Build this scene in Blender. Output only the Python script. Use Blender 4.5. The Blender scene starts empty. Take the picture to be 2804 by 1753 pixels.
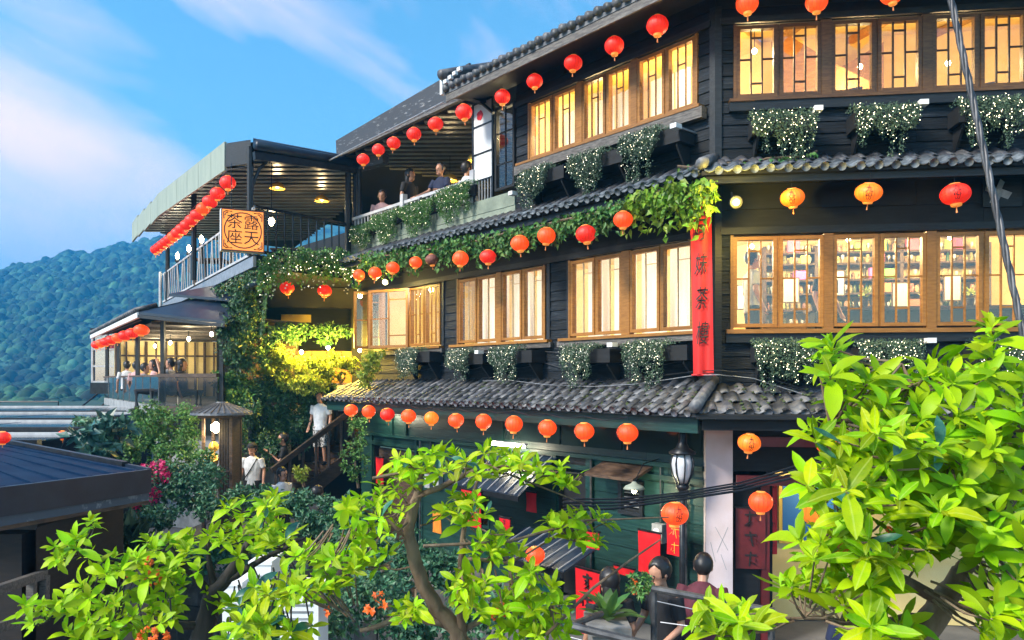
import bpy, math, random
from mathutils import Vector, Matrix, noise as mnoise
RND = random.Random(11)
PI = math.pi
scene = bpy.context.scene
COL = scene.collection
# ---------------------------------------------------------------- camera (level, lens shifted up)
F, CX, HY, CZ, KD = 2100.0, 1402.0, 1040.0, 3.45, 2804 / 2419
cd = bpy.data.cameras.new('camera'); cam = bpy.data.objects.new('camera', cd); COL.objects.link(cam)
cd.sensor_width = 36; cd.lens = 36 * F / 2804; cd.shift_y = (HY - 876.5) / 2804
cd.clip_start = 0.05; cd.clip_end = 6000
cam.location = (0, 0, CZ); cam.rotation_euler = (PI / 2, 0, 0); scene.camera = cam
# ---------------------------------------------------------------- sky and sun
SUN_EL, SUN_AZ = math.radians(38), math.atan2(-.84, -.54)
SKY_STRENGTH, SUN_STRENGTH = 0.15, 3.4
world = bpy.data.worlds.new('World'); scene.world = world; world.use_nodes = True
wn, wl = world.node_tree.nodes, world.node_tree.links
wn.clear()
wo = wn.new('ShaderNodeOutputWorld'); wb = wn.new('ShaderNodeBackground'); sky = wn.new('ShaderNodeTexSky')
sky.sky_type = 'NISHITA'; sky.sun_disc = False; sky.sun_elevation = SUN_EL; sky.sun_rotation = SUN_AZ
sky.air_density = 1.0; sky.dust_density = 0.3; sky.ozone_density = 2.2; sky.altitude = 200
hs = wn.new('ShaderNodeHueSaturation'); hs.inputs['Saturation'].default_value = 1.18; hs.inputs['Hue'].default_value = .478
wl.new(sky.outputs[0], hs.inputs['Color'])
tc = wn.new('ShaderNodeTexCoord')
def vmath(op, a=None, b=None):
    n = wn.new('ShaderNodeVectorMath'); n.operation = op
    for i, v in enumerate((a, b)):
        if v is None: continue
        if isinstance(v, tuple): n.inputs[i].default_value = v
        else: wl.new(v, n.inputs[i])
    return n
def smath(op, a, b, clamp=False):
    n = wn.new('ShaderNodeMath'); n.operation = op; n.use_clamp = clamp
    if op == 'SMOOTH_MIN': n.inputs[2].default_value = .3
    for i, v in enumerate((a, b)):
        if isinstance(v, (int, float)): n.inputs[i].default_value = v
        else: wl.new(v, n.inputs[i])
    return n.outputs[0]
# clouds live on bearing and elevation: thin slanting streaks all round, one larger bank low over the hill
sxyz = wn.new('ShaderNodeSeparateXYZ'); wl.new(tc.outputs['Generated'], sxyz.inputs[0])
az = smath('ARCTAN2', sxyz.outputs['X'], sxyz.outputs['Y']); el = smath('ARCSINE', sxyz.outputs['Z'], 0)
ca, sa = math.cos(math.radians(-24)), math.sin(math.radians(-24))
along = smath('ADD', smath('MULTIPLY', az, ca), smath('MULTIPLY', el, sa)); across = smath('SUBTRACT', smath('MULTIPLY', el, ca), smath('MULTIPLY', az, sa))
cmb = wn.new('ShaderNodeCombineXYZ'); wl.new(smath('MULTIPLY', along, 3.2), cmb.inputs[0]); wl.new(smath('MULTIPLY', across, 7.5), cmb.inputs[1]); cmb.inputs[2].default_value = 2.3
nz = wn.new('ShaderNodeTexNoise'); nz.inputs['Scale'].default_value = 1.0; nz.inputs['Detail'].default_value = 6; nz.inputs['Roughness'].default_value = .5; nz.inputs['Distortion'].default_value = .5
wl.new(cmb.outputs[0], nz.inputs['Vector'])
b_az, b_el = math.atan2(60 - CX, F), math.atan2((HY - 330) * math.cos(math.atan2(60 - CX, F)), F)
p0_, q0_ = b_az * ca + b_el * sa, b_el * ca - b_az * sa
dp = smath('DIVIDE', smath('SUBTRACT', along, p0_), .20); dq = smath('DIVIDE', smath('SUBTRACT', across, q0_), .062)
bump_ = smath('POWER', 2.718, smath('MULTIPLY', smath('ADD', smath('MULTIPLY', dp, dp), smath('MULTIPLY', dq, dq)), -1.0))
raw = smath('ADD', nz.outputs['Fac'], smath('MULTIPLY', bump_, .36))
mask = smath('MULTIPLY', smath('SMOOTH_MIN', smath('MAXIMUM', smath('MULTIPLY', smath('SUBTRACT', raw, .50), 2.4), 0), 1.0), .80, True)
mx = wn.new('ShaderNodeMix'); mx.data_type = 'RGBA'
wl.new(mask, mx.inputs[0]); wl.new(hs.outputs[0], mx.inputs[6]); mx.inputs[7].default_value = (7.8, 5.5, 6.1, 1)
wl.new(mx.outputs[2], wb.inputs[0]); wb.inputs[1].default_value = SKY_STRENGTH
wl.new(wb.outputs[0], wo.inputs[0])
sd = bpy.data.lights.new('sun', 'SUN'); so = bpy.data.objects.new('sun', sd); COL.objects.link(so)
sd.energy = SUN_STRENGTH; sd.angle = math.radians(14); sd.color = (1, .93, .82)
sdir = Vector((math.sin(SUN_AZ) * math.cos(SUN_EL), math.cos(SUN_AZ) * math.cos(SUN_EL), math.sin(SUN_EL)))
so.rotation_euler = sdir.to_track_quat('Z', 'Y').to_euler(); so.location = sdir * 60
vs = scene.view_settings; vs.view_transform = 'Standard'; vs.look = 'None'; vs.gamma = 1; vs.exposure = 1.0; vs.use_curve_mapping = False
cy = scene.cycles
cy.use_denoising = True; cy.use_adaptive_sampling = True; cy.adaptive_threshold = .02
cy.max_bounces = 7; cy.diffuse_bounces = 3; cy.glossy_bounces = 3; cy.transmission_bounces = 4; cy.transparent_max_bounces = 12; cy.volume_bounces = 0
cy.sample_clamp_indirect = 4; cy.caustics_reflective = False; cy.caustics_refractive = False

# ---------------------------------------------------------------- materials
MATS = {}
def mat(name, col, rough=.6, col2=None, scale=8., stretch=(1, 1, 1), lo=.4, hi=.65, bump=0., bscale=None, metal=0., vvar=0., hvar=0.,
        island=False, emit=None, es=0., trans=0., spec=.5, detail=4, rib=0., seam=0):
    m = bpy.data.materials.new(name); m.use_nodes = True; MATS[name] = m
    n, l = m.node_tree.nodes, m.node_tree.links
    b = n['Principled BSDF']; out = n['Material Output']
    b.inputs['Roughness'].default_value = rough; b.inputs['Metallic'].default_value = metal; b.inputs['Specular IOR Level'].default_value = spec
    col = (*col, 1)
    oi = n.new('ShaderNodeObjectInfo'); t = n.new('ShaderNodeTexCoord'); mpn = n.new('ShaderNodeMapping')
    mul = n.new('ShaderNodeMath'); mul.operation = 'MULTIPLY'; mul.inputs[1].default_value = 41.7
    l.new(oi.outputs['Random'], mul.inputs[0]); l.new(mul.outputs[0], mpn.inputs['Location'])
    mpn.inputs['Scale'].default_value = stretch; l.new(t.outputs['Object'], mpn.inputs['Vector'])
    nn = None
    if col2 is not None or bump:
        nn = n.new('ShaderNodeTexNoise'); nn.inputs['Scale'].default_value = scale; nn.inputs['Detail'].default_value = detail
        nn.inputs['Roughness'].default_value = .6; l.new(mpn.outputs[0], nn.inputs['Vector'])
    src = None
    if col2 is not None:
        r = n.new('ShaderNodeValToRGB'); r.color_ramp.elements[0].position = lo; r.color_ramp.elements[1].position = hi
        r.color_ramp.elements[0].color = col; r.color_ramp.elements[1].color = (*col2, 1)
        l.new(nn.outputs['Fac'], r.inputs[0]); src = r.outputs[0]
    if vvar or hvar:
        h = n.new('ShaderNodeHueSaturation')
        if island:
            g = n.new('ShaderNodeNewGeometry'); rs = g.outputs['Random Per Island']
        else: rs = oi.outputs['Random']
        for key, amt, mid in (('Value', vvar, 1.), ('Hue', hvar, .5)):
            if not amt: continue
            q = n.new('ShaderNodeMath'); q.operation = 'MULTIPLY_ADD'; q.inputs[1].default_value = amt; q.inputs[2].default_value = mid - amt / 2
            if key == 'Hue':
                w = n.new('ShaderNodeMath'); w.operation = 'MULTIPLY'; w.inputs[1].default_value = 7.31; l.new(rs, w.inputs[0])
                fr_ = n.new('ShaderNodeMath'); fr_.operation = 'FRACT'; l.new(w.outputs[0], fr_.inputs[0]); l.new(fr_.outputs[0], q.inputs[0])
            else: l.new(rs, q.inputs[0])
            l.new(q.outputs[0], h.inputs[key])
        if src is not None: l.new(src, h.inputs['Color'])
        else: h.inputs['Color'].default_value = col
        src = h.outputs[0]
    if rib or seam:  # a pale midrib on leaf pieces, dark seams between the gores of a lantern
        sx = n.new('ShaderNodeSeparateXYZ'); l.new(t.outputs['Object'], sx.inputs[0]); rm = n.new('ShaderNodeValToRGB'); mxr = n.new('ShaderNodeMix'); mxr.data_type = 'RGBA'; mxr.blend_type = 'MULTIPLY' if seam else 'MIX'
        if rib:
            ab = n.new('ShaderNodeMath'); ab.operation = 'ABSOLUTE'; l.new(sx.outputs['X'], ab.inputs[0]); l.new(ab.outputs[0], rm.inputs[0])
            rm.color_ramp.elements[0].position = .008; rm.color_ramp.elements[0].color = (rib,) * 3 + (1,); rm.color_ramp.elements[1].position = .022; rm.color_ramp.elements[1].color = (0, 0, 0, 1)
            l.new(rm.outputs[0], mxr.inputs[0]); mxr.inputs[7].default_value = (.62, .72, .18, 1)
        else:
            at = n.new('ShaderNodeMath'); at.operation = 'ARCTAN2'; l.new(sx.outputs['Y'], at.inputs[0]); l.new(sx.outputs['X'], at.inputs[1])
            sc = n.new('ShaderNodeMath'); sc.operation = 'MULTIPLY'; sc.inputs[1].default_value = seam / 2; l.new(at.outputs[0], sc.inputs[0]); sn = n.new('ShaderNodeMath'); sn.operation = 'SINE'; l.new(sc.outputs[0], sn.inputs[0]); ab = n.new('ShaderNodeMath'); ab.operation = 'ABSOLUTE'; l.new(sn.outputs[0], ab.inputs[0]); l.new(ab.outputs[0], rm.inputs[0])
            rm.color_ramp.elements[0].position = .03; rm.color_ramp.elements[0].color = (.30, .30, .30, 1); rm.color_ramp.elements[1].position = .20; rm.color_ramp.elements[1].color = (1, 1, 1, 1)
            mxr.inputs[0].default_value = 1; l.new(rm.outputs[0], mxr.inputs[7])
        l.new(src, mxr.inputs[6]); src = mxr.outputs[2]
    if src is not None: l.new(src, b.inputs['Base Color'])
    else: b.inputs['Base Color'].default_value = col
    if bump:
        bn = n.new('ShaderNodeBump'); bn.inputs['Strength'].default_value = bump; bn.inputs['Distance'].default_value = .02
        if bscale:
            n2 = n.new('ShaderNodeTexNoise'); n2.inputs['Scale'].default_value = bscale; n2.inputs['Detail'].default_value = 5
            l.new(mpn.outputs[0], n2.inputs['Vector']); l.new(n2.outputs['Fac'], bn.inputs['Height'])
        else: l.new(nn.outputs['Fac'], bn.inputs['Height'])
        l.new(bn.outputs[0], b.inputs['Normal'])
    if emit is not None:
        b.inputs['Emission Color'].default_value = (*emit, 1); b.inputs['Emission Strength'].default_value = es
        if seam:
            me_ = n.new('ShaderNodeMix'); me_.data_type = 'RGBA'; me_.blend_type = 'MULTIPLY'; me_.inputs[0].default_value = 1; me_.inputs[6].default_value = (*emit, 1); l.new(rm.outputs[0], me_.inputs[7]); l.new(me_.outputs[2], b.inputs['Emission Color'])
    if trans:
        tr = n.new('ShaderNodeBsdfTranslucent'); ms = n.new('ShaderNodeMixShader'); ms.inputs[0].default_value = trans
        if src is not None: l.new(src, tr.inputs[0])
        else: tr.inputs[0].default_value = col
        l.new(b.outputs[0], ms.inputs[1]); l.new(tr.outputs[0], ms.inputs[2]); l.new(ms.outputs[0], out.inputs[0])
    return m
def glass_mat(name, tint=(1, 1, 1), base=.05, rough=.02):
    m = bpy.data.materials.new(name); m.use_nodes = True; MATS[name] = m
    n, l = m.node_tree.nodes, m.node_tree.links; n.clear()
    o = n.new('ShaderNodeOutputMaterial'); tr = n.new('ShaderNodeBsdfTransparent'); gl = n.new('ShaderNodeBsdfGlossy')
    tr.inputs[0].default_value = (*tint, 1); gl.inputs['Roughness'].default_value = rough
    ge = n.new('ShaderNodeNewGeometry'); dt = n.new('ShaderNodeVectorMath'); dt.operation = 'DOT_PRODUCT'
    l.new(ge.outputs['Incoming'], dt.inputs[0]); l.new(ge.outputs['Normal'], dt.inputs[1])
    last = dt.outputs['Value']
    for op, v in (('ABSOLUTE', 0), ('SUBTRACT', 1), ('POWER', 5), ('MULTIPLY_ADD', .96)):
        q = n.new('ShaderNodeMath'); q.operation = op
        if op == 'SUBTRACT': q.inputs[0].default_value = 1; l.new(last, q.inputs[1])
        else:
            l.new(last, q.inputs[0]); q.inputs[1].default_value = v
            if op == 'MULTIPLY_ADD': q.inputs[2].default_value = .04 + base
        last = q.outputs[0]
    ad = q; q.use_clamp = True
    ms = n.new('ShaderNodeMixShader'); l.new(ad.outputs[0], ms.inputs[0]); l.new(tr.outputs[0], ms.inputs[1]); l.new(gl.outputs[0], ms.inputs[2])
    l.new(ms.outputs[0], o.inputs[0]); return m
mat('plank', (.003, .006, .010), .62, (.048, .056, .068), 5, (1.0, 6, 16), .50, .86, .6, vvar=1.1, spec=.32)
mat('trim', (.004, .006, .009), .55, (.016, .019, .023), 6, (1, 6, 6), .45, .75, .3, vvar=.5)
mat('soffit', (.003, .0035, .005), .75, (.008, .009, .011), 4, (1, 5, 5), vvar=.3)
mat('green_board', (.0035, .028, .023), .45, (.010, .050, .042), 3, (1, 4, 9), .4, .75, .25, vvar=.55)
mat('window_wood', (.24, .095, .012), .42, (.36, .16, .03), 7, (1, 1, 6), .35, .7, .15, vvar=.35)
mat('dark_window_wood', (.10, .042, .012), .45, (.16, .075, .022), 7, (1, 1, 6), vvar=.3)
mat('ledge_wood', (.07, .06, .055), .6, (.20, .18, .16), 6, (1.5, 8, 8), .4, .75, .4, vvar=.4)
mat('tile', (.05, .055, .068), .5, (.16, .155, .155), 9, (1, 1, 1), .38, .75, .6, vvar=1.05, hvar=.05)
mat('tile_end', (.05, .062, .075), .65, (.15, .17, .19), 12, vvar=.5, bump=.4)
mat('moss_plaster', (.16, .19, .15), .8, (.27, .31, .24), 3, (1, 1, 1), .35, .7, .3)
mat('concrete', (.20, .21, .22), .8, (.33, .34, .35), 4, bump=.3, vvar=.2)
mat('pillar_paint', (.62, .50, .48), .6, (.70, .60, .62), 2.5, lo=.3, hi=.7, bump=.1)
mat('cream_wall', (.78, .60, .24), .7, (.84, .68, .32), 3, vvar=.1)
mat('yellow_wall', (.84, .60, .15), .7, (.88, .68, .22), 3, vvar=.1)
mat('brown_panel', (.26, .12, .025), .6, (.36, .18, .045), 6, (1, 1, 5), vvar=.25)
mat('curtain', (.84, .82, .77), .8, (.92, .90, .86), 5, (8, 1, .5), trans=.35, vvar=.1)
mat('black_metal', (.012, .013, .016), .4, (.025, .027, .03), 9, metal=.4, vvar=.3)
mat('grey_metal', (.30, .31, .33), .45, (.42, .43, .46), 9, metal=.5, vvar=.3, bump=.1)
mat('fascia_metal', (.045, .047, .055), .6, (.26, .26, .27), 7, (.8, 1, 4), .60, .70, .3, spec=.5)
mat('pale_fascia', (.27, .31, .25), .5, (.36, .39, .31), 3, (3, 3, .3), .35, .7, .25)
mat('corrugated', (.26, .25, .23), .35, (.36, .34, .30), 3, (1, 1, 1), metal=.3, vvar=.2)
mat('blue_sheet', (.004, .016, .045), .55, (.009, .028, .065), 2, (1, 1, 1), .4, .7, .2, spec=.04)
mat('worn_edge', (.05, .08, .12), .5, (.4, .45, .5), 6, lo=.55, hi=.75, bump=.3)
mat('white_paint', (.72, .73, .74), .5, (.8, .8, .8), 4, vvar=.1)
mat('rail_paint', (.42, .42, .44), .5, (.55, .55, .56), 6, vvar=.2)
mat('red_paint', (.55, .005, .010), .5, (.65, .012, .016), 5, vvar=.1)
mat('dark_red', (.085, .008, .01), .45, (.13, .012, .014), 5, vvar=.3)
mat('red_banner', (.52, .008, .006), .6, (.60, .016, .01), 3, (6, 1, .4), bump=.3)
mat('ink', (.012, .01, .01), .6)
mat('gold', (.75, .48, .10), .35, metal=.6, bump=.3, bscale=40)
mat('yellow_paper', (.85, .55, .05), .6, (.9, .65, .1), 6)
mat('old_wood', (.045, .025, .015), .6, (.11, .066, .04), 6, (1, 1, 6), vvar=.4, bump=.3)
mat('clay', (.055, .04, .035), .4, (.12, .085, .07), 6, vvar=.5, bump=.2)
mat('stone_block', (.10, .095, .09), .8, (.2, .19, .18), 5, vvar=.5, bump=.5)
mat('paving', (.10, .10, .10), .8, (.17, .165, .16), 1.4, bump=.4, vvar=.3)
mat('far_ground', (.03, .06, .025), .9, (.055, .09, .035), .05, bump=.3)
mat('hill_forest', (.002, .018, .018), .9, (.075, .19, .13), .085, (1, 1, 1), .38, .62, .8, detail=8)
mat('bark', (.12, .075, .045), .8, (.24, .17, .11), 14, (1, 1, .3), bump=.5)
mat('dark_bark', (.02, .018, .018), .8, (.05, .042, .038), 14, (1, 1, .3), bump=.5)
mat('young_leaf', (.30, .52, .003), .5, (.43, .60, .004), 5, lo=.3, hi=.7, trans=.42, spec=.28, vvar=.95, hvar=.07, rib=.32, bump=.2)
mat('young_leaf_mass', (.24, .47, .003), .5, (.39, .58, .004), 5, lo=.3, hi=.7, trans=.42, spec=.28, vvar=.8, hvar=.05, island=True)
mat('old_leaf', (.02, .11, .075), .35, (.05, .17, .10), 5, trans=.12, vvar=.6, hvar=.05)
mat('vine_leaf', (.05, .15, .03), .55, (.12, .25, .045), 6, trans=.2, vvar=1.0, hvar=.06, island=True)
mat('ivy_leaf', (.025, .085, .03), .5, (.06, .14, .045), 6, trans=.15, vvar=1.1, hvar=.05, island=True)
mat('lime_leaf', (.22, .30, .03), .5, (.34, .40, .05), 6, trans=.3, vvar=.8, hvar=.05, island=True)
mat('hedge_leaf', (.03, .11, .055), .5, (.07, .18, .08), 6, trans=.15, vvar=1.1, hvar=.05, island=True)
mat('fine_leaf', (.05, .10, .06), .55, (.10, .16, .09), 9, trans=.15, vvar=.9, hvar=.04, island=True)
mat('white_flower', (.78, .76, .62), .6, vvar=.5, island=True)
mat('yellow_flower', (.72, .62, .22), .6, vvar=.5, island=True)
mat('pink_flower', (.62, .02, .14), .5, trans=.2, vvar=.5, island=True)
mat('orange_flower', (.85, .14, .01), .5, trans=.2, vvar=.5, island=True)
mat('fairy_light', (1, .9, .6), .4, emit=(1, .86, .55), es=6)
mat('bulb', (1, .9, .7), .4, emit=(1, .85, .5), es=30)
mat('tube_light', (1, .95, .8), .4, emit=(1, .9, .7), es=14)
mat('red_lantern', (.82, .018, .008), .5, (.9, .035, .012), 3, (1, 1, .3), emit=(1, .018, .008), es=.30, vvar=.35, bump=.25, bscale=14, seam=16)
mat('lit_lantern', (.85, .045, .008), .5, (.9, .08, .012), 3, (1, 1, .3), emit=(1, .075, .008), es=.50, vvar=.45, bump=.25, bscale=14, seam=16)
mat('amber_lantern', (.9, .18, .012), .5, (.9, .25, .02), 3, (1, 1, .3), emit=(1, .15, .008), es=.46, vvar=.25, seam=16)
mat('brown_lantern', (.20, .06, .04), .6, (.26, .09, .06), 3, vvar=.2)
mat('lantern_collar', (.80, .30, .06), .5, emit=(1, .3, .04), es=.3, vvar=.4)
mat('tassel', (.75, .25, .08), .7, vvar=.4)
mat('sign_face', (.70, .14, .03), .6, (.75, .22, .08), 2.2, emit=(1, .33, .05), es=.62)
mat('skin', (.46, .23, .145), .5, vvar=.25)
mat('hair', (.012, .010, .010), .45, vvar=.4)
for nm_, c_ in dict(cloth_white=(.70, .71, .74), cloth_black=(.012, .012, .015), cloth_navy=(.012, .02, .06), cloth_maroon=(.11, .018, .03), cloth_grey=(.2, .2, .22), cloth_purple=(.05, .018, .22), cloth_pink=(.6, .35, .35), cloth_pattern=(.5, .48, .46)).items():
    if nm_ == 'cloth_pattern': mat(nm_, (.03, .03, .03), .8, (.65, .63, .6), 28, lo=.47, hi=.53)
    else: mat(nm_, c_, .8, tuple(x * .75 for x in c_), 9, bump=.3, bscale=14)
glass_mat('window_glass', (.97, .98, .97), .03)
glass_mat('rail_glass', (.22, .40, .44), .42, .10)
glass_mat('canopy_glass', (.16, .34, .52), .30, .10)
mat('bottle', (.05, .12, .04), .15, vvar=1.2, hvar=.4)
mat('shelf_clutter', (.6, .45, .2), .5, (.1, .06, .03), 20, vvar=1.2, hvar=.15)
mat('blue_print', (.02, .13, .42), .5)
mat('pot_blue', (.05, .10, .3), .4)

# ---------------------------------------------------------------- mesh helpers
WM = {}
class MB:
    def __init__(s): s.v = []; s.f = []; s.m = []; s.mi = 0
    def face(s, ids): s.f.append(tuple(ids)); s.m.append(s.mi)
    def quad(s, *p):
        i = len(s.v); s.v += [tuple(q) for q in p]; s.face(range(i, i + len(p))); return s
    def box(s, x0, x1, y0, y1, z0, z1):
        i = len(s.v)
        s.v += [(x, y, z) for z in (z0, z1) for y in (y0, y1) for x in (x0, x1)]
        for q in ((0, 2, 3, 1), (4, 5, 7, 6), (0, 1, 5, 4), (2, 6, 7, 3), (0, 4, 6, 2), (1, 3, 7, 5)): s.face([i + k for k in q])
        return s
    def hexa(s, p):  # 8 corners: bottom 4 (ccw), top 4 (ccw)
        i = len(s.v); s.v += [tuple(q) for q in p]
        for q in ((3, 2, 1, 0), (4, 5, 6, 7), (0, 1, 5, 4), (1, 2, 6, 5), (2, 3, 7, 6), (3, 0, 4, 7)): s.face([i + k for k in q])
        return s
    def bar(s, a, b, w, h=None, up=(0, 0, 1)):  # box along a-b
        a, b = Vector(a), Vector(b); h = h or w; d = (b - a).normalized(); u = Vector(up)
        if abs(d.dot(u)) > .95: u = Vector((1, 0, 0))
        r = d.cross(u).normalized() * (w / 2); t = r.cross(d).normalized() * (h / 2)
        return s.hexa([a - r - t, a + r - t, a + r + t, a - r + t, b - r - t, b + r - t, b + r + t, b - r + t])
    def tube(s, pts, r, n=8, cap=True):
        pts = [Vector(p) for p in pts]; k = len(pts); rad = r if isinstance(r, (list, tuple)) else [r] * k
        base = len(s.v); ref = None
        for j, p in enumerate(pts):
            d = (pts[min(j + 1, k - 1)] - pts[max(j - 1, 0)]).normalized()
            if ref is None: ref = Vector((0, 0, 1)) if abs(d.z) < .9 else Vector((1, 0, 0))
            a = d.cross(ref)
            if a.length < 1e-4: a = d.cross(Vector((.3, .8, .5)))
            a.normalize(); b = d.cross(a); ref = -b if False else ref
            for q in range(n):
                t = 2 * PI * q / n; s.v.append(tuple(p + (a * math.cos(t) + b * math.sin(t)) * rad[j]))
        for j in range(k - 1):
            for q in range(n):
                i0 = base + j * n + q; i1 = base + j * n + (q + 1) % n
                s.face((i0, i1, i1 + n, i0 + n))
        if cap:
            s.face([base + q for q in range(n)][::-1]); s.face([base + (k - 1) * n + q for q in range(n)])
        return s
    def lathe(s, prof, n=16, c=(0, 0, 0), rib=0., nr=0, sx=1., sy=1.):
        base = len(s.v)
        for r, z in prof:
            for q in range(n):
                t = 2 * PI * q / n; rr = r * (1 + rib * (abs(math.cos(nr * t / 2)) - .5)) if rib else r
                s.v.append((c[0] + rr * math.cos(t) * sx, c[1] + rr * math.sin(t) * sy, c[2] + z))
        for j in range(len(prof) - 1):
            for q in range(n):
                a = base + j * n + q; b = base + j * n + (q + 1) % n; s.face((a, b, b + n, a + n))
        s.face([base + q for q in range(n)][::-1]); s.face([base + (len(prof) - 1) * n + q for q in range(n)])
        return s
    def mesh(s, name, mats, smooth=False):
        me = bpy.data.meshes.new(name); me.from_pydata(s.v, [], s.f)
        for m in mats: me.materials.append(MATS[m])
        if len(mats) > 1: me.polygons.foreach_set('material_index', s.m)
        if smooth: me.polygons.foreach_set('use_smooth', [True] * len(me.polygons))
        me.update(); return me
def place(name, me, parent=None, M=None):
    o = bpy.data.objects.new(name, me); COL.objects.link(o); M = Matrix() if M is None else M
    if parent is not None:
        o.parent = parent; o.matrix_basis = WM[parent.name].inverted() @ M
    else: o.matrix_basis = M
    WM[o.name] = M.copy(); return o
def obj(name, mb, m, parent=None, M=None, smooth=False, kind=None):
    o = place(name, mb.mesh(name, [m] if isinstance(m, str) else m, smooth), parent, M)
    if kind: o['kind'] = kind
    return o
def tag(o, label, cat, group=None, kind=None):
    o['label'] = label; o['category'] = cat
    if group: o['group'] = group
    if kind: o['kind'] = kind
    return o
def thing(name, label, cat, M=None, group=None):
    o = place(name, None, None, M); o.empty_display_size = .2
    return tag(o, label, cat, group)
def T(x, y, z): return Matrix.Translation((x, y, z))
def RZ(a): return Matrix.Rotation(a, 4, 'Z')
class Frame:  # x = along the face towards the right, y = into the building, z = up
    def __init__(s, ox, oy, th):
        s.o = Vector((ox, oy, 0)); s.M = T(ox, oy, 0) @ RZ(th); s.th = th
        s.x = Vector((math.cos(th), math.sin(th), 0)); s.y = Vector((-math.sin(th), math.cos(th), 0))
    def P(s, x, y, z): return s.o + s.x * x + s.y * y + Vector((0, 0, z))
    def hit(s, px, py, o=0.):  # picture point (2804 wide) on the plane o metres in front of the face
        rx = (px - CX) / F; k = s.o.dot(s.y) - o; d = k / (rx * s.y.x + s.y.y); p = Vector((rx * d, d, 0)) - s.o
        return p.dot(s.x), CZ + (HY - py) / F * d
    def hd(s, x, y, o=0.): return s.hit(x * KD, y * KD, o)  # the same from the 2419-wide view
def pd(x, y, d): return Vector(((x * KD - CX) / F * d, d, CZ + (HY - y * KD) / F * d))
def lamp(parent, M, energy, color=(1, .72, .36), radius=.06, name='light'):
    ld = bpy.data.lights.new(name, 'POINT'); ld.energy = energy; ld.color = color; ld.shadow_soft_size = radius
    o = place(name, ld, parent, M); return o
def text_mesh(s, size, depth=.004):
    cu = bpy.data.curves.new('writing', 'FONT'); cu.body = s; cu.size = size; cu.align_x = 'CENTER'; cu.align_y = 'CENTER'; cu.extrude = depth / 2
    cu.resolution_u = 2
    o = bpy.data.objects.new('tmp', cu); COL.objects.link(o)
    dg = bpy.context.evaluated_depsgraph_get(); me = bpy.data.meshes.new_from_object(o.evaluated_get(dg))
    bpy.data.objects.remove(o); return me
def rnd(a, b): return RND.uniform(a, b)
FA = Frame(2.657, 10, math.atan2(-.7638, .6453))
FB = Frame(2.657, 10, math.atan2(-.1226, .9925))
glass_mat('smoked_glass', (.16, .15, .14), .06, .05)
mat('navy_sheet', (.005, .013, .03), .4, (.012, .025, .045), 4, vvar=.2)
mat('dark_glass', (.02, .035, .035), .08, spec=.8)
mat('orange_cloth', (.75, .28, .02), .7, (.6, .15, .01), 6, (4, 1, 1), lo=.3, hi=.7)
mat('crimson', (.30, .02, .08), .6)
mat('milk_glass', (.55, .57, .6), .25, (.65, .66, .68), 6)
mat('stair_wood', (.022, .014, .010), .6, (.055, .036, .024), 6, (1, 1, 6), vvar=.3)
mat('old_wood_dark', (.006, .004, .004), .8, (.014, .009, .007), 6, (1, 1, 6))
mat('old_leaf_mass', (.03, .10, .08), .4, (.06, .15, .11), 5, trans=.12, vvar=.8, hvar=.05, island=True)
mat('rail_metal', (.055, .055, .06), .5, (.12, .12, .125), 9, metal=.5, bump=.1)
HAZE = .00115
mat('flood_bulb', (1, .8, .3), .4, emit=(1, .70, .16), es=14)
mat('canopy_mass', (.005, .028, .018), .9, (.06, .15, .07), .12, vvar=1.5, hvar=.04, island=True)
mat('box_print', (.55, .30, .12), .6, vvar=1.0, hvar=.5)
mat('moss', (.03, .045, .012), .9, (.07, .09, .03), 20, vvar=.6, island=True)
mat('flood_lit_leaf', (.14, .26, .02), .5, (.24, .38, .03), 6, trans=.3, vvar=.9, hvar=.05, island=True)  # lighter vine leaf: the corner flood light's glow is put into the colour
mat('dark_bar', (.035, .016, .006), .5, (.06, .03, .012), 6, (1, 1, 6), vvar=.2)
mat('glare_bar', (.55, .45, .30), .5, (.65, .56, .4), 6, (1, 1, 6), vvar=.2)  # window bars paled in colour to stand for the glare from behind
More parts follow.
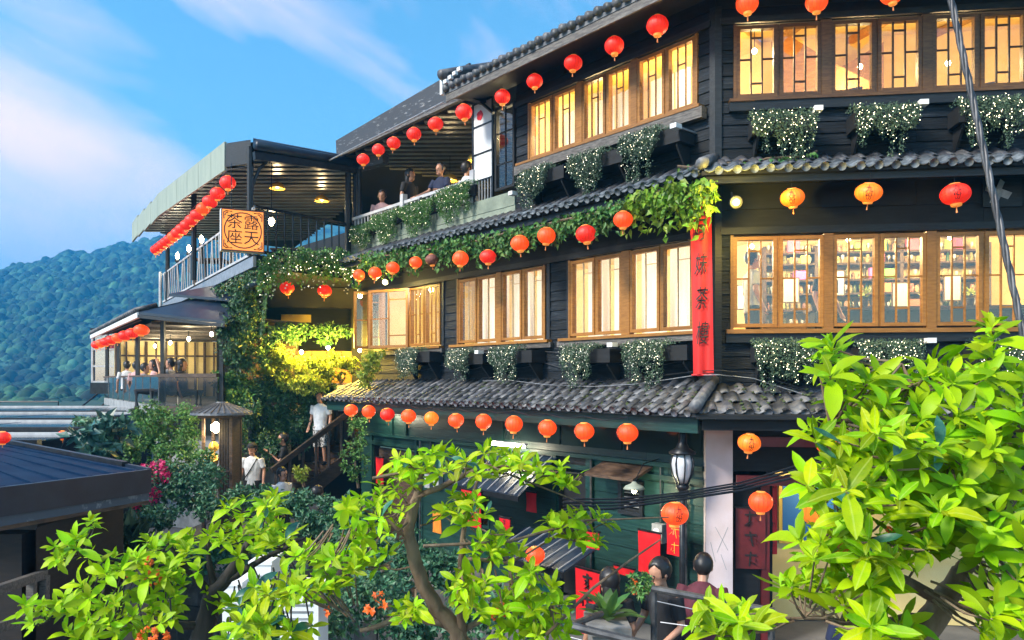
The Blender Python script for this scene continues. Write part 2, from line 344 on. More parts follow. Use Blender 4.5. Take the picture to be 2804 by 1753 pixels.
# ================================================================ the tea house: two faces meeting at a blunt corner
MIT = math.tan(math.radians(21.38))
house = thing('tea_house', 'three storey dark timber tea house with glowing wooden windows and tiled skirt roofs', 'building', T(2.657, 10, 0))
def minus(iv, cuts):
    out = [iv]
    for c0, c1 in cuts:
        nx = []
        for a, b in out:
            if c1 <= a or c0 >= b: nx.append((a, b)); continue
            if c0 - a > .03: nx.append((a, c0))
            if b - c1 > .03: nx.append((c1, b))
        out = nx
    return out
def wall(fr, x0, x1, z0, z1, holes=(), ph=.165, m='plank', core='soffit', parent=None, yf=0., lens=(1.1, 2.6), pname='plank', thick=.14, skip=(), proud=.022):
    b = MB(); xs = sorted({x0, x1, *[min(max(h[k], x0), x1) for h in holes for k in (0, 1)]}); zs = sorted({z0, z1, *[min(max(h[k], z0), z1) for h in holes for k in (2, 3)]})
    for i in range(len(xs) - 1):
        for j in range(len(zs) - 1):
            cx, cz = (xs[i] + xs[i + 1]) / 2, (zs[j] + zs[j + 1]) / 2
            if any(h[0] < cx < h[1] and h[2] < cz < h[3] for h in holes): continue
            b.box(xs[i], xs[i + 1], yf, yf + thick, zs[j], zs[j + 1])
    w = obj('wall', b, core, parent or house, fr.M)
    n = max(1, round((z1 - z0) / ph)); h = (z1 - z0) / n
    for r in range(n):
        a, c = z0 + r * h, z0 + (r + 1) * h
        cuts = [(q[0], q[1]) for q in list(holes) + list(skip) if q[2] < c - .02 and q[3] > a + .02]
        for s0, s1 in minus((x0, x1), cuts):
            x = s0
            while x < s1 - 1e-6:
                e = x + rnd(*lens)
                if s1 - e < .5: e = s1
                p = MB(); y1 = yf - .002; lo = yf - proud - rnd(0, .005); hi = yf - proud * .45; g = .0015
                za, zc = a + .004, c - .004 + rnd(-.002, .002)
                p.hexa([(x + g, lo, za), (e - g, lo, za), (e - g, y1, za), (x + g, y1, za), (x + g, hi, zc), (e - g, hi, zc), (e - g, y1, zc), (x + g, y1, zc)])
                obj(pname, p, m, w, fr.M); x = e
    return w
SPL = ([.54], [.17, .87], [.54])
def window(fr, x0, x1, z0, z1, cols=SPL, m='window_wood', y=0., fw=.045, parent=None, M=None, mw=.02, bm=None):
    """one casement: frame > glazing bars and panes"""
    M = fr.M if M is None else M; parent = parent or house
    b = MB(); ya, yb = y - .035, y + .05
    b.box(x0, x0 + fw, ya, yb, z0, z1); b.box(x1 - fw, x1, ya, yb, z0, z1)
    b.box(x0 + fw, x1 - fw, ya + .002, yb - .002, z0, z0 + fw); b.box(x0 + fw, x1 - fw, ya + .002, yb - .002, z1 - fw, z1)
    w = obj('window', b, m, parent, M)
    ix0, ix1, iz0, iz1 = x0 + fw, x1 - fw, z0 + fw, z1 - fw; n = len(cols); cw = (ix1 - ix0) / n
    g = MB(); h = mw / 2
    for i in range(1, n): g.box(ix0 + i * cw - h, ix0 + i * cw + h, y - .012, y + .014, iz0, iz1)
    for i, sp in enumerate(cols):
        a = ix0 + i * cw + (h if i else 0); c = ix0 + (i + 1) * cw - (h if i < n - 1 else 0)
        zz = [iz0] + [iz0 + (iz1 - iz0) * s for s in sp] + [iz1]
        for k, s in enumerate(zz[1:-1]): g.box(a, c, y - .010, y + .012, s - h, s + h)
        for k in range(len(zz) - 1):
            p = MB(); p.box(a, c, y, y + .004, zz[k] + (h if k else 0), zz[k + 1] - (h if k < len(zz) - 2 else 0)); obj('pane', p, 'window_glass', w, M)
    obj('glazing_bars', g, bm or m, w, M) if g.v else None; return w
def post(fr, x0, x1, z0, z1, m='window_wood', ya=-.045, yb=.06, name='post'):
    return obj(name, MB().box(x0, x1, ya, yb, z0, z1), m, house, fr.M)
def board(fr, x0, x1, y0, y1, z0, z1, m, name, parent=None): return obj(name, MB().box(x0, x1, y0, y1, z0, z1), m, parent or house, fr.M)

# ---- floor heights, window openings (local x along each face, from the photograph)
S1, W1T, S2, W2T = 4.09, 5.33, 7.06, 8.06
A1 = [(-8.40, -7.32), (-7.30, -6.22), (-5.62, -4.50), (-4.36, -3.28), (-2.66, -1.60), (-1.44, -.34)]
A2 = [(-3.62, -2.52), (-2.40, -1.42), (-1.30, -.30)]
B1 = [(.22, 1.34), (1.46, 2.58), (2.70, 3.82), (3.94, 5.06), (5.18, 6.30)]
B2 = [(.26, 1.31), (1.44, 2.53), (2.66, 3.76), (3.88, 4.98), (5.10, 6.20)]
BX = 6.5
niche = []
# face A, first floor
wall(FA, -9.3, -.0, 3.25, S1, lens=(.7, 1.8))
wall(FA, -9.3, -.0, S1, W1T, [(-8.45, -6.2, S1 + .01, W1T - .005), (-5.66, -3.24, S1 + .01, W1T - .005), (-2.70, -.30, S1 + .01, W1T - .005)], ph=.155)
wall(FA, -9.3, 0, W1T, 6.3, ph=.32, m='soffit', lens=(2, 4))
# face A, second floor
wall(FA, -3.98, 0, 6.3, S2)
wall(FA, -3.98, 0, S2, W2T, [(-3.66, -.26, S2 + .01, W2T - .005)], ph=.165)
wall(FA, -3.98, 0, W2T, 8.5, ph=.22, m='soffit')
# face B
wall(FB, 0, BX, 3.25, S1); wall(FB, 0, BX, S1, W1T, [(.18, BX - .02, S1 + .01, W1T - .005)], ph=.155); wall(FB, 0, BX, W1T, 6.3, ph=.32, m='soffit', lens=(2, 4))
wall(FB, 0, BX, 6.3, S2); wall(FB, 0, BX, S2, W2T, [(.22, BX - .02, S2 + .01, W2T - .005)], ph=.165); wall(FB, 0, BX, W2T, 8.9, ph=.22, m='soffit')
# casements, two to each opening, thick posts between
def pair(fr, x0, x1, z0, z1, m, gap=.03, **kw):
    mid = (x0 + x1) / 2; window(fr, x0, mid - gap / 2, z0, z1, m=m, **kw); window(fr, mid + gap / 2, x1, z0, z1, m=m, **kw)
    post(fr, mid - gap / 2 + .001, mid + gap / 2 - .001, z0, z1, m, -.02, .04, 'mullion')
for i, (a, b) in enumerate(A1):
    if i == 0: continue
    pair(FA, a, b, S1 + .04, W1T - .03, 'window_wood', **({} if i == 1 else dict(cols=([], [.84]), mw=.011, bm='glare_bar')))
for a, b in A2: pair(FA, a, b, S2 + .04, W2T - .03, 'window_wood', cols=([], [.70], []), mw=.013, bm='dark_window_wood')
for a, b in B1: pair(FB, a, b, S1 + .04, W1T - .03, 'window_wood')
for a, b in B2: pair(FB, a, b, S2 + .04, W2T - .03, 'dark_window_wood', bm='dark_bar')
for fr, lst, z0, z1, m in ((FA, A1, S1, W1T, 'window_wood'), (FA, A2, S2, W2T, 'window_wood'), (FB, B1, S1, W1T, 'window_wood'), (FB, B2, S2, W2T, 'dark_window_wood')):
    for i in range(len(lst) - 1):
        if lst[i + 1][0] - lst[i][1] > .3 or lst[i + 1][0] - lst[i][1] < .05: continue
        post(fr, lst[i][1] + .002, lst[i + 1][0] - .002, z0 + .012, z1 - .01, m)
for x0, x1, fr, z0, z1, m in ((-8.45, -8.402, FA, S1, W1T, 'window_wood'), (-5.66, -5.622, FA, S1, W1T, 'window_wood'), (-3.278, -3.24, FA, S1, W1T, 'window_wood'), (-2.70, -2.662, FA, S1, W1T, 'window_wood'), (-.338, -.30, FA, S1, W1T, 'window_wood'),
                          (-3.66, -3.622, FA, S2, W2T, 'window_wood'), (-.298, -.26, FA, S2, W2T, 'window_wood'), (.18, .218, FB, S1, W1T, 'window_wood'), (6.302, 6.478, FB, S1, W1T, 'window_wood'), (.22, .258, FB, S2, W2T, 'dark_window_wood'), (6.202, 6.478, FB, S2, W2T, 'dark_window_wood')):
    post(fr, x0, x1, z0 + .012, z1 - .01, m, name='jamb')
obj('end_wall', MB().box(BX + .002, BX + .14, -.02, 3.3, 0, 8.45), 'soffit', house, FB.M)
# ledges, sills and heads
for x0, x1 in ((-8.55, -6.12), (-5.8, -3.1), (-2.85, -.2)):
    board(FA, x0, x1, -.13, .04, S1 - .035, S1 + .008, 'window_wood', 'window_sill'); board(FA, x0 - .05, x1 + .05, -.10, -.03, S1 - .12, S1 - .037, 'ledge_wood', 'ledge')
board(FA, -3.86, -.16, -.15, .04, S2 - .03, S2 + .008, 'window_wood', 'window_sill'); board(FA, -3.9, -.12, -.14, -.03, S2 - .18, S2 - .032, 'ledge_wood', 'ledge')
board(FB, .12, BX, -.12, .04, S1 - .045, S1 + .008, 'window_wood', 'window_sill'); board(FB, .12, BX, -.09, -.03, S1 - .16, S1 - .047, 'trim', 'ledge')
board(FB, .16, BX, -.12, .04, S2 - .03, S2 + .008, 'dark_window_wood', 'window_sill'); board(FB, .16, BX, -.10, -.03, S2 - .15, S2 - .032, 'trim', 'ledge')
for x0, x1 in ((-9.3, -.05),): board(FA, x0, x1, -.06, -.025, W1T + .0, W1T + .09, 'trim', 'head_board')
board(FB, .05, BX, -.06, -.025, W1T + .0, W1T + .09, 'trim', 'head_board')
board(FA, -3.98, -.05, -.06, -.025, W2T, W2T + .08, 'trim', 'head_board'); board(FB, .05, BX, -.06, -.025, W2T, W2T + .08, 'trim', 'head_board')
for x in (-6.16, -5.70, -3.20, -2.74): board(FA, x, x + .07, -.04, -.024, S1 + .01, W1T, 'trim', 'pilaster')
# corner boards
for z0, z1 in ((3.4, 5.95), (6.32, 8.3)):
    cb = MB(); cb.hexa([FA.P(-.07, -.04, z0), FA.P(.016, -.04, z0), FB.P(.07, -.04, z0), FB.P(.07, -.023, z0), FA.P(-.07, -.04, z1), FA.P(.016, -.04, z1), FB.P(.07, -.04, z1), FB.P(.07, -.023, z1)])
    obj('corner_board', cb, 'trim', house)

# ---- roofs: slab > tiles
def tile_mesh(name, w=.225, L=.30, amp=.024, th=.016, n=8, cap=False):
    b = MB(); top = []; 
    for yy, dz in ((0, 0.), (L, .0)):
        top.append([((u / n - .5) * w, yy, amp * math.sin(2 * PI * u / n) + .02) for u in range(n + 1)])
    base = 0
    for row in top: b.v += row
    for row in top: b.v += [(x, y, z - th) for x, y, z in row]
    k = n + 1
    for u in range(n):
        b.face((u, u + 1, k + u + 1, k + u)); b.face((2 * k + u + 1, 2 * k + u, 3 * k + u, 3 * k + u + 1)); b.face((k + u, k + u + 1, 3 * k + u + 1, 3 * k + u)); b.face((u + 1, u, 2 * k + u, 2 * k + u + 1))
    b.face((0, k, 3 * k, 2 * k)); b.face((n, 2 * k + n, 3 * k + n, k + n))
    if cap:  # round end under the roll
        i = len(b.v); q = 10; cx = -.25 * w + .0
        for yy in (L + .004, L - .05):
            for t in range(q): b.v.append((cx + .052 * math.cos(2 * PI * t / q), yy, .006 + .052 * math.sin(2 * PI * t / q)))
        b.face([i + t for t in range(q)]); 
        for t in range(q): b.face((i + t, i + (t + 1) % q, i + q + (t + 1) % q, i + q + t))
    return b.mesh(name, ['tile'], True)
TILE, TILE_E = tile_mesh('tile'), tile_mesh('tile', cap=True)
TILE_E2 = tile_mesh('tile', cap=True); TILE_E2.materials.clear(); TILE_E2.materials.append(MATS['tile_end'])
def pent(fr, x0, x1, zt, ze, o, courses, end, only_eave=False, yt=-.025, pitch=.205, step=None):
    """skirt roof; end = which end is mitred at the corner ('r' on face A, 'l' on face B)"""
    def ext(y): return -y * MIT
    b = MB()
    def cor(y, z):
        a, c = x0, x1
        if end == 'r': c = x1 + ext(y)
        if end == 'l': a = x0 - ext(y)
        return (a, y, z), (c, y, z)
    t0, t1 = cor(yt, zt); e0, e1 = cor(-o, ze); th = .05
    dn = lambda p: (p[0], p[1], p[2] - th)
    b.hexa([dn(e0), dn(e1), dn(t1), dn(t0), e0, e1, t1, t0])
    r = obj('roof', b, 'soffit', house, fr.M)
    L = math.hypot(o + yt, zt - ze); dy, dz = -(o + yt) / L, (ze - zt) / L
    cl = L / courses; rot = Matrix(((-1, 0, 0, 0), (0, dy, dz, 0), (0, dz, -dy, 0), (0, 0, 0, 1)))
    rest = MB()
    for c in range(courses):
        s = L - (c + 1) * cl - .02  # start distance from the top
        ym = yt + dy * (s + cl)
        a, e = x0, x1
        if end == 'r': e = x1 + ext(ym) - .06
        if end == 'l': a = x0 - ext(ym) + .06
        n = int((e - a) / pitch)
        for k in range(n + 1):
            x = (e - .08 - k * pitch) if end == 'r' else (a + .08 + k * pitch)
            if x < a + .05 or x > e - .02: continue
            M_ = fr.M @ T(x + rnd(-.008, .008), yt + dy * s + rnd(-.014, .014), zt + dz * s + .024 + rnd(-.003, .005)) @ rot @ Matrix.Rotation(math.radians(2.6 + rnd(-.6, .6)), 4, 'X').inverted() @ Matrix.Rotation(rnd(-.045, .045), 4, 'Z')
            me = (TILE_E2 if only_eave else TILE_E) if c == 0 else TILE
            if only_eave and c > 0:
                i = len(rest.v); inv = fr.M.inverted() @ M_
                rest.v += [tuple(inv @ v.co) for v in TILE.vertices]; rest.f += [tuple(i + q for q in p.vertices) for p in TILE.polygons]; rest.m += [0] * len(TILE.polygons)
            else: place('tile', me, r, M_)
    if rest.v: obj('upper_tiles', rest, 'tile', r, fr.M, True, 'stuff')
    # boards under the eave
    return r
pent(FA, -9.45, 0, 3.40, 3.05, .92, 4, 'r'); pent(FB, 0, BX, 3.34, 3.03, .92, 3, 'l', pitch=.21)
pent(FA, -9.2, 0, 6.28, 6.0, .62, 3, 'r', True); pent(FB, 0, BX, 6.28, 6.0, .66, 3, 'l', True)
# hip covers at the corner
for zt, ze, o in ((3.42, 3.08, .95), (6.31, 6.05, .66)):
    hb = MB(); hb.tube([FA.P(MIT * .02, -.02, zt + .03), FA.P(MIT * o * .5, -o * .5, (zt + ze) / 2 + .05), FA.P(MIT * o * 1.02, -o * 1.02, ze + .04)], [.055, .065, .075], 10)
    obj('hip_cover', hb, 'tile', house, None, True)
# fascia and soffit boards under the ground-floor skirt roof
fb = MB(); fb.box(-9.4, .30, -.80, -.77, 2.80, 2.985); obj('fascia_board', fb, 'green_board', house, FA.M)
board(FA, -9.35, .0, -.768, -.01, 2.93, 2.95, 'green_board', 'soffit_board')
board(FB, -.27, BX, -.80, -.77, 2.84, 2.97, 'soffit', 'fascia_board')
board(FB, .0, BX, -.768, -.01, 2.93, 2.95, 'soffit', 'soffit_board')
board(FA, -9.2, .2, -.56, -.53, 5.86, 5.945, 'trim', 'fascia_board'); board(FB, -.2, BX, -.6, -.57, 5.86, 5.945, 'trim', 'fascia_board')
# main roof over the top storey
def slab(fr, x0, x1, y0, z0, y1, z1, th, end, name, m):
    ex = lambda y: -y * MIT
    p0, p1 = [x0, y0, z0], [x1, y0, z0]; q0, q1 = [x0, y1, z1], [x1, y1, z1]
    if end == 'r': p1[0] += ex(y0); q1[0] += ex(y1)
    else: p0[0] -= ex(y0); q0[0] -= ex(y1)
    dn = lambda p: (p[0], p[1], p[2] - th)
    return obj(name, MB().hexa([dn(p0), dn(p1), dn(q1), dn(q0), p0, p1, q1, q0]), m, house, fr.M)
mrA = slab(FA, -4.9, 0, -.84, 8.42, 3.3, 9.9, .06, 'r', 'roof', 'tile'); mrB = slab(FB, 0, BX, -.84, 8.42, 3.3, 9.9, .06, 'l', 'roof', 'tile')
board(FA, -4.9, .32, -.83, -.80, 8.235, 8.355, 'ledge_wood', 'eave_board'); board(FB, -.32, BX, -.83, -.80, 8.235, 8.355, 'trim', 'eave_board')
def soff(fr, x0, x1, end):
    return slab(fr, x0, x1, -.80, 8.30, -.02, 8.47, .02, end, 'soffit_board', 'soffit')
soff(FA, -4.85, 0, 'r'); soff(FB, 0, BX, 'l')
ER = MB().tube([(0, 0, 0), (0, .34, 0)], [.062, .056], 9).mesh('eave_tile', ['tile'], True)
for fr, a, b, e in ((FA, -4.85, .3, mrA), (FB, -.3, BX, mrB)):
    x = a
    while x < b:
        place('eave_tile', ER, e, fr.M @ T(x, -.90 + rnd(-.01, .01), 8.44 + rnd(-.008, .012)) @ Matrix.Rotation(.34, 4, 'X')); x += .17
# gable end of the main roof with its white plaster and ridge tile
g = MB(); g.hexa([(-4.95, -.85, 8.38), (-4.80, -.85, 8.38), (-4.80, 2.5, 8.38), (-4.95, 2.5, 8.38), (-4.95, -.85, 8.72), (-4.80, -.85, 8.72), (-4.80, 2.5, 9.86), (-4.95, 2.5, 9.86)])
obj('gable_board', g, 'trim', house, FA.M)
g = MB(); g.tube([(-4.88, -.96, 8.66), (-4.88, -.5, 8.86), (-4.88, .6, 9.28)], [.085, .07, .07], 9); obj('verge_tile', g, 'tile', house, FA.M, True)
for k in range(4): obj('plaster_stop', MB().box(-4.83 + .13 * k, -4.77 + .13 * k + .03, -.935, -.88, 8.50 + .03 * k, 8.56 + .03 * k), 'white_paint', house, FA.M)
obj('plaster_band', MB().box(-4.98, -4.91, -.90, -.84, 8.36, 8.64), 'white_paint', house, FA.M)

# ---- rooms behind the glass
def room(fr, x0, x1, z0, z1, depth, wm, cm, zc=None, end='r'):
    """a lit room behind a face, cut at the corner along the mitre"""
    zc = zc or z1; d0, d1 = .145, depth
    def span(y): return (x0, x1 - y * MIT) if end == 'r' else (x0 + y * MIT, x1)
    (a0, b0), (a1, b1) = span(d0), span(d1)
    def sheet(name, m, za0, za1, t):
        obj(name, MB().hexa([(a0, d0, za0), (b0, d0, za0), (b1, d1, za1), (a1, d1, za1), (a0, d0, za0 + t), (b0, d0, za0 + t), (b1, d1, za1 + t), (a1, d1, za1 + t)]), m, house, fr.M)
    sheet('room_floor', 'brown_panel', z0 - .1, z0 - .1, .1); sheet('room_ceiling', cm, z1, zc, .08)
    obj('room_wall', MB().box(a1, b1, d1 + .001, d1 + .1, z0 - .1, zc + .1), wm, house, fr.M)
    xe = x0 - .08 if end == 'r' else x1
    obj('room_wall', MB().box(xe, xe + .078, d0, d1, z0 - .1, max(z1, zc) + .1), wm, house, fr.M)
room(FA, -9.2, 0, 3.6, 5.75, 3.0, 'cream_wall', 'cream_wall'); room(FB, 0, BX, 3.6, 5.75, 3.0, 'cream_wall', 'cream_wall', end='l')
room(FA, -3.9, 0, 6.45, 8.33, 3.0, 'cream_wall', 'yellow_wall', 9.0); room(FB, 0, BX, 6.45, 8.33, 3.0, 'yellow_wall', 'cream_wall', 9.1, end='l')
# sloping timber partitions seen through the top windows
for pts in ([(.3, 7.6), (1.5, 7.95), (2.9, 8.75), (2.9, 7.2), (.3, 7.2)], [(1.2, 8.7), (2.0, 8.15), (3.2, 7.45), (3.2, 7.15), (1.2, 7.15)]):
    yb = 2.4 if pts[0][0] < 1 else 1.7
    n = len(pts); b = MB(); b.v = [(x, yb, z) for x, z in pts] + [(x, yb + .06, z) for x, z in pts]
    b.face(range(n)); b.face(list(range(2 * n - 1, n - 1, -1)))
    for k in range(n): b.face((k, k + n, (k + 1) % n + n, (k + 1) % n))
    obj('partition', b, 'brown_panel', house, FB.M)
for x in (.1, 1.3, 2.5, 3.7): obj('ceiling_beam', MB().hexa([(x, .2, 8.26), (x + .1, .2, 8.26), (x + .1, 2.9, 8.95), (x, 2.9, 8.95), (x, .2, 8.345), (x + .1, .2, 8.345), (x + .1, 2.9, 9.055), (x, 2.9, 9.055)]), 'brown_panel', house, FB.M)
for k, (x, y_) in enumerate(((.55, .75), (1.75, .6), (2.45, .8), (3.45, .65), (2.95, 1.3))):
    M_ = FB.M @ T(x, y_, 6.45) @ RZ(rnd(-.6, .6)); t = thing('dining_chair', 'dark wooden chair behind the amber top windows, %s from the corner' % ('first', 'second', 'third', 'fifth', 'fourth')[k], 'chair', M_, 'chairs in the top right room')
    obj('seat', MB().box(-.2, .2, -.2, .2, .43, .46), 'old_wood', t, M_); obj('back_rail', MB().box(-.22, .22, .17, .2, .85, .98), 'old_wood', t, M_)
    for sx in (-.2, .17):
        for sy in (-.2, .17): obj('leg', MB().box(sx, sx + .03, sy, sy + .03, 0, .43 if sy < 0 else .85), 'old_wood', t, M_)
# sheer curtains on face A
CUR1, CUR2 = [], []
ORD = 'first second third fourth fifth sixth seventh eighth ninth tenth eleventh twelfth thirteenth fourteenth fifteenth'.split()
def curtain(fr, x0, x1, z0, z1, y=.2):
    b = MB(); n = max(6, int((x1 - x0) / .035)); pts = [(x0 + (x1 - x0) * k / n, y + .018 * math.sin(k * 1.9) + rnd(-.006, .006)) for k in range(n + 1)]
    b.v = [(x, yy, z0) for x, yy in pts] + [(x, yy, z1) for x, yy in pts]
    for k in range(n): b.face((k, k + 1, n + 2 + k, n + 1 + k))
    return obj('sheer_curtain', b, 'curtain', None, fr.M, True)
for x0, x1 in ((-5.35, -5.0), (-4.98, -4.4), (-4.3, -3.75), (-3.7, -3.2), (-2.5, -2.02), (-1.95, -1.5), (-1.42, -.95), (-.9, -.3)): CUR1.append(curtain(FA, x0, x1, S1, W1T))
for x0, x1 in ((-3.05, -2.6), (-2.35, -1.95), (-1.9, -1.5), (-1.25, -.85), (-.8, -.55)): CUR2.append(curtain(FA, x0, x1, S2, W2T - .3))
for lst, w in ((CUR1, 'middle'), (CUR2, 'top')):
    for k, o_ in enumerate(lst[::-1]): tag(o_, 'white sheer curtain behind the %s floor windows, %s from the corner' % (w, ORD[k]), 'curtain', 'sheer curtains behind the left windows')
# lamps in the rooms
def bulb_lamp(fr, x, y, z, e, label, r=.036, drop=.3, grp='globe lamps in the rooms', color=(1, .72, .34)):
    t = thing('globe_lamp', label, 'lamp', fr.M @ T(x, y, z), grp)
    M_ = fr.M @ T(x, y, z)
    obj('globe', MB().lathe([(.005, -r), (r * .7, -r * .7), (r, 0), (r * .7, r * .7), (.01, r)], 12), 'bulb', t, M_, True)
    obj('cord', MB().tube([(0, 0, r), (0, 0, r + drop)], .006, 5), 'black_metal', t, M_)
    lamp(t, M_ @ T(0, -.0, -r - .06), e, color, .08); return t
for x, y, z, e in ((.62, .7, 8.0, 36), (2.2, 1.3, 7.95, 40), (3.35, 1.2, 7.9, 36), (5.2, 1.2, 7.95, 40)): bulb_lamp(FB, x, y, z, e, 'round glowing lamp behind the top windows right of the corner', grp='lamps in the top right room')
for x, y, z, e in ((-.65, .7, 7.72, 50), (-2.9, .9, 7.9, 50), (-1.9, 1.7, 8.1, 40)): bulb_lamp(FA, x, y, z, e, 'round glowing lamp behind the top windows beside the tiled eave', grp='lamps in the top left room')
for x, y, z, e in ((.75, 1.6, 5.45, 60), (2.1, 1.5, 5.5, 80), (3.5, 1.5, 5.5, 80), (5.3, 1.5, 5.5, 70)): bulb_lamp(FB, x, y, z, e, 'round glowing lamp over the bar shelves on the middle floor', .03, .22, 'lamps over the bar shelves')
for x, y, z, e in ((-1.2, 1.2, 5.45, 55), (-3.4, 1.2, 5.45, 50), (-5.2, 1.2, 5.45, 50), (-7.2, 1.1, 5.45, 45)): bulb_lamp(FA, x, y, z, e, 'round glowing lamp behind the curtained middle floor windows', .03, .22, 'lamps behind the curtained windows', (1, .86, .62))
# bar shelving, bottles and counter on the middle floor
shelf = thing('bar_shelf', 'tall wooden bar shelving against the cream wall, full of bottles', 'shelf', FB.M @ T(2.6, 2.7, 3.6))
SHZ = (4.30, 4.58, 4.84, 5.06, 5.32, 5.50)
ORD_ = 'first second third fourth fifth'.split()
for z in SHZ: obj('shelf_board', MB().box(1.15, 4.5, 2.55, 2.95, z - .03, z), 'old_wood', shelf, FB.M)
for x in (1.1, 1.9, 3.2, 4.5): obj('upright', MB().box(x, x + .05, 2.55, 2.95, 3.6, 5.6), 'old_wood', shelf, FB.M)
BOT = [MB().lathe([(.03, 0), (.034, .02), (.034, .15), (.014, .20), (.013, .26), (.016, .265)], 9).mesh('bottle', ['bottle'], True), MB().lathe([(.035, 0), (.045, .04), (.045, .12), (.03, .15), (.034, .17)], 9).mesh('jar', ['shelf_clutter'], True),
       MB().lathe([(.02, 0), (.02, .01), (.004, .02), (.004, .07), (.03, .10), (.032, .16), (.028, .17)], 9).mesh('glass', ['white_paint'], True)]
SHN = ('lowest', 'second', 'third', 'fourth', 'fifth', 'topmost')
for si, z in enumerate(SHZ):
    x = 1.2
    while x < 4.45:
        k = RND.choice((0, 1, 1, 2)); o = place(('bottle', 'jar', 'glass')[k], BOT[k], None, FB.M @ T(x, 2.68 + rnd(-.06, .06), z)); s = rnd(.6, .85); o.scale = (s, s, s)
        tag(o, ('dark bottle on the %s bar shelf', 'squat jar on the %s bar shelf', 'pale stemmed glass on the %s bar shelf')[k] % SHN[si], ('bottle', 'jar', 'glass')[k], ('bottles', 'jars', 'glasses')[k] + ' on the %s bar shelf' % SHN[si])
        x += rnd(.055, .12)
for k in range(20):
    si = RND.randrange(6); x = rnd(1.25, 4.35); w_, h_ = rnd(.08, .2), rnd(.09, .19)
    tag(obj('carton', MB().box(x, x + w_, 2.53, 2.60, SHZ[si] + .001, SHZ[si] + h_), 'box_print', None, FB.M), 'printed carton on the %s bar shelf' % SHN[si], 'carton', 'cartons on the %s bar shelf' % SHN[si])
for k in range(5):
    x = (.62, 1.32, 2.0, 2.95, 3.7)[k]; t = thing('framed_menu', 'pale framed menu sheet in the bar, %s from the corner' % ORD_[k], 'frame', FB.M @ T(x, 2.2, 4.6)); obj('frame', MB().box(x, x + .26, 2.20, 2.22, 4.55 + .1 * (k % 3), 4.95 + .1 * (k % 3)), 'old_wood', t, FB.M); obj('sheet', MB().box(x + .02, x + .24, 2.194, 2.199, 4.57 + .1 * (k % 3), 4.93 + .1 * (k % 3)), 'curtain', t, FB.M)
ct = thing('bar_counter', 'dark wooden bar counter behind the middle floor windows', 'counter', FB.M @ T(2.6, 1.1, 3.6))
obj('counter_top', MB().box(1.45, 4.5, .95, 1.45, 4.42, 4.47), 'old_wood', ct, FB.M); obj('counter_front', MB().box(1.5, 4.5, 1.0, 1.4, 3.6, 4.419), 'soffit', ct, FB.M)
for k, (x, z) in enumerate(((1.75, 4.47), (2.2, 4.47), (3.0, 4.47), (3.6, 4.47))):
    pb = thing('pot_plant', ('bushy leafed', 'trailing', 'upright', 'small round')[k] + ' potted plant on the bar counter', 'plant', FB.M @ T(x, 1.1, z), 'plants on the bar counter')
    obj('pot', MB().lathe([(.04, 0), (.06, .1), (.065, .11)], 10), 'clay', pb, FB.M @ T(x, 1.1, z), True)
    lb = MB()
    for q in range(26):
        a, e = rnd(0, 2 * PI), rnd(.3, 1.4); d = Vector((math.cos(a) * math.cos(e), math.sin(a) * math.cos(e), math.sin(e))); c0 = d * rnd(.05, .16) + Vector((0, 0, .12)); sd_ = d.cross(Vector((0, 0, 1))).normalized() * .018
        lb.quad(c0, c0 + d * .03 + sd_, c0 + d * .075, c0 + d * .03 - sd_)
    obj('foliage', lb, 'lime_leaf', pb, FB.M @ T(x, 1.1, z), kind='stuff')
# open casement shutters at the far end of the first floor
for (hx, hy, ang, wd) in ((-8.40, -.04, 72, .58), (-7.32, -.04, 22, 1.0)):
    Mx = FA.M @ T(hx, hy, 0) @ RZ(math.radians(ang))
    window(FA, -wd, 0, S1 + .02, W1T - .02, M=Mx, cols=([.5], [.18, .85]), fw=.05, mw=.025)
# ================================================================ ground floor of face A and face B
def slabpoly(name, pts, z0, z1, m, parent=None, tops=None, kind=None):
    """flat or sloping slab over a world-space outline; tops = a height per corner"""
    n = len(pts); zt = tops or [z1] * n; th = z1 - z0; b = MB()
    b.v = [(p[0], p[1], zt[i] - th) for i, p in enumerate(pts)] + [(p[0], p[1], zt[i]) for i, p in enumerate(pts)]
    b.face(list(range(n))[::-1]); b.face(range(n, 2 * n))
    for k in range(n): b.face((k, (k + 1) % n, n + (k + 1) % n, n + k))
    return obj(name, b, m, parent, None, False, kind)
door0 = (-8.75, -7.15, 0., 2.02); door1 = (-2.95, -2.35, 0., 2.1); win0 = (-5.4, -4.7, .8, 2.0)
vent = (-1.62, -1.2, 1.55, 1.95)
wall(FA, -9.3, -.14, .0, 2.28, [door0, door1, win0, (-1.58, -1.24, 1.58, 1.93)], ph=.25, m='green_board', lens=(1.5, 3.2))
wall(FA, -9.3, -.14, 2.28, 2.93, ph=.215, m='green_board', lens=(2, 3.5))
board(FA, -9.3, -.14, -.10, -.026, 2.25, 2.31, 'green_board', 'ledge')
board(FA, -9.3, -.14, -.07, -.026, 2.06, 2.13, 'green_board', 'rail')
for x in (-8.85, -7.08, -5.0, -3.05, -2.26, -.55): board(FA, x, x + .08, -.06, -.024, .0, 2.25, 'green_board', 'batten')
for x in (-8.0, -7.45, -4.35): board(FA, x, x + .06, -.06, -.024, 2.312, 2.93, 'green_board', 'batten')
for x0, x1 in ((-4.28, -2.9), (-2.85, -1.6), (-1.55, -.2)): board(FA, x0, x1, -.034, -.028, 2.42, 2.88, 'dark_glass', 'transom_pane')
obj('room_wall', MB().box(-9.2, -.2, 1.6, 1.65, 0, 2.9), 'old_wood', house, FA.M)
board(FA, door0[0] + .02, door0[1] - .02, .10, .13, .05, 1.98, 'old_wood', 'door'); board(FA, door1[0] + .02, door1[1] - .02, .08, .12, .05, 2.06, 'soffit', 'door')
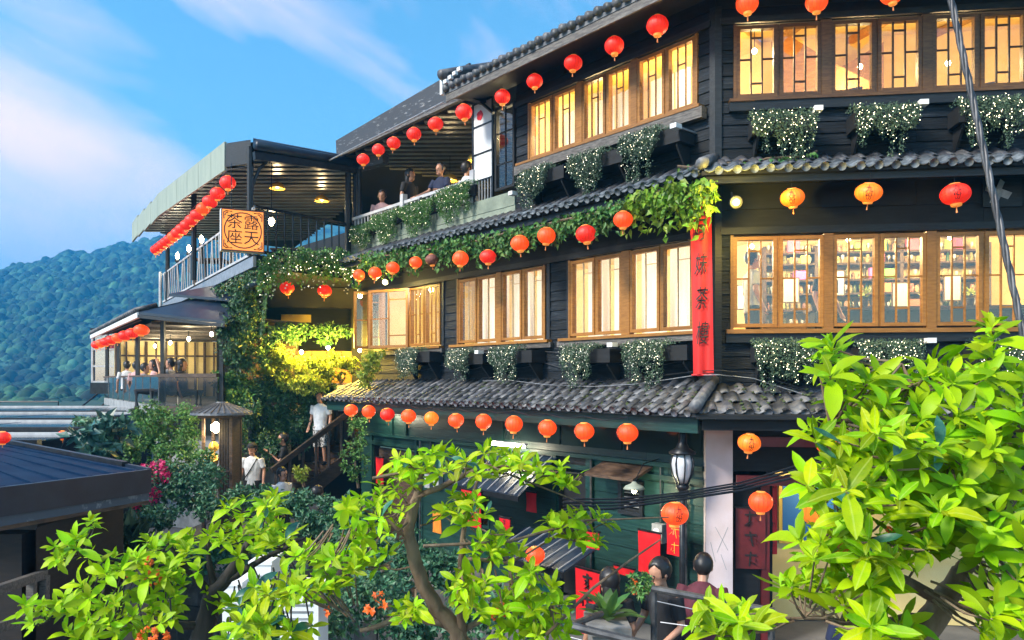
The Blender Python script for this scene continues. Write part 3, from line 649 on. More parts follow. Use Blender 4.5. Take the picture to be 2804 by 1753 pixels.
window(FA, win0[0], win0[1], win0[2], win0[3], m='green_board')
for k in range(5): board(FA, -1.57, -1.25, -.01, .05, 1.61 + k * .065, 1.622 + k * .065, 'grey_metal', 'louvre')
for a in ((-1.64, -1.58, 1.5, 2.0), (-1.24, -1.18, 1.5, 2.0), (-1.578, -1.242, 1.5, 1.56), (-1.578, -1.242, 1.94, 2.0)): board(FA, a[0], a[1], -.07, -.024, a[2], a[3], 'trim', 'vent_frame')
# small timber hood over the vent
hd = MB(); hd.hexa([(-1.95, -.45, 2.05), (-1.02, -.45, 2.05), (-1.02, -.03, 2.20), (-1.95, -.03, 2.20), (-1.95, -.45, 2.09), (-1.02, -.45, 2.09), (-1.02, -.03, 2.24), (-1.95, -.03, 2.24)])
obj('vent_hood', hd, 'old_wood', house, FA.M)
def awning(fr, x0, x1, y0, z0, y1, z1, label, n):
    t = thing('awning', label, 'awning', fr.M @ T((x0 + x1) / 2, y0, z0), 'ribbed awnings on the green wall')
    obj('awning_sheet', MB().hexa([(x0, y1, z1), (x1, y1, z1), (x1, y0, z0), (x0, y0, z0), (x0, y1, z1 + .02), (x1, y1, z1 + .02), (x1, y0, z0 + .02), (x0, y0, z0 + .02)]), 'navy_sheet', t, fr.M)
    for k in range(n):
        x = x0 + (x1 - x0) * (k + .5) / n
        obj('awning_rib', MB().bar((x, y0, z0 + .028), (x, y1, z1 + .028), .022, .016), 'grey_metal', t, fr.M)
    obj('front_bar', MB().box(x0, x1, y1 - .02, y1 + .01, z1 - .07, z1 + .01), 'black_metal', t, fr.M)
awning(FA, -4.95, -2.95, -.03, 2.20, -.85, 1.66, 'wide ribbed blue-black metal awning above the green doorway', 9)
awning(FA, -2.9, -1.3, -.75, 1.18, -1.5, .92, 'small ribbed blue-black awning low beside the corner lamp post', 8)
# strip lights above the lanterns and awning
for (x, z, lab) in ((-7.9, 2.78, 'bright strip light under the tiled skirt roof by the stairs'), (-3.9, 2.36, 'bright strip light mounted above the wide ribbed awning')):
    t = thing('strip_light', lab, 'lamp', FA.M @ T(x, -.3, z)); M_ = FA.M @ T(x, -.3, z)
    obj('tube', MB().tube([(-.45, 0, 0), (.45, 0, 0)], .022, 8), 'tube_light', t, M_, True); obj('housing', MB().box(-.5, .5, -.03, .03, .025, .055), 'white_paint', t, M_)
    for e in (-.25, .25): lamp(t, M_ @ T(e, -.06, -.05), 7, (1, .88, .62), .05)
# corner pillar, red lintels and the dark entrance of face B
obj('pillar', MB().box(-.14, .20, -.10, .25, 0, 2.925), 'pillar_paint', house, FB.M)
gw = MB()
for a, b in (((-.02, 1.55), (.14, 1.25)), ((.14, 1.55), (-.0, 1.22)), ((-.08, 1.35), (-.02, 1.1)), ((.05, 1.2), (.12, 1.0))): gw.bar((a[0], -.1015, a[1]), (b[0], -.1015, b[1]), .006, .002, (0, 1, 0))
obj('scratches', gw, 'concrete', house, FB.M, kind='stuff')
for y, z0, z1 in ((-.45, 2.62, 2.74), (-.30, 2.12, 2.24)):
    b = MB(); b.box(.22, BX, y, y + .08, z0, z1); obj('red_lintel', b, 'dark_red', house, FB.M)
obj('red_post', MB().box(.58, .68, .0, .1, 0, 2.115), 'dark_red', house, FB.M)
obj('entrance_wall', MB().box(.75, BX - .002, 1.2, 1.25, 0, 2.92), 'cream_wall', house, FB.M); obj('entrance_side', MB().box(.66, .74, .12, 1.24, 0, 2.92), 'soffit', house, FB.M)
obj('entrance_door', MB().box(.24, .575, .06, .10, 0, 2.11), 'soffit', house, FB.M)
obj('transom', MB().box(.22, BX, .1, .15, 2.25, 2.92), 'soffit', house, FB.M)
t = thing('entrance_lamp', 'warm ceiling lamp inside the red entrance', 'lamp', FB.M @ T(1.6, .6, 2.3)); obj('globe', MB().lathe([(.01, -.06), (.06, 0), (.01, .06)], 10), 'bulb', t, FB.M @ T(1.6, .6, 2.2), True); obj('cord', MB().tube([(0, 0, .06), (0, 0, .7)], .006, 5), 'black_metal', t, FB.M @ T(1.6, .6, 2.2)); lamp(t, FB.M @ T(1.6, .6, 2.08), 25)
# blue and gold picture, red hangings in the entrance
t = thing('framed_picture', 'blue picture with a large gold disc in a gold frame', 'picture', FB.M @ T(1.25, 1.1, 1.2))
x0, z0 = FB.hd(1842, 1285, -1.1); x1, z1 = FB.hd(1985, 1140, -1.1)
obj('frame', MB().box(x0, x1, 1.15, 1.195, z0, z1), 'gold', t, FB.M); obj('print', MB().box(x0 + .05, x1 - .05, 1.145, 1.149, z0 + .05, z1 - .05), 'blue_print', t, FB.M)
dsk = MB(); dsk.lathe([(.17, 0), (.17, .01), (.14, .012)], 28); obj('disc', dsk, 'orange_cloth', t, FB.M @ T((x0 + x1) / 2 + .06, 1.14, (z0 + z1) / 2) @ Matrix.Rotation(PI / 2, 4, 'X'))
def strokes(M_, parent, w, h, n, seed, m='ink', th=.012):
    """illegible brush characters: a column of n glyphs made of short strokes"""
    r = random.Random(seed); 
    for k in range(n):
        b = MB(); cz = h / 2 - h * (k + .5) / n; s = min(w, h / n) * .36
        b.bar((-s * .8, 0, cz + s * .5), (s * .8, 0, cz + s * .55), .002, th, (0, 0, 1)); b.bar((r.uniform(-.2, .2) * s, 0.0006, cz + s), (r.uniform(-.3, .3) * s, .0006, cz - s), .002, th, (1, 0, 0))
        for q in range(3):
            a = Vector((r.uniform(-.8, .8) * s, -.0006 * q, cz + r.uniform(-.6, .3) * s)); d = Vector((r.uniform(-.8, .8) * s, 0, r.uniform(-.8, -.1) * s)); b.bar(a, a + d, .002, th, (0, 1, 0))
        obj('brush_writing', b, m, parent, M_)
def hanging(fr, xa, ya, xb, yb, o, m, label, n=0, ink='ink', grp=None, seed=1, th=.01, cat='banner', name='red_hanging'):
    x0, z1 = fr.hd(xa, ya, o); x1, z0 = fr.hd(xb, yb, o)
    M_ = fr.M @ T((x0 + x1) / 2, -o, (z0 + z1) / 2); t = thing(name, label, cat, fr.M @ T((x0 + x1) / 2, -o, z0), grp)
    w, h = x1 - x0, z1 - z0; b = MB(); nx, nz = 4, 6
    for j in range(nz + 1):
        for i in range(nx + 1): b.v.append((-w / 2 + w * i / nx, .006 * math.sin(i * 2.1 + j * .7), -h / 2 + h * j / nz))
    for j in range(nz):
        for i in range(nx): q = j * (nx + 1) + i; b.face((q, q + 1, q + nx + 2, q + nx + 1))
    k = len(b.v); b.v += [(x, y + .012, z) for x, y, z in b.v[:k]]
    for f in [f for f in b.f]: b.face([i + k for i in f][::-1])
    obj('cloth', b, m, t, M_, True)
    obj('rod', MB().box(-w / 2 - .01, w / 2 + .01, -.012, .024, h / 2, h / 2 + .02), 'black_metal', t, M_)
    if n: strokes(M_ @ T(0, -.014, 0), t, w, h, n, seed, ink, th)
    return t
hanging(FB, 1738, 1200, 1808, 1345, .02, 'dark_red', 'dark red board with black brush characters on the entrance door', 3, seed=4, th=.02, cat='sign', name='door_board')
hanging(FB, 1815, 1122, 1836, 1310, -.2, 'red_paint', 'narrow red hanging with black brush writing beside the blue picture', 4, seed=5, th=.008)
hanging(FA, 1508, 1252, 1560, 1362, .30, 'red_paint', 'wide red paper hanging on the green wall', 0)
hanging(FA, 1575, 1235, 1618, 1318, .35, 'red_paint', 'short red hanging below a lit paper globe', 2, 'yellow_paper', seed=8, th=.006)
hanging(FA, 1450, 1335, 1498, 1365, .6, 'red_paint', 'low red hanging half hidden by potted plants', 0)
hanging(FA, 1090, 1155, 1136, 1250, .9, 'red_paint', 'red hanging with a broad pale stroke above the young tree', 1, 'cloth_pink', seed=9, th=.02)
hanging(FA, 1022, 1205, 1042, 1262, .9, 'orange_cloth', 'orange yellow cloth strip hanging above the young tree', 0)
hanging(FA, 1243, 1162, 1266, 1212, .5, 'red_paint', 'small red hanging with a pale edge between the two awnings', 0)
hanging(FA, 1180, 1222, 1205, 1262, 1.1, 'red_paint', 'red paper strip hanging near the low lantern', 2, seed=21, th=.008)
hanging(FA, 888, 1080, 905, 1145, .05, 'red_paint', 'tall red door hanging beside the dark doorway', 0)
hanging(FA, 1360, 1340, 1418, 1512, 1.8, 'red_paint', 'long red street banner with black brush characters by the railing', 3, seed=12, th=.03)
hanging(FA, 1368, 1250, 1415, 1300, 1.5, 'red_paint', 'red awning hanging behind the young leaves', 0)
# the long vertical banner at the corner
bt = thing('corner_banner', 'tall red fabric banner with black brush characters hung down the corner', 'banner', FA.M @ T(.08, -.33, 3.5))
bw = MB(); nx, nz = 8, 24
zt, zb = 5.76, 3.52
for j in range(nz + 1):
    for i in range(nx + 1):
        u, v = i / nx, j / nz; bw.v.append((-.132 + .264 * u + .04 * v, .018 * math.sin(u * 9 + v * 2) * (.35 + v), -(zt - zb) / 2 + (zt - zb) * (1 - v)))
for j in range(nz):
    for i in range(nx): q = j * (nx + 1) + i; bw.face((q, q + 1, q + nx + 2, q + nx + 1))
MBN = T(*FA.P(.02, -.36, (zt + zb) / 2)) @ RZ(math.radians(-24))
obj('cloth', bw, 'red_banner', bt, MBN, True)
for k, ch in enumerate('阿妹茶樓'):
    me = text_mesh(ch, .27); me.materials.clear(); me.materials.append(MATS['ink'])
    z = (-.30 - k * .44) + (zt - zb) / 2 - .12; v = .1 + k * .2
    for vt in me.vertices:
        x_, y_ = vt.co.x * .58, vt.co.y * 1.15; vt.co = (x_ + .04 * v + .10 * y_, -.028 + .018 * math.sin((x_ + .132) / .264 * 9 + v * 2) * (.35 + v) + vt.co.z * .5, y_)
    place('character', me, bt, MBN @ T(0, 0, z))
for z in (zt + .01, zb - .01): obj('rod', MB().tube([(-.15, 0, z - (zt + zb) / 2), (.15, 0, z - (zt + zb) / 2)] if z > 5 else [(-.11, 0, z - (zt + zb) / 2), (.19, 0, z - (zt + zb) / 2)], .012, 6), 'red_paint', bt, MBN)
# spotlights on the house: the corner flood and the one by the open shutters
def spot(p, label, e, r=.05, color=(1, .85, .45), glow='bulb', aim=(0, -1, -.2)):
    t = thing('flood_light', label, 'lamp', T(*p)); d = Vector(aim).normalized(); M_ = T(*p) @ d.to_track_quat('Z', 'Y').to_matrix().to_4x4()
    obj('housing', MB().lathe([(.02, -.16), (.05, -.14), (.075, -.03), (.08, .0), (.07, .005)], 12), 'black_metal', t, M_, True)
    obj('bulb', MB().lathe([(.005, .0), (r, .012), (r * .8, .03), (.01, .045)], 12), glow, t, M_, True)
    obj('arm', MB().tube([(0, 0, -.1), (0, .12, -.22)], .012, 6), 'black_metal', t, M_)
    lamp(t, M_ @ T(0, 0, .2), e, color, .05); return t
fx, fz_ = FB.hd(1739, 478, .9); pc = FB.P(fx, -.9, fz_); spot(pc, 'dazzling yellow flood light on the corner below the eave', 60, .04, (1, .72, .12), 'flood_bulb')
pc2 = FA.P(-7.55, -.45, 5.42); spot(pc2, 'bright yellow flood light above the open shutters', 26, .05, (1, .75, .2), aim=(-.3, -1, -.5))
# security lights on little arms beside the flower boxes
def cam_box(fr, x, y, o, label):
    a, z = fr.hd(x, y, o); t = thing('wall_floodlight', label, 'lamp', fr.M @ T(a, -o, z), 'white box lights over the flower boxes')
    obj('body', MB().box(a - .05, a + .05, -o - .09, -o + .03, z - .03, z + .03), 'white_paint', t, fr.M); obj('arm', MB().box(a - .015, a + .015, -o + .031, -.03, z - .012, z + .012), 'grey_metal', t, fr.M)
for x, y, w in ((1930, 260, 'first'), (2177, 246, 'second')): cam_box(FB, x, y, .42, 'white box light over the ' + w + ' lit flower box right of the corner')
for x, y, w in ((2195, 805, 'middle'), (1945, 808, 'corner')): cam_box(FB, x, y, .42, 'white box light over the %s flower box below the bar windows' % w)
for x, y, w in ((1600, 300, 'corner'), (1215, 458, 'far')): cam_box(FA, x, y, .42, 'white box light over the %s flower box below the top ledge' % w)
for x, y, w in ((1450, 815, 'third'), (1135, 832, 'far')): cam_box(FA, x, y, .42, 'white box light by the %s flower box above the lower tiles' % w)

# ================================================================ roofed terrace on the top floor, along face A
ter = thing('roofed_terrace', 'open dark terrace beside the top floor with a scratched metal fascia and pale railing', 'terrace', FA.M @ T(-7, 0, 6.3))
def tb(x0, x1, y0, y1, z0, z1, m, name, k=None): return obj(name, MB().box(x0, x1, y0, y1, z0, z1), m, ter, FA.M, False, k)
tb(-9.75, -3.99, -.04, 4.2, 6.2, 6.42, 'moss_plaster', 'floor'); tb(-9.75, -3.99, -.05, .05, 6.421, 6.66, 'moss_plaster', 'parapet')
fz = MB(); fz.hexa([(-9.85, -.34, 8.50), (-4.86, -.34, 8.50), (-4.86, -.30, 8.50), (-9.85, -.30, 8.50), (-9.85, -.36, 8.84), (-4.86, -.36, 9.02), (-4.86, -.32, 9.02), (-9.85, -.32, 8.84)]); obj('fascia', fz, 'fascia_metal', ter, FA.M)
fe = MB(); fe.hexa([(-9.86, -.37, 8.44), (-4.85, -.37, 8.44), (-4.85, -.28, 8.44), (-9.86, -.28, 8.44), (-9.86, -.37, 8.495), (-4.85, -.37, 8.495), (-4.85, -.28, 8.495), (-9.86, -.28, 8.495)]); obj('fascia_trim', fe, 'ledge_wood', ter, FA.M)
rf = MB(); rf.hexa([(-9.86, -.29, 8.50), (-4.96, -.29, 8.50), (-4.96, 4.2, 8.5), (-9.86, 4.2, 8.5), (-9.86, -.29, 8.6), (-4.96, -.29, 8.6), (-4.96, 4.2, 8.6), (-9.86, 4.2, 8.6)]); obj('roof', rf, 'soffit', ter, FA.M); tb(-17, -9.87, .7, 4.2, 8.5, 8.6, 'soffit', 'rear_roof')
tb(-24, -3.99, 4.1, 4.2, 6.43, 8.49, 'soffit', 'back_wall')
tb(-4.0, -3.985, .15, 4.1, 6.43, 8.49, 'soffit', 'side_wall')
def ribs(inside, z, ylo, yhi, step, parent, zfun=None):
    """ceiling corrugation: bars that run left to right, cut to the outline given by inside(y) -> (x0, x1)"""
    y = ylo
    while y < yhi:
        s = inside(y)
        if s and s[1] - s[0] > .1:
            zz = zfun(y) if zfun else z
            obj('roof_rib', MB().hexa([(s[0], y, zz), (s[1], y, zz), (s[1], y + step * .5, zz), (s[0], y + step * .5, zz), (s[0], y + step * .12, zz + .05), (s[1], y + step * .12, zz + .05), (s[1], y + step * .38, zz + .05), (s[0], y + step * .38, zz + .05)]), 'corrugated', parent)
        y += step
def terr(y):
    # bounded by the terrace front (local y=-.25) and its back (local y=4), local x between -9.8 and -5
    f = lambda x: (Vector((x, y, 0)) - FA.o)
    xs = [-9 + k * .05 for k in range(260)]; ok = [x for x in xs if -9.8 < f(x).dot(FA.x) < -5.0 and -.25 < f(x).dot(FA.y) < 4.0]
    return (ok[0], ok[-1]) if len(ok) > 1 else None
ribs(terr, 8.44, 13.6, 20.5, .30, ter)
# railing
tb(-9.7, -5.25, -.03, .03, 7.06, 7.12, 'rail_paint', 'top_rail'); tb(-9.7, -5.25, -.02, .02, 6.70, 6.73, 'rail_paint', 'bottom_rail')
x = -9.62
while x < -5.3: tb(x, x + .03, -.014, .014, 6.731, 7.059, 'rail_paint', 'baluster'); x += .145
for x in (-7.62, -5.25): tb(x, x + .11, -.06, .05, 6.665, 7.26, 'rail_paint', 'newel')
for x in (-9.72, -9.55): obj('post', MB().tube([(x, .06, 6.43), (x, .06, 8.5)], .06, 8), 'black_metal', ter, FA.M)
obj('brace', MB().tube([(-5.0, -.1, 8.5), (-4.5, -.1, 8.1)], .03, 6), 'black_metal', ter, FA.M)
# white screen panel with the red seal, and the glazed bay beside it
t = thing('screen_panel', 'white paper screen with a red seal at the top, beside the terrace railing', 'screen', FA.M @ T(-4.9, 0, 6.4))
for x in (-5.2, -4.63): obj('stile', MB().box(x, x + .035, -.04, .0, 6.42, 8.44), 'black_metal', t, FA.M)
for z in (6.56, 7.02, 7.5, 8.0, 8.42): obj('rail', MB().box(-5.164, -4.631, -.038, -.002, z, z + .025), 'black_metal', t, FA.M)
for z0, z1 in ((7.046, 7.499), (7.526, 7.999), (8.026, 8.419)): obj('paper', MB().box(-5.163, -4.632, -.022, -.016, z0, z1), 'white_paint', t, FA.M)
for k in range(6): obj('baluster', MB().box(-5.1 + k * .085, -5.08 + k * .085, -.03, -.01, 6.586, 7.019), 'grey_metal', t, FA.M)
sl = MB(); sl.lathe([(.085, 0), (.085, .003), (.05, .004)], 14, rib=.25, nr=9); obj('red_seal', sl, 'red_paint', t, FA.M @ T(-4.98, -.0265, 8.2) @ Matrix.Rotation(PI / 2, 4, 'X'))
window(FA, -4.55, -4.02, 6.75, 8.2, cols=([.3, .7], [.3, .7]), m='soffit', parent=ter)
t = thing('wall_lantern', 'small warm lamp behind the glazed bay at the terrace end', 'lamp', FA.M @ T(-4.35, .3, 7.9)); obj('shade', MB().lathe([(.05, -.12), (.07, 0), (.03, .1)], 10), 'bulb', t, FA.M @ T(-4.35, .3, 7.95), True); obj('hook', MB().tube([(0, 0, .1), (0, 0, .5)], .008, 5), 'black_metal', t, FA.M @ T(-4.35, .3, 7.95)); lamp(t, FA.M @ T(-4.35, .2, 7.75), 12)
def wicker(p, label, e=8):
    t = thing('wicker_pendant', label, 'lamp', T(*p), 'wicker pendant lamps under the terrace roofs'); M_ = T(*p)
    obj('shade', MB().lathe([(.04, .10), (.14, .04), (.19, -.06), (.175, -.065), (.13, .03), (.03, .09)], 14, rib=.06, nr=12), 'gold', t, M_, True); obj('bulb', MB().lathe([(.01, -.05), (.04, 0), (.01, .05)], 10), 'bulb', t, M_, True); obj('cord', MB().tube([(0, 0, .1), (0, 0, .5)], .006, 5), 'black_metal', t, M_); lamp(t, M_ @ T(0, 0, -.13), e)
for k, (a, y_) in enumerate(((-6.3, .9), (-7.9, 1.4))): wicker(FA.P(a, y_, 7.9), ('wicker pendant lamp over the terrace railing', 'wicker pendant lamp deeper under the terrace roof')[k])
obj('string_pipe', MB().tube([FA.P(-5.1, -.75, 8.30), FA.P(-9.6, -.75, 8.22)], .015, 6), 'grey_metal', ter)
for x in (-5.1, -7.3, -9.6): obj('pipe_bracket', MB().tube([FA.P(x, -.75, 8.28), FA.P(x, -.33, 8.47)], .012, 5), 'grey_metal', ter)

# ================================================================ corner pavilion with the lit sign
S0, S1v, AJ = Vector((-5.2, 15.5, 0)), Vector((-11.5, 25.3, 0)), Vector((-3.63, 17.4, 0))
pav = thing('terrace_pavilion', 'open sided dining pavilion with corrugated roof, pale eave boards and black posts', 'pavilion', T(-6, 18, 5.8))
slabpoly('floor', [S0, AJ, (-4.3, 20, 0), (-8.5, 28, 0), S1v], 5.72, 5.98, 'black_metal', pav)
p1, p2, p3 = Vector((-6.0, 16.0, 0)), Vector((-9.47, 20.5, 0)), Vector((-11.9, 24.0, 0))
def fascia(a, b, za0, za1, zb0, zb1, m, name, th=.05):
    d = (b - a).normalized(); n = Vector((d.y, -d.x, 0)) * th
    return obj(name, MB().hexa([(*a.xy, za0), (*b.xy, zb0), (*(b + n).xy, zb0), (*(a + n).xy, za0), (*a.xy, za1), (*b.xy, zb1), (*(b + n).xy, zb1), (*(a + n).xy, za1)]), m, pav)
for k in range(6): fascia(p1.lerp(p2, k / 6), p1.lerp(p2, (k + .985) / 6), 7.82, 8.42, 7.82, 8.42, 'pale_fascia', 'eave_panel')
for k in range(4): fascia(p2.lerp(p3, k / 4), p2.lerp(p3, (k + .985) / 4), 7.82, 8.42, 7.76, 8.34, 'pale_fascia', 'eave_panel')
roofp = [p1 + Vector((.02, .1, 0)), S0 + Vector((-.1, .15, 0)), AJ + Vector((.15, .1, 0)), Vector((-4.0, 20.0, 0)), Vector((-8, 28, 0)), p3 + Vector((.1, .2, 0)), p2 + Vector((.1, .05, 0))]
slabpoly('roof', roofp, 8.22, 8.30, 'soffit', pav)
def inpoly(pts):
    def f(y):
        xs = []
        for k in range(len(pts)):
            a, b = pts[k], pts[(k + 1) % len(pts)]
            if (a[1] - y) * (b[1] - y) < 0: xs.append(a[0] + (b[0] - a[0]) * (y - a[1]) / (b[1] - a[1]))
        return (min(xs) + .05, max(xs) - .05) if len(xs) > 1 else None
    return f
ribs(inpoly(roofp), 8.16, 16.0, 26, .36, pav)
# rolled awning and beam across the front
obj('awning_roll', MB().tube([pd(604, 342, 15.4), pd(700, 362, 16.2), pd(845, 386, 17.3)], [.10, .11, .10], 10), 'navy_sheet', pav, None, True)
obj('front_beam', MB().bar(pd(600, 368, 15.5), pd(842, 402, 17.35), .10, .16), 'black_metal', pav)
obj('front_gutter', MB().hexa([pd(598, 350, 15.5), pd(845, 390, 17.45), pd(845, 388, 17.6), pd(598, 348, 15.65), pd(598, 328, 15.5), pd(845, 374, 17.45), pd(845, 372, 17.6), pd(598, 326, 15.65)]), 'navy_sheet', pav)
obj('roof_end', MB().hexa([pd(532, 395, 16.0), pd(592, 385, 15.6), pd(592, 380, 15.8), pd(536, 392, 16.2), pd(534, 340, 16.0), pd(592, 332, 15.6), pd(592, 330, 15.8), pd(538, 338, 16.2)]), 'trim', pav)
obj('box_beam', MB().hexa([(*AJ.xy, 8.2), (*(AJ + Vector((.8, -.6, 0))).xy, 8.2), (*(AJ + Vector((.9, -.4, 0))).xy, 8.2), (*(AJ + Vector((.1, .2, 0))).xy, 8.2), (*AJ.xy, 8.62), (*(AJ + Vector((.8, -.6, 0))).xy, 8.72), (*(AJ + Vector((.9, -.4, 0))).xy, 8.72), (*(AJ + Vector((.1, .2, 0))).xy, 8.62)]), 'fascia_metal', pav)
pst = lambda x, d, z0=5.98, z1=8.2, r=.07: obj('post', MB().tube([((x * KD - CX) / F * d, d, z0), ((x * KD - CX) / F * d, d, z1)], r, 8), 'black_metal', pav)
for x, d in ((591, 15.65), (822, 17.3), (458, 19.5), (396, 24.6)): pst(x, d)
obj('curved_brace', MB().tube([pd(596, 440, 15.7), pd(612, 400, 15.75), pd(640, 372, 15.9)], .035, 6), 'black_metal', pav)
u = (S1v - S0).normalized(); L_ = (S1v - S0).length
for z in (6.02, 6.92): obj('side_rail', MB().bar((*S0.xy, z), (*S1v.xy, z), .05, .05), 'rail_paint', pav)
s = .15
while s < L_:
    p = S0 + u * s; lean = rnd(-.05, .05); obj('baluster', MB().bar((p.x, p.y, 6.05), (p.x + lean, p.y + lean, 6.89), .035, .02), 'rail_paint', pav); s += .34
obj('edge_beam', MB().bar((*S0.xy, 5.84), (*S1v.xy, 5.84), .06, .22), 'grey_metal', pav)
obj('lower_beam', MB().bar((*(S0 + Vector((.2, .1, 0))).xy, 5.5), (*(S1v + Vector((.2, .1, 0))).xy, 5.5), .08, .14), 'black_metal', pav)
obj('end_pole', MB().tube([(S1v.x - .1, S1v.y, 4.9), (S1v.x - .1, S1v.y, 7.0)], .05, 7), 'rail_paint', pav)
v = (AJ - S0).normalized(); L2 = (AJ - S0).length
for z in (6.05, 6.95): obj('front_rail', MB().bar((*S0.xy, z), (*AJ.xy, z), .06, .06), 'black_metal', pav)
s = .1
while s < L2: p = S0 + v * s; obj('baluster', MB().bar((p.x, p.y, 6.08), (p.x, p.y, 6.92), .03, .03), 'black_metal', pav); s += .2
for k, (x, y, d) in enumerate(((476, 565, 20.2), (446, 587, 21.8), (419, 604, 23.4), (395, 622, 24.9))):
    p = pd(x, y, d); t = thing('lamp_post', 'black railing lamp with a white globe on the pavilion side, %s from the lit sign' % ORD[k], 'lamp', T(p.x, p.y, 6.9), 'globe lamps on the pavilion railing')
    obj('globe', MB().lathe([(.02, -.1), (.05, -.05), (.055, .02), (.03, .07), (.01, .1)], 10), 'bulb', t, T(*p), True); obj('stem', MB().tube([(0, 0, 6.5 - p.z), (0, 0, -.1)], [.05, .035], 7), 'black_metal', t, T(*p)); obj('collar', MB().lathe([(.05, -.2), (.075, -.17), (.05, -.11)], 8), 'black_metal', t, T(*p)); lamp(t, T(p.x, p.y, p.z - .0) @ T(.0, -.14, .02), 6, (1, .9, .7))
p = pd(641, 523, 16.3); t = thing('globe_lamp', 'yellow globe lamp hung under the pavilion roof behind the lit sign', 'lamp', T(*p)); obj('globe', MB().lathe([(.02, -.09), (.065, -.03), (.07, .02), (.03, .07)], 12), 'bulb', t, T(*p), True); obj('cord', MB().tube([(0, 0, .1), (0, 0, 8.2 - p.z)], .01, 5), 'black_metal', t, T(*p)); lamp(t, T(*p) @ T(0, 0, -.2), 12)
wicker(pd(655, 440, 18.2), 'wicker pendant lamp glowing under the pavilion corrugated roof', 14); wicker(pd(760, 470, 19.5), 'wicker pendant lamp beside the pavilion inner post', 14)
# tables and chairs silhouettes at the back
for k, (x, y) in enumerate(((-6.6, 18.6), (-8.2, 21.0), (-5.6, 19.4))):
    t = thing('dining_table', ('square dark dining table by the pavilion railing', 'square dark dining table at the far pavilion end', 'square dark dining table in the middle of the pavilion')[k], 'table', T(x, y, 5.98))
    obj('table_top', MB().box(-.4, .4, -.4, .4, .7, .74), 'old_wood', t, T(x, y, 5.98))
    for sx in (-.34, .34):
        for sy in (-.34, .34): obj('leg', MB().box(sx - .03, sx + .03, sy - .03, sy + .03, 0, .7), 'old_wood', t, T(x, y, 5.98))
# the lit sign box
sg = pd(574, 545, 14.9); sgM = T(*sg) @ RZ(math.radians(27)) ; sw, sh = .40, .405
sign = thing('lit_sign', 'glowing orange square sign box with four black seal characters in a ring', 'sign', T(*sg))
obj('case', MB().box(-sw, sw, .0, .22, -sh, sh), 'white_paint', sign, sgM); obj('face', MB().box(-sw + .02, sw - .02, -.008, -.001, -sh + .02, sh - .02), 'sign_face', sign, sgM)
fr_ = MB()
for a in ((-sw, -sw + .02, -sh, sh), (sw - .02, sw, -sh, sh)): fr_.box(a[0], a[1], -.014, -.0005, a[2], a[3])
for a in ((-sh, -sh + .02), (sh - .02, sh)): fr_.box(-sw + .02, sw - .02, -.013, -.001, a[0], a[1])
obj('rim', fr_, 'dark_red', sign, sgM)
rg = MB(); n = 40
for k in range(n):
    a = 2 * PI * k / n; rg.v += [(.330 * math.cos(a), -.0115, .330 * math.sin(a)), (.352 * math.cos(a), -.0115, .352 * math.sin(a))]
for k in range(n): j = (k + 1) % n; rg.face((2 * k, 2 * k + 1, 2 * j + 1, 2 * j))
obj('ring', rg, 'dark_red', sign, sgM)
for sx in (-1, 1):
    for sz in (-1, 1):
        c = MB(); c.tube([(sx * .35, -.011, sz * .20), (sx * .355, -.011, sz * .33), (sx * .31, -.011, sz * .355), (sx * .2, -.011, sz * .352)], .011, 4); c.tube([(sx * .33, -.011, sz * .27), (sx * .31, -.011, sz * .32), (sx * .27, -.011, sz * .33)], .010, 4); obj('corner_scroll', c, 'dark_red', sign, sgM)
for ch, x, z in (('露', .155, .145), ('天', .155, -.15), ('茶', -.155, .145), ('座', -.155, -.15)):
    me = text_mesh(ch, .30); me.materials.clear(); me.materials.append(MATS['ink']); place('character', me, sign, sgM @ T(x, -.012, z) @ Matrix.Rotation(PI / 2, 4, 'X'))
for x in (-.2, .2): obj('hanger', MB().tube([(x, .1, sh), (x, .1, sh + .9)], .008, 5), 'black_metal', sign, sgM)
obj('bracket', MB().bar((.35, .12, -.2), (.2, .75, -.2), .04, .04), 'black_metal', sign, sgM)

# ================================================================ dark lower block of the wing (behind the ivy)
blk = thing('wing_block', 'dark lower block under the pavilion, overgrown with ivy', 'building', T(-5, 18, 0))
LB0, LB1 = Vector((-6.75, 18.35, 0)), Vector((-3.75, 18.85, 0))
def bl(x0, x1, z0, z1, m, name, y0=0., y1=.12):
    d = (LB1 - LB0); e = d.normalized(); n = Vector((-e.y, e.x, 0)); A_, B_ = LB0 + e * x0, LB0 + e * x1
    q = [A_ + n * y0, B_ + n * y0, B_ + n * y1, A_ + n * y1]
    return obj(name, MB().hexa([(*p.xy, z0) for p in q] + [(*p.xy, z1) for p in q]), m, blk)
bl(-.3, 3.1, 0, 3.35, 'soffit', 'lower_wall'); bl(-.3, .45, 3.351, 5.7, 'soffit', 'pier'); bl(2.85, 3.1, 3.351, 5.7, 'soffit', 'pier'); bl(.451, 2.849, 5.2, 5.7, 'soffit', 'beam')
bl(-.3, 3.1, 3.36, 5.7, 'soffit', 'back_wall', 1.5, 1.6); bl(.451, 2.849, 3.36, 4.15, 'brown_panel', 'lattice_wall', .02, .08)
bl(1.0, 1.75, 4.95, 5.15, 'yellow_wall', 'lit_window', 1.44, 1.49)
for k in range(7): bl(.5 + k * .35, .52 + k * .35, 3.37, 4.14, 'old_wood', 'lattice_bar', -.01, .018)
bl(-.3, 3.1, 3.25, 3.34, 'soffit', 'ledge', -.3, -.01)
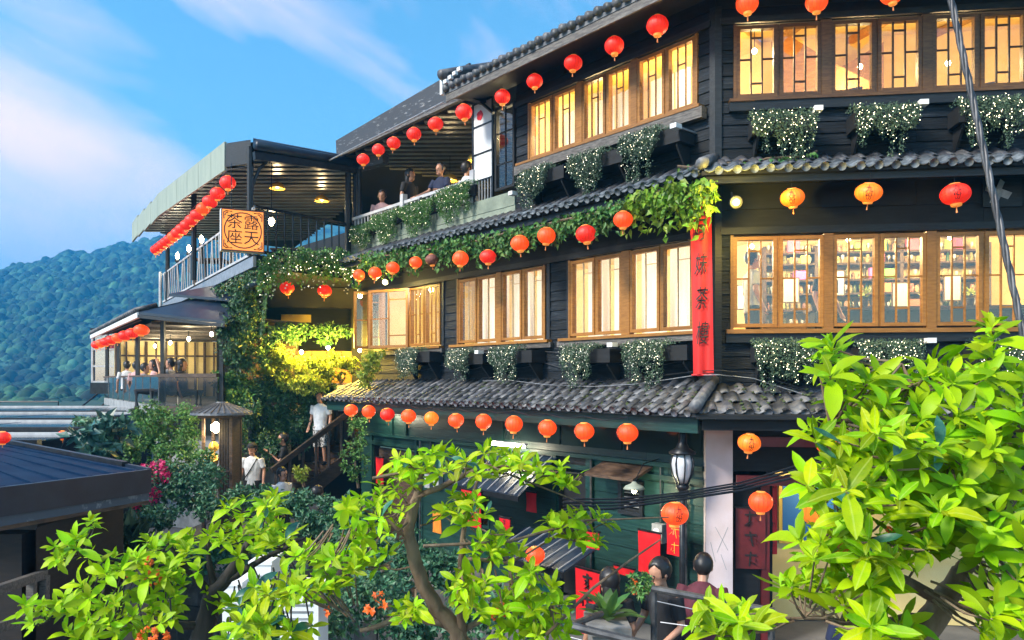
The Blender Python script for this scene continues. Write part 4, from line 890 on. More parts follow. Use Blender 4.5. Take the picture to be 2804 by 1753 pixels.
for x, y, d, w in ((775, 822, 18.0, 'right'), (850, 828, 18.15, 'far right'), (712, 832, 17.9, 'left')):
    p = pd(x, y, d); t = thing('ivy_lamp', 'warm yellow lamp glowing among the ivy, %s of the pillar lantern' % w, 'lamp', T(*p)); obj('bulb', MB().lathe([(.01, -.05), (.045, -.01), (.045, .02), (.01, .05)], 10), 'bulb', t, T(*p), True); obj('bracket', MB().bar((0, .07, 0), (0, .3, 0), .03), 'black_metal', t, T(*p)); lamp(t, T(*p) @ T(0, -.45, .15), 130, (1, .66, .08))

# ================================================================ stairs up to the first floor
st = thing('stairway', 'dark timber stair with a sloping handrail climbing to the first floor', 'stairs', T(-4, 16.3, 0))
q0, q1 = pd(640, 1155, 16.5), pd(905, 1010, 18.6); q0.z, q1.z = .5, 2.35
e = Vector((q1.x - q0.x, q1.y - q0.y, 0)).normalized(); nrm = Vector((-e.y, e.x, 0)); NS = 15
for k in range(NS):
    a = q0.lerp(q1, k / NS); b_ = q0.lerp(q1, (k + 1) / NS); w = 1.0
    obj('step', MB().hexa([(*a.xy, a.z), (*b_.xy, a.z), (*(b_ + nrm * w).xy, a.z), (*(a + nrm * w).xy, a.z), (*a.xy, b_.z), (*b_.xy, b_.z), (*(b_ + nrm * w).xy, b_.z), (*(a + nrm * w).xy, b_.z)]), 'old_wood', st)
obj('stringer', MB().bar(q0 - nrm * .04 - Vector((0, 0, .1)), q1 - nrm * .04 - Vector((0, 0, .1)), .06, .32), 'stair_wood', st)
obj('handrail', MB().bar(q0 + Vector((0, 0, 1.0)) - nrm * .04, q1 + Vector((0, 0, .95)) - nrm * .04, .08, .12), 'stair_wood', st)
for k in range(9): a = q0.lerp(q1, (k + .3) / 9); obj('baluster', MB().bar(a - nrm * .04, a - nrm * .04 + Vector((0, 0, 1.0)), .05), 'stair_wood', st)

# ================================================================ glazed dining terrace, lower left
gt = thing('dining_terrace', 'glass railed dining terrace with a low tiled roof, lit from inside', 'terrace', T(-9, 20, 0))
G0, G1, G2 = Vector((-6.5, 16.95, 0)), Vector((-8.29, 18.0, 0)), Vector((-14.04, 26.4, 0))
slabpoly('floor', [G0, Vector((-4.8, 19, 0)), Vector((-9.5, 28.5, 0)), G2, G1], 2.6, 2.83, 'concrete', gt)
slabpoly('base_wall', [G0 + Vector((-.05, .2, 0)), Vector((-5, 19, 0)), Vector((-9.5, 28, 0)), G2 + Vector((.2, 0, 0)), G1 + Vector((.05, .15, 0))], 0, 2.598, 'concrete', gt)
N = 9
for k in range(N):
    a, b_ = G1.lerp(G2, (k + .02) / N), G1.lerp(G2, (k + .98) / N); obj('glass_panel', MB().quad((*a.xy, 2.85), (*b_.xy, 2.85), (*b_.xy, 3.52), (*a.xy, 3.52)), 'rail_glass', gt)
    obj('glass_clip', MB().bar((*G1.lerp(G2, k / N).xy, 2.82), (*G1.lerp(G2, k / N).xy, 3.52), .02), 'rail_metal', gt)
obj('top_rail', MB().bar((*G1.xy, 3.545), (*G2.xy, 3.545), .06, .045), 'old_wood', gt); obj('front_rail', MB().bar((*G0.xy, 3.55), (*G1.xy, 3.55), .09, .08), 'old_wood', gt)
for k in range(3):
    a, b_ = G0.lerp(G1, (k + .02) / 3), G0.lerp(G1, (k + .98) / 3); obj('front_glass', MB().quad((*a.xy, 2.2), (*b_.xy, 2.2), (*b_.xy, 3.50), (*a.xy, 3.50)), 'smoked_glass', gt)
obj('front_board', MB().bar((*G0.xy, 2.75), (*G1.xy, 2.75), .07, .18), 'old_wood', gt)
for p in (G0, G1, G1.lerp(G2, .36), G1.lerp(G2, .72), G2): obj('post', MB().bar((p.x + .05, p.y + .1, 2.83), (p.x + .05, p.y + .1, 4.95), .09), 'trim', gt)
# roof
R0, R1, R2 = G0 + Vector((.3, -.35, 0)), G1 + Vector((-.25, -.45, 0)), G2 + Vector((-.5, .1, 0))
slabpoly('roof', [R1, Vector((-6.8, 18.6, 0)), Vector((-11.5, 27.6, 0)), R2], 4.98, 5.06, 'soffit', gt, [5.02, 5.62, 5.55, 5.02])
slabpoly('front_roof', [R0, Vector((-5.9, 18.4, 0)), Vector((-6.85, 18.6, 0)), R1], 4.7, 4.76, 'navy_sheet', gt, [4.72, 5.5, 5.6, 5.0])
slabpoly('front_roof_board', [R0 + Vector((-.1, .85, 0)), Vector((-5.9, 18.6, 0)), Vector((-6.85, 18.8, 0)), R1 + Vector((.35, .75, 0))], 4.7, 4.76, 'navy_sheet', gt, [5.28, 5.75, 5.85, 5.5])
RT = MB().tube([(0, 0, 0), (0, .5, .0)], [.06, .055], 8).mesh('eave_tile', ['tile'], True); nn = 34
ang = math.atan2(R2.y - R1.y, R2.x - R1.x)
for k in range(nn):
    p = R1.lerp(R2, (k + .5) / nn); place('eave_tile', RT, gt, T(p.x - .06, p.y - .03, 5.05) @ RZ(ang + PI) @ Matrix.Rotation(.30, 4, 'X'))
obj('eave_beam', MB().bar((R1.x, R1.y, 4.93), (R2.x, R2.y, 4.93), .07, .12), 'white_paint', gt); obj('front_eave_beam', MB().bar((R0.x, R0.y, 4.62), (R1.x, R1.y, 4.90), .06, .07), 'trim', gt)
slabpoly('ceiling', [R0 + Vector((0, .3, 0)), Vector((-5.2, 19, 0)), Vector((-10, 28, 0)), R2 + Vector((.5, 0, 0)), R1 + Vector((.3, .4, 0))], 4.84, 4.87, 'ledge_wood', gt)
for k in range(5): a = R1.lerp(R2, .06 + k * .2); obj('ceiling_beam', MB().bar((a.x + .3, a.y + .2, 4.80), (a.x + 3.2, a.y + 1.6, 4.80), .08, .07), 'ledge_wood', gt)
slabpoly('back_wall', [(-7.0, 20.0, 0), (-6.9, 20.05, 0), (-10.3, 28.1, 0), (-10.4, 28.0, 0)], 2.84, 4.83, 'ledge_wood', gt)
for k in range(12): a = Vector((-13.9, 26.95, 0)).lerp(Vector((-10.5, 27.9, 0)), k / 11); obj('wall_bar', MB().bar((*a.xy, 2.85), (*a.xy, 4.8), .10 if k % 3 == 0 else .035, .05), 'old_wood', gt)
for z in (3.55, 4.3): obj('wall_rail', MB().bar((-13.9, 26.93, z), (-10.5, 27.88, z), .05, .06), 'old_wood', gt)
slabpoly('end_wall', [(-14.0, 27.0, 0), (-10.42, 28.0, 0), (-10.45, 28.1, 0), (-14.0, 27.1, 0)], 2.84, 4.83, 'cream_wall', gt); slabpoly('near_wall', [(-6.5, 18.3, 0), (-5.2, 18.6, 0), (-5.2, 18.7, 0), (-6.9, 20.0, 0)], 2.84, 4.83, 'old_wood', gt)
for k in range(6): a = Vector((-7.15, 20.2, 0)).lerp(Vector((-10.4, 27.6, 0)), k / 5.5); obj('wall_panel', MB().bar((*a.xy, 2.9), (*a.xy, 4.75), .45, .06), 'old_wood', gt)
for k in range(4):
    a = Vector((-7.6, 19.4, 4.6)).lerp(Vector((-12.2, 26.2, 4.6)), k / 3); t = thing('ceiling_lamp', 'warm ceiling lamp over the glass railed terrace, %s from its front corner' % ORD[k], 'lamp', T(*a), 'lamps over the terrace tables'); obj('globe', MB().lathe([(.01, -.06), (.045, -.02), (.04, .03), (.02, .06)], 10), 'bulb', t, T(*a), True); obj('stem', MB().tube([(0, 0, .08), (0, 0, .24)], .012, 5), 'black_metal', t, T(*a)); lamp(t, T(*a) @ T(0, 0, -.2), 40, (1, .80, .46))
# concrete blocks of the wall below
for r in range(5):
    for k in range(9):
        f0, f1 = (k + .5 * (r % 2)) / 9.6, (k + .97 + .5 * (r % 2)) / 9.6; a, b_ = G1.lerp(G2, f0), G1.lerp(G2, f1); z = 2.36 - r * .24
        obj('concrete_block', MB().bar((a.x, a.y, z), (b_.x, b_.y, z), .06, .225), 'concrete', gt)
# little glazed stair tower behind the terrace
tw = thing('stair_tower', 'small blue glazed bay hung on black brackets beyond the terrace', 'tower', T(-14.6, 27.5, 2.4))
tx, ty = -14.9, 27.2
for dx in (0, .5, 1.0):
    obj('mullion', MB().box(tx + dx - .03, tx + dx + .03, ty, ty + .06, 3.35, 5.2), 'rail_paint', tw)
for z in (3.35, 3.9, 4.5, 5.15): obj('transom', MB().box(tx, tx + 1.0, ty + .005, ty + .055, z, z + .06), 'rail_paint', tw)
obj('glass', MB().box(tx, tx + 1.0, ty + .08, ty + .085, 3.35, 5.2), 'canopy_glass', tw); obj('base', MB().box(tx - .05, tx + 1.1, ty - .02, ty + 1.2, 2.95, 3.34), 'black_metal', tw); obj('roof', MB().box(tx - .05, tx + 1.1, ty - .02, ty + 1.2, 5.21, 5.28), 'black_metal', tw); obj('back', MB().box(tx, tx + 1.0, ty + 1.1, ty + 1.15, 3.35, 5.2), 'rail_paint', tw)
for k, (a, b_) in enumerate((((tx + .2, ty, 2.95), (tx - .6, ty - 1, 1.9)), ((tx + .8, ty, 2.95), (tx + .2, ty - 1, 1.9)))): obj('stair_rail', MB().tube([a, b_], .03, 6), 'black_metal', tw)
obj('stair_rail', MB().tube([(tx - .6, ty - 1, 1.9), (tx - .6, ty - 1, 2.7), (tx - 3, ty - 1, 2.7)], .03, 6), 'black_metal', tw)
obj('support', MB().box(tx + .4, tx + .6, ty + .3, ty + .5, 0, 2.949), 'black_metal', tw)
# glass canopies over the lower lane
cp = thing('glass_canopy', 'stepped blue glass canopy on black beams at the lower lane', 'canopy', T(-12, 16, 2.4))
for k, (d0, d1, z, xr) in enumerate(((19.5, 22.5, 2.62, -9.9), (16.2, 18.8, 2.60, -9.2), (13.4, 15.4, 2.58, -7.9), (11.6, 12.9, 2.50, -7.2))):
    for q in range(5): obj('glass_sheet', MB().box(xr - 1.9 * (q + 1) + .05, xr - 1.9 * q - .05, d0, d1, z, z + .02), 'canopy_glass', cp)
    obj('beam', MB().box(-19, xr + (.6 if k == 2 else .1), d0 - .14, d0 - .02, z - .16, z + .05), 'black_metal', cp); obj('trim_bar', MB().box(-19, xr, d1 + .02, d1 + .1, z - .02, z + .06), 'rail_paint', cp)
for x, y in ((-9.4, 14), (-13, 14), (-9.9, 19)): obj('post', MB().box(x, x + .12, y, y + .12, 0, 2.4), 'black_metal', cp)
# shop front under the canopy
sf = thing('lane_shop', 'shadowed shop front with a crimson blind below the glass canopy', 'shop', T(-9, 15, 0))
obj('back_wall', MB().box(-19, -7.3, 18.6, 18.7, 0, 2.3), 'soffit', sf); obj('blind', MB().box(-12.6, -9.8, 15.2, 15.25, 1.9, 2.12), 'crimson', sf); obj('counter', MB().box(-12.8, -8.9, 15.0, 15.3, 1.3, 1.5), 'old_wood', sf); obj('white_panel', MB().box(-12.6, -9.0, 15.3, 15.33, 1.51, 1.88), 'white_paint', sf)
# pillar lantern with its little tiled cap and gold figure
pl = pd(524, 1135, 14.6); pk = thing('shrine_lantern', 'wooden pillar lantern with a ribbed cap roof and a lit niche', 'lantern', T(pl.x, pl.y, 0)); PM = T(pl.x, pl.y, 0)
obj('cap_roof', MB().lathe([(.56, 2.79), (.55, 2.83), (.30, 2.93), (.12, 2.99), (.10, 3.03)], 28, rib=.03, nr=56), 'tile', pk, PM)
for a in range(28):
    t_ = 2 * PI * a / 28; obj('cap_rib', MB().bar((.12 * math.cos(t_), .12 * math.sin(t_), 3.005), (.56 * math.cos(t_), .56 * math.sin(t_), 2.835), .02, .02), 'ledge_wood', pk, PM)
obj('cap_under', MB().box(-.33, .33, -.33, .33, 2.73, 2.785), 'old_wood', pk, PM)
for x in (-.28, .24):
    for y in (-.26, .22): obj('corner_post', MB().box(x, x + .05, y, y + .05, 0, 2.73), 'old_wood', pk, PM)
obj('niche_floor', MB().box(-.27, .27, -.24, .26, 1.72, 1.76), 'old_wood', pk, PM); obj('back_panel', MB().box(.02, .28, -.2, .24, 0, 2.72), 'stair_wood', pk, PM)
for k in range(9): obj('slat', MB().box(-.26 + k * .033, -.242 + k * .033, -.235, -.21, .05, 1.71), 'ledge_wood', pk, PM)
for k in range(8): obj('slat', MB().box(.04 + k * .03, .058 + k * .03, -.235, -.205, .05, 2.7), 'stair_wood', pk, PM)
gf = thing('gold_figure', 'small gilded seated figure in the niche of the pillar lantern', 'statue', PM @ T(-.13, -.12, 1.76)); GM = PM @ T(-.13, -.12, 1.76)
obj('base', MB().lathe([(.10, 0), (.10, .04), (.07, .06)], 12), 'gold', gf, GM, True); obj('body', MB().lathe([(.08, .061), (.11, .12), (.09, .2), (.06, .3), (.035, .34)], 12, sy=.8), 'gold', gf, GM, True); obj('head', MB().lathe([(.02, .34), (.05, .38), (.05, .43), (.02, .48), (.012, .52)], 10), 'gold', gf, GM, True); obj('halo', MB().lathe([(.10, 0), (.10, .01), (.04, .012)], 16), 'gold', gf, GM @ T(0, .07, .42) @ Matrix.Rotation(PI / 2, 4, 'X'))
for sx in (-1, 1): obj('arm', MB().tube([(sx * .08, 0, .28), (sx * .12, -.04, .18), (sx * .03, -.09, .14)], [.03, .025, .02], 7), 'gold', gf, GM, True)
nl = thing('niche_lamp', 'round warm lamp glowing under the ribbed cap roof', 'lamp', PM @ T(-.1, -.1, 2.5)); obj('globe', MB().lathe([(.02, -.1), (.09, -.04), (.09, .04), (.02, .1)], 12), 'bulb', nl, PM @ T(-.06, -.14, 2.55), True); obj('cord', MB().tube([(0, 0, .1), (0, 0, .17)], .01, 5), 'black_metal', nl, PM @ T(-.06, -.14, 2.55)); lamp(nl, PM @ T(-.12, -.33, 2.45), 10, (1, .8, .4))
# black street lamp by the corner
sl_x, sl_z = FA.hd(1612, 1100, .55); lp = FA.P(sl_x, -.55, 0); LM = T(lp.x, lp.y, 0); lt = thing('street_lamp', 'black iron street lamp with a melon shaped ribbed glass globe', 'lamp', LM)
obj('pole', MB().lathe([(.12, 0), (.11, .3), (.05, .4), (.04, 1.0), (.04, sl_z - .32)], 10), 'black_metal', lt, LM, True); obj('cup', MB().lathe([(.045, 0), (.09, .05), (.07, .1)], 10), 'black_metal', lt, LM @ T(0, 0, sl_z - .33), True)
obj('globe', MB().lathe([(.06, -.22), (.11, -.12), (.135, .0), (.13, .08), (.10, .15)], 20, rib=.05, nr=20), 'milk_glass', lt, LM @ T(0, 0, sl_z), True)
for k in range(8): a = 2 * PI * k / 8; obj('cage_bar', MB().tube([(.07 * math.cos(a), .07 * math.sin(a), -.24), (.13 * math.cos(a), .13 * math.sin(a), -.1), (.15 * math.cos(a), .15 * math.sin(a), .03), (.115 * math.cos(a), .115 * math.sin(a), .17)], .009, 5), 'black_metal', lt, LM @ T(0, 0, sl_z))
obj('cap', MB().lathe([(.17, .15), (.175, .17), (.09, .22), (.05, .30), (.045, .40), (.01, .48)], 14), 'black_metal', lt, LM @ T(0, 0, sl_z), True)
# dish shaded wall lamp
dx, dz = FA.hd(1498, 1150, .55); t = thing('dish_lamp', 'small metal dish lamp with a glowing bulb on the green wall', 'lamp', FA.M @ T(dx, -.55, dz)); DM = FA.M @ T(dx, -.55, dz)
obj('shade', MB().lathe([(.15, -.03), (.12, .01), (.05, .04), (.02, .07)], 16), 'pale_fascia', t, DM, True); obj('bulb', MB().lathe([(.01, -.09), (.035, -.06), (.02, -.025)], 10), 'bulb', t, DM, True); obj('arm', MB().tube([(0, 0, .06), (0, .2, .3), (0, .52, .34)], .008, 5), 'black_metal', t, DM); lamp(t, DM @ T(0, 0, -.16), 9, (1, .9, .5))
# exhaust fan panel high on face B
x0, z0 = FB.hd(2320, 490, .04); x1, z1 = FB.hd(2412, 420, .04); t = thing('exhaust_fan', 'grey wall fan in a pale frame beside the red globes', 'fan', FB.M @ T(x0, -.04, z0))
obj('frame', MB().box(x0, x1, -.06, -.03, z0, z1), 'trim', t, FB.M)
for k in range(4): obj('blade', MB().box(-.015, .15, -.003, .003, -.05, .05), 'grey_metal', t, FB.M @ T((x0 + x1) / 2 - .06, -.075, (z0 + z1) / 2) @ Matrix.Rotation(k * PI / 2 + .4, 4, 'Y') @ Matrix.Rotation(.5, 4, 'X'))
obj('hub', MB().lathe([(.03, 0), (.03, .03)], 10), 'grey_metal', t, FB.M @ T((x0 + x1) / 2 - .06, -.061, (z0 + z1) / 2) @ Matrix.Rotation(PI / 2, 4, 'X'))

# pipes, meters and wires on the walls
for k, (x, z0, z1) in enumerate(((-6.85, 0, 2.24), (-2.18, 0, 2.24), (-.42, .2, 2.8))): obj('pipe', MB().tube([(x, -.075, z0), (x, -.075, z1)], .018, 7), 'rail_metal', house, FA.M)
for k, (x, z) in enumerate(((-6.6, 1.35), (-6.3, 1.38), (-.95, 1.2))):
    t = thing('meter_box', ('grey electric meter by the doorway, left of its pair', 'grey electric meter by the doorway, right of its pair', 'grey electric meter beside the louvred vent')[k], 'meter', FA.M @ T(x, -.1, z)); obj('case', MB().box(x, x + .18, -.14, -.03, z, z + .26), 'concrete', t, FA.M); obj('dial', MB().lathe([(.055, 0), (.055, .015), (.03, .018)], 12), 'milk_glass', t, FA.M @ T(x + .09, -.141, z + .15) @ Matrix.Rotation(PI / 2, 4, 'X')); obj('conduit', MB().tube([(x + .09, -.06, z + .26), (x + .09, -.06, 2.24)], .012, 6), 'rail_metal', t, FA.M)
for k, (zz, sag) in enumerate(((3.92, .05), (3.72, .09), (6.78, .05))):
    x0_, x1_ = (-9.0, -.4) if k < 2 else (-3.8, -.4); n_ = 24
    tag(obj('wall_wire', MB().tube([(x0_ + (x1_ - x0_) * i / n_, -.045 - .01 * (i % 2), zz - sag * abs(math.sin(i * PI / 4)) + rnd(-.01, .01)) for i in range(n_ + 1)], .006, 5), 'rail_metal', None, FA.M), ('upper black wire looping along the boards above the lower tiles', 'lower black wire looping along the boards above the lower tiles', 'black wire looping along the boards below the top ledge')[k], 'wire')
mo = MB()
for _ in range(420):
    fr_ = RND.choice((FA, FA, FA, FB)); x = rnd(-9.2, .1) if fr_ is FA else rnd(0, 4); f = RND.random() ** .6; p = fr_.P(x, -.08 - .82 * f, 3.43 - .35 * f); r = rnd(.012, .04); mo.lathe([(r, -.01), (r * .8, .008), (r * .2, .016)], 6, p)
obj('moss_tufts', mo, 'moss', house, None, True, 'stuff')
# ================================================================ lanterns
def lantern_meshes(m, sq):
    prof = [(math.sin(PI * (k + .62) / 12.2) * 1.0, -sq * math.cos(PI * (k + .62) / 12.2)) for k in range(12)]
    prof[0] = (.36, -sq * .90); prof[-1] = (.36, sq * .90)
    return MB().lathe(prof, 48, rib=.055, nr=16).mesh('body', [m], True)
LB = {}
for m_ in ('red_lantern', 'lit_lantern', 'amber_lantern', 'brown_lantern'):
    for sq in (.90, .78): LB[m_, sq] = lantern_meshes(m_, sq)
L_TOP = {sq: MB().lathe([(.38, sq * .86), (.40, sq * .90), (.36, sq * .99), (.10, sq * 1.0)], 20).mesh('top_cap', ['lantern_collar'], True) for sq in (.9, .78)}
L_BOT = {sq: MB().lathe([(.28, -sq * 1.16), (.33, -sq * 1.12), (.37, -sq * .90), (.33, -sq * .86)], 20, rib=.12, nr=20).mesh('bottom_collar', ['lantern_collar'], True) for sq in (.9, .78)}
L_TAS = {sq: MB().tube([(0, 0, -sq * 1.1), (0, 0, -sq * 1.45), (0, 0, -sq * 1.75)], [.02, .05, .07], 6).mesh('tassel', ['tassel']) for sq in (.9, .78)}
L_WIR = MB().tube([(0, 0, .75), (0, 0, 1.5)], .02, 5).mesh('wire', ['black_metal'])
GLY = {}
def lantern(p, r, m, label, grp, sq=.9, write=None, wire=True, rot=None, tilt=0.):
    M_ = T(*p) @ RZ(rnd(0, 6) if rot is None else rot) @ Matrix.Rotation(tilt + rnd(-.13, .13), 4, 'X') @ Matrix.Rotation(rnd(-.1, .1), 4, 'Y') @ Matrix.Diagonal((r * rnd(.96, 1.05), r, r * rnd(.94, 1.05), 1))
    t = thing('paper_lantern', label, 'lantern', M_, grp)
    place('body', LB[m, sq], t, M_); place('top_cap', L_TOP[sq], t, M_); place('bottom_collar', L_BOT[sq], t, M_); place('tassel', L_TAS[sq], t, M_)
    if wire: place('wire', L_WIR, t, M_)
    if write:
        key = (write, sq)
        if key not in GLY:
            ms = []
            for k, ch in enumerate(write):
                me = text_mesh(ch, .62, .02); me.materials.clear(); me.materials.append(MATS['ink'])
                zc = .28 - k * .58
                for v in me.vertices:
                    x_, z_ = v.co.x * .9, v.co.y + zc; rr = math.sqrt(max(.05, 1 - (z_ / sq) ** 2)) + .03 + v.co.z
                    v.co = (math.sin(x_) * rr, -math.cos(x_) * rr, z_)
                ms.append(me)
            GLY[key] = ms
        for me in GLY[key]: place('character', me, t, M_)
    return t
def row(fr, o, lst, label, grp, **kw):
    if kw.get('ref'): cnt = {}; order = list(range(len(lst))); order = order[::-1] if kw.get('rev', True) else order; ords = {k: ORD[i] for i, k in enumerate(order)}
    for qi, q in enumerate(lst):
        x, y, dia = q[:3]; m = q[3] if len(q) > 3 else kw.get('m', 'red_lantern'); lx, z = fr.hd(x, y, o); p = fr.P(lx, -o, z)
        extra = {'red_lantern': 'red', 'lit_lantern': 'orange red', 'amber_lantern': 'glowing amber', 'brown_lantern': 'unlit brown'}[m]
        lantern(p, dia * KD / 2 / F * p.y, m, extra + ' ' + label + (', %s from %s' % (ords[qi], kw['ref']) if kw.get('ref') else ''), grp, kw.get('sq', .9), kw.get('write'), rot=kw.get('rot'), tilt=kw.get('tilt', 0))
def row_cord(fr, o, lst, label):
    pts = []
    for k, q in enumerate(lst):
        lx, z = fr.hd(q[0], q[1], o); p = fr.P(lx, -o, z + 1.5 * q[2] * KD / 2 / F * fr.P(lx, -o, z).y)
        if pts: pts.append((pts[-1] + p) / 2 - Vector((0, 0, .05)))
        pts.append(p)
    tag(obj('lantern_cord', MB().tube(pts, .006, 5), 'black_metal'), label, 'cord')
row_cord(FA, 1.0, [(829, 969, 32), (871, 972, 32), (915, 979, 34), (965, 983, 35), (1019, 988, 34), (1077, 993, 38), (1142, 996, 39), (1214, 1002, 42), (1293, 1011, 44), (1380, 1019, 47), (1482, 1023, 50)], 'sagging black cord of the lanterns under the lower tiled roof')
R_, L__, Am, Br = 'red_lantern', 'lit_lantern', 'amber_lantern', 'brown_lantern'
row(FA, .55, [(1187, 229, 37), (1263, 192, 38), (1354, 149, 43), (1451, 108, 46), (1553, 60, 50)], 'paper lantern under the top eave by the ledge windows', 'lanterns below the top left eave', ref='the corner')
row(FB, .60, [(1765, 8, 53, L__), (1929, 5, 50, L__), (2107, -14, 50, L__)], 'paper lantern above the amber top windows', 'lanterns below the top right eave', ref='the corner', rev=False)
row(FA, .75, [(858, 377, 29), (894, 354, 30), (930, 338, 32), (978, 317, 34), (1029, 293, 36), (1096, 265, 39)], 'paper lantern on the open terrace pipe', 'lanterns along the terrace pipe', ref='the paper screen')
row(FA, .84, [(848, 650, 28, L__), (886, 645, 30, L__), (928, 633, 31, L__), (982, 620, 30, L__), (1020, 614, 31, Br), (1088, 611, 38, L__), (1153, 607, 39), (1228, 575, 41, L__), (1291, 557, 42, L__), (1384, 553, 47), (1472, 519, 46, L__)], 'paper lantern hanging out of the eave vine', 'lanterns under the eave vine', ref='the corner banner')
row(FB, .60, [(1872, 467, 56, Am), (2052, 455, 58, Am), (2257, 459, 65)], 'squat paper lantern above the bar windows', 'squat lanterns under the middle right eave', sq=.78, tilt=.12, ref='the corner', rev=False, write='九份', rot=-.4)
row(FA, 1.0, [(829, 969, 32, L__), (871, 972, 32, L__), (915, 979, 34), (965, 983, 35, L__), (1019, 988, 34, Am), (1077, 993, 38, L__), (1142, 996, 39, L__), (1214, 1002, 42, L__), (1293, 1011, 44, L__), (1380, 1019, 47, L__), (1482, 1023, 50, L__)], 'paper lantern under the lower tiled roof', 'lanterns under the lower skirt roof', ref='the street lamp', write='九份', rot=FA.th - .5)
row(FB, .75, [(1770, 1046, 55, Am)], 'squat paper lantern with a brushed character before the red lintel', 'lanterns at the entrance', sq=.78, write='九份', rot=-.1)
row(FB, .95, [(1797, 1186, 56, L__)], 'squat paper lantern with a wire loop beside the red hanging', 'lanterns before the entrance', sq=.9)
row(FB, .85, [(1953, 1050, 50, L__)], 'paper lantern half hidden by the bright young tree', 'lantern behind the tree')
row(FA, 1.15, [(1594, 1214, 62, L__)], 'paper lantern marked with black characters before the street lamp pole', 'lantern at the street lamp', write='九份', rot=.15)
row(FA, 1.7, [(1264, 1312, 46, L__)], 'paper lantern low among the young branches', 'lantern among the branches')
for k, (x, y, d) in enumerate(((678, 680, 16.6), (767, 687, 16.9))): p = pd(x, y, d); lantern(p, 16.5 * KD / F * d, 'red_lantern', 'red paper lantern in the dark opening below the pavilion, %s the shutters' % ('farther from', 'nearer to')[k], 'lanterns below the pavilion')
# the long string beside the pavilion roof
n = 15; q0, q1 = pd(538, 432, 15.75), pd(368, 590, 23.6); pts = []
for k in range(n):
    f = (k / (n - 1)) ** .88; p = q0.lerp(q1, f) + Vector((0, 0, -.25 * math.sin(PI * f) * .4)); pts.append(p + Vector((0, 0, .26)))
    lantern(p, .155, 'lit_lantern' if k in (3, 9) else 'red_lantern', ('orange red' if k in (3, 9) else 'red') + ' paper lantern strung beside the pale eave boards, %s from the lit sign' % ORD[k], 'lanterns strung beside the pavilion roof', wire=True)
tag(obj('lantern_cord', MB().tube([pd(592, 392, 15.6)] + pts, .008, 5), 'black_metal'), 'thin black cord carrying the lantern string beside the pavilion', 'cord')
n = 8; q0, q1 = pd(334, 780, 18.2), pd(228, 815, 26.8); pts = []
for k in range(n):
    p = q0.lerp(q1, k / (n - 1)); pts.append(p + Vector((0, 0, .24))); lantern(p, .17, 'red_lantern' if k % 3 else 'lit_lantern', ('red' if k % 3 else 'orange red') + ' paper lantern along the glass railed terrace eave, %s from its front corner' % ORD[k], 'lanterns along the glass railed terrace', .78)
tag(obj('lantern_cord', MB().tube(pts, .008, 5), 'black_metal'), 'thin black cord carrying the lanterns of the glass railed terrace', 'cord')
p = pd(148, 1028, 13.2); lantern(p, .085, 'red_lantern', 'small red paper lantern under the blue glass canopy', 'lantern under the canopy'); p = pd(6, 1034, 10.5); lantern(p, .10, 'red_lantern', 'red paper lantern at the end of the crimson blind', 'lantern by the blind')

# ================================================================ leaves, vines, flower boxes
def leaf(b, p, d, nrm, L, w):
    """pointed leaf with a fold along the middle"""
    d = d.normalized(); s = d.cross(nrm)
    if s.length < 1e-3: s = d.cross(Vector((.3, .5, .8)))
    s.normalize(); n = s.cross(d); i = len(b.v); k = w / 2
    b.v += [tuple(p), tuple(p + d * L * .35 + s * k + n * L * .09), tuple(p + d * L * .38), tuple(p + d * L * .35 - s * k + n * L * .09), tuple(p + d * L - n * L * .10)]
    b.face((i, i + 2, i + 1)); b.face((i, i + 3, i + 2)); b.face((i + 2, i + 4, i + 1)); b.face((i + 3, i + 4, i + 2))
def rvec():
    z = rnd(-1, 1); a = rnd(0, 2 * PI); r = math.sqrt(1 - z * z); return Vector((r * math.cos(a), r * math.sin(a), z))
def droop(out=None, down=.8):
    v = rvec() * .8 + Vector((0, 0, -down)); 
    if out is not None: v += out
    return v
def flower(b, p, nrm, r, n=5):
    nrm = nrm.normalized(); a = nrm.cross(Vector((.2, .3, .9))).normalized(); c = nrm.cross(a); i = len(b.v); b.v.append(tuple(p + nrm * r * .2))
    for k in range(n * 2): t = PI * k / n; q = r * (1 if k % 2 else .55); b.v.append(tuple(p + (a * math.cos(t) + c * math.sin(t)) * q))
    for k in range(n * 2): b.face((i, i + 1 + k, i + 1 + (k + 1) % (2 * n)))
def octa(b, p, r):
    i = len(b.v); b.v += [(p[0] + r, p[1], p[2]), (p[0] - r, p[1], p[2]), (p[0], p[1] + r, p[2]), (p[0], p[1] - r, p[2]), (p[0], p[1], p[2] + r), (p[0], p[1], p[2] - r)]
    for q in ((0, 2, 4), (2, 1, 4), (1, 3, 4), (3, 0, 4), (2, 0, 5), (1, 2, 5), (3, 1, 5), (0, 3, 5)): b.face([i + k for k in q])
CAMP = Vector((0, 0, CZ))
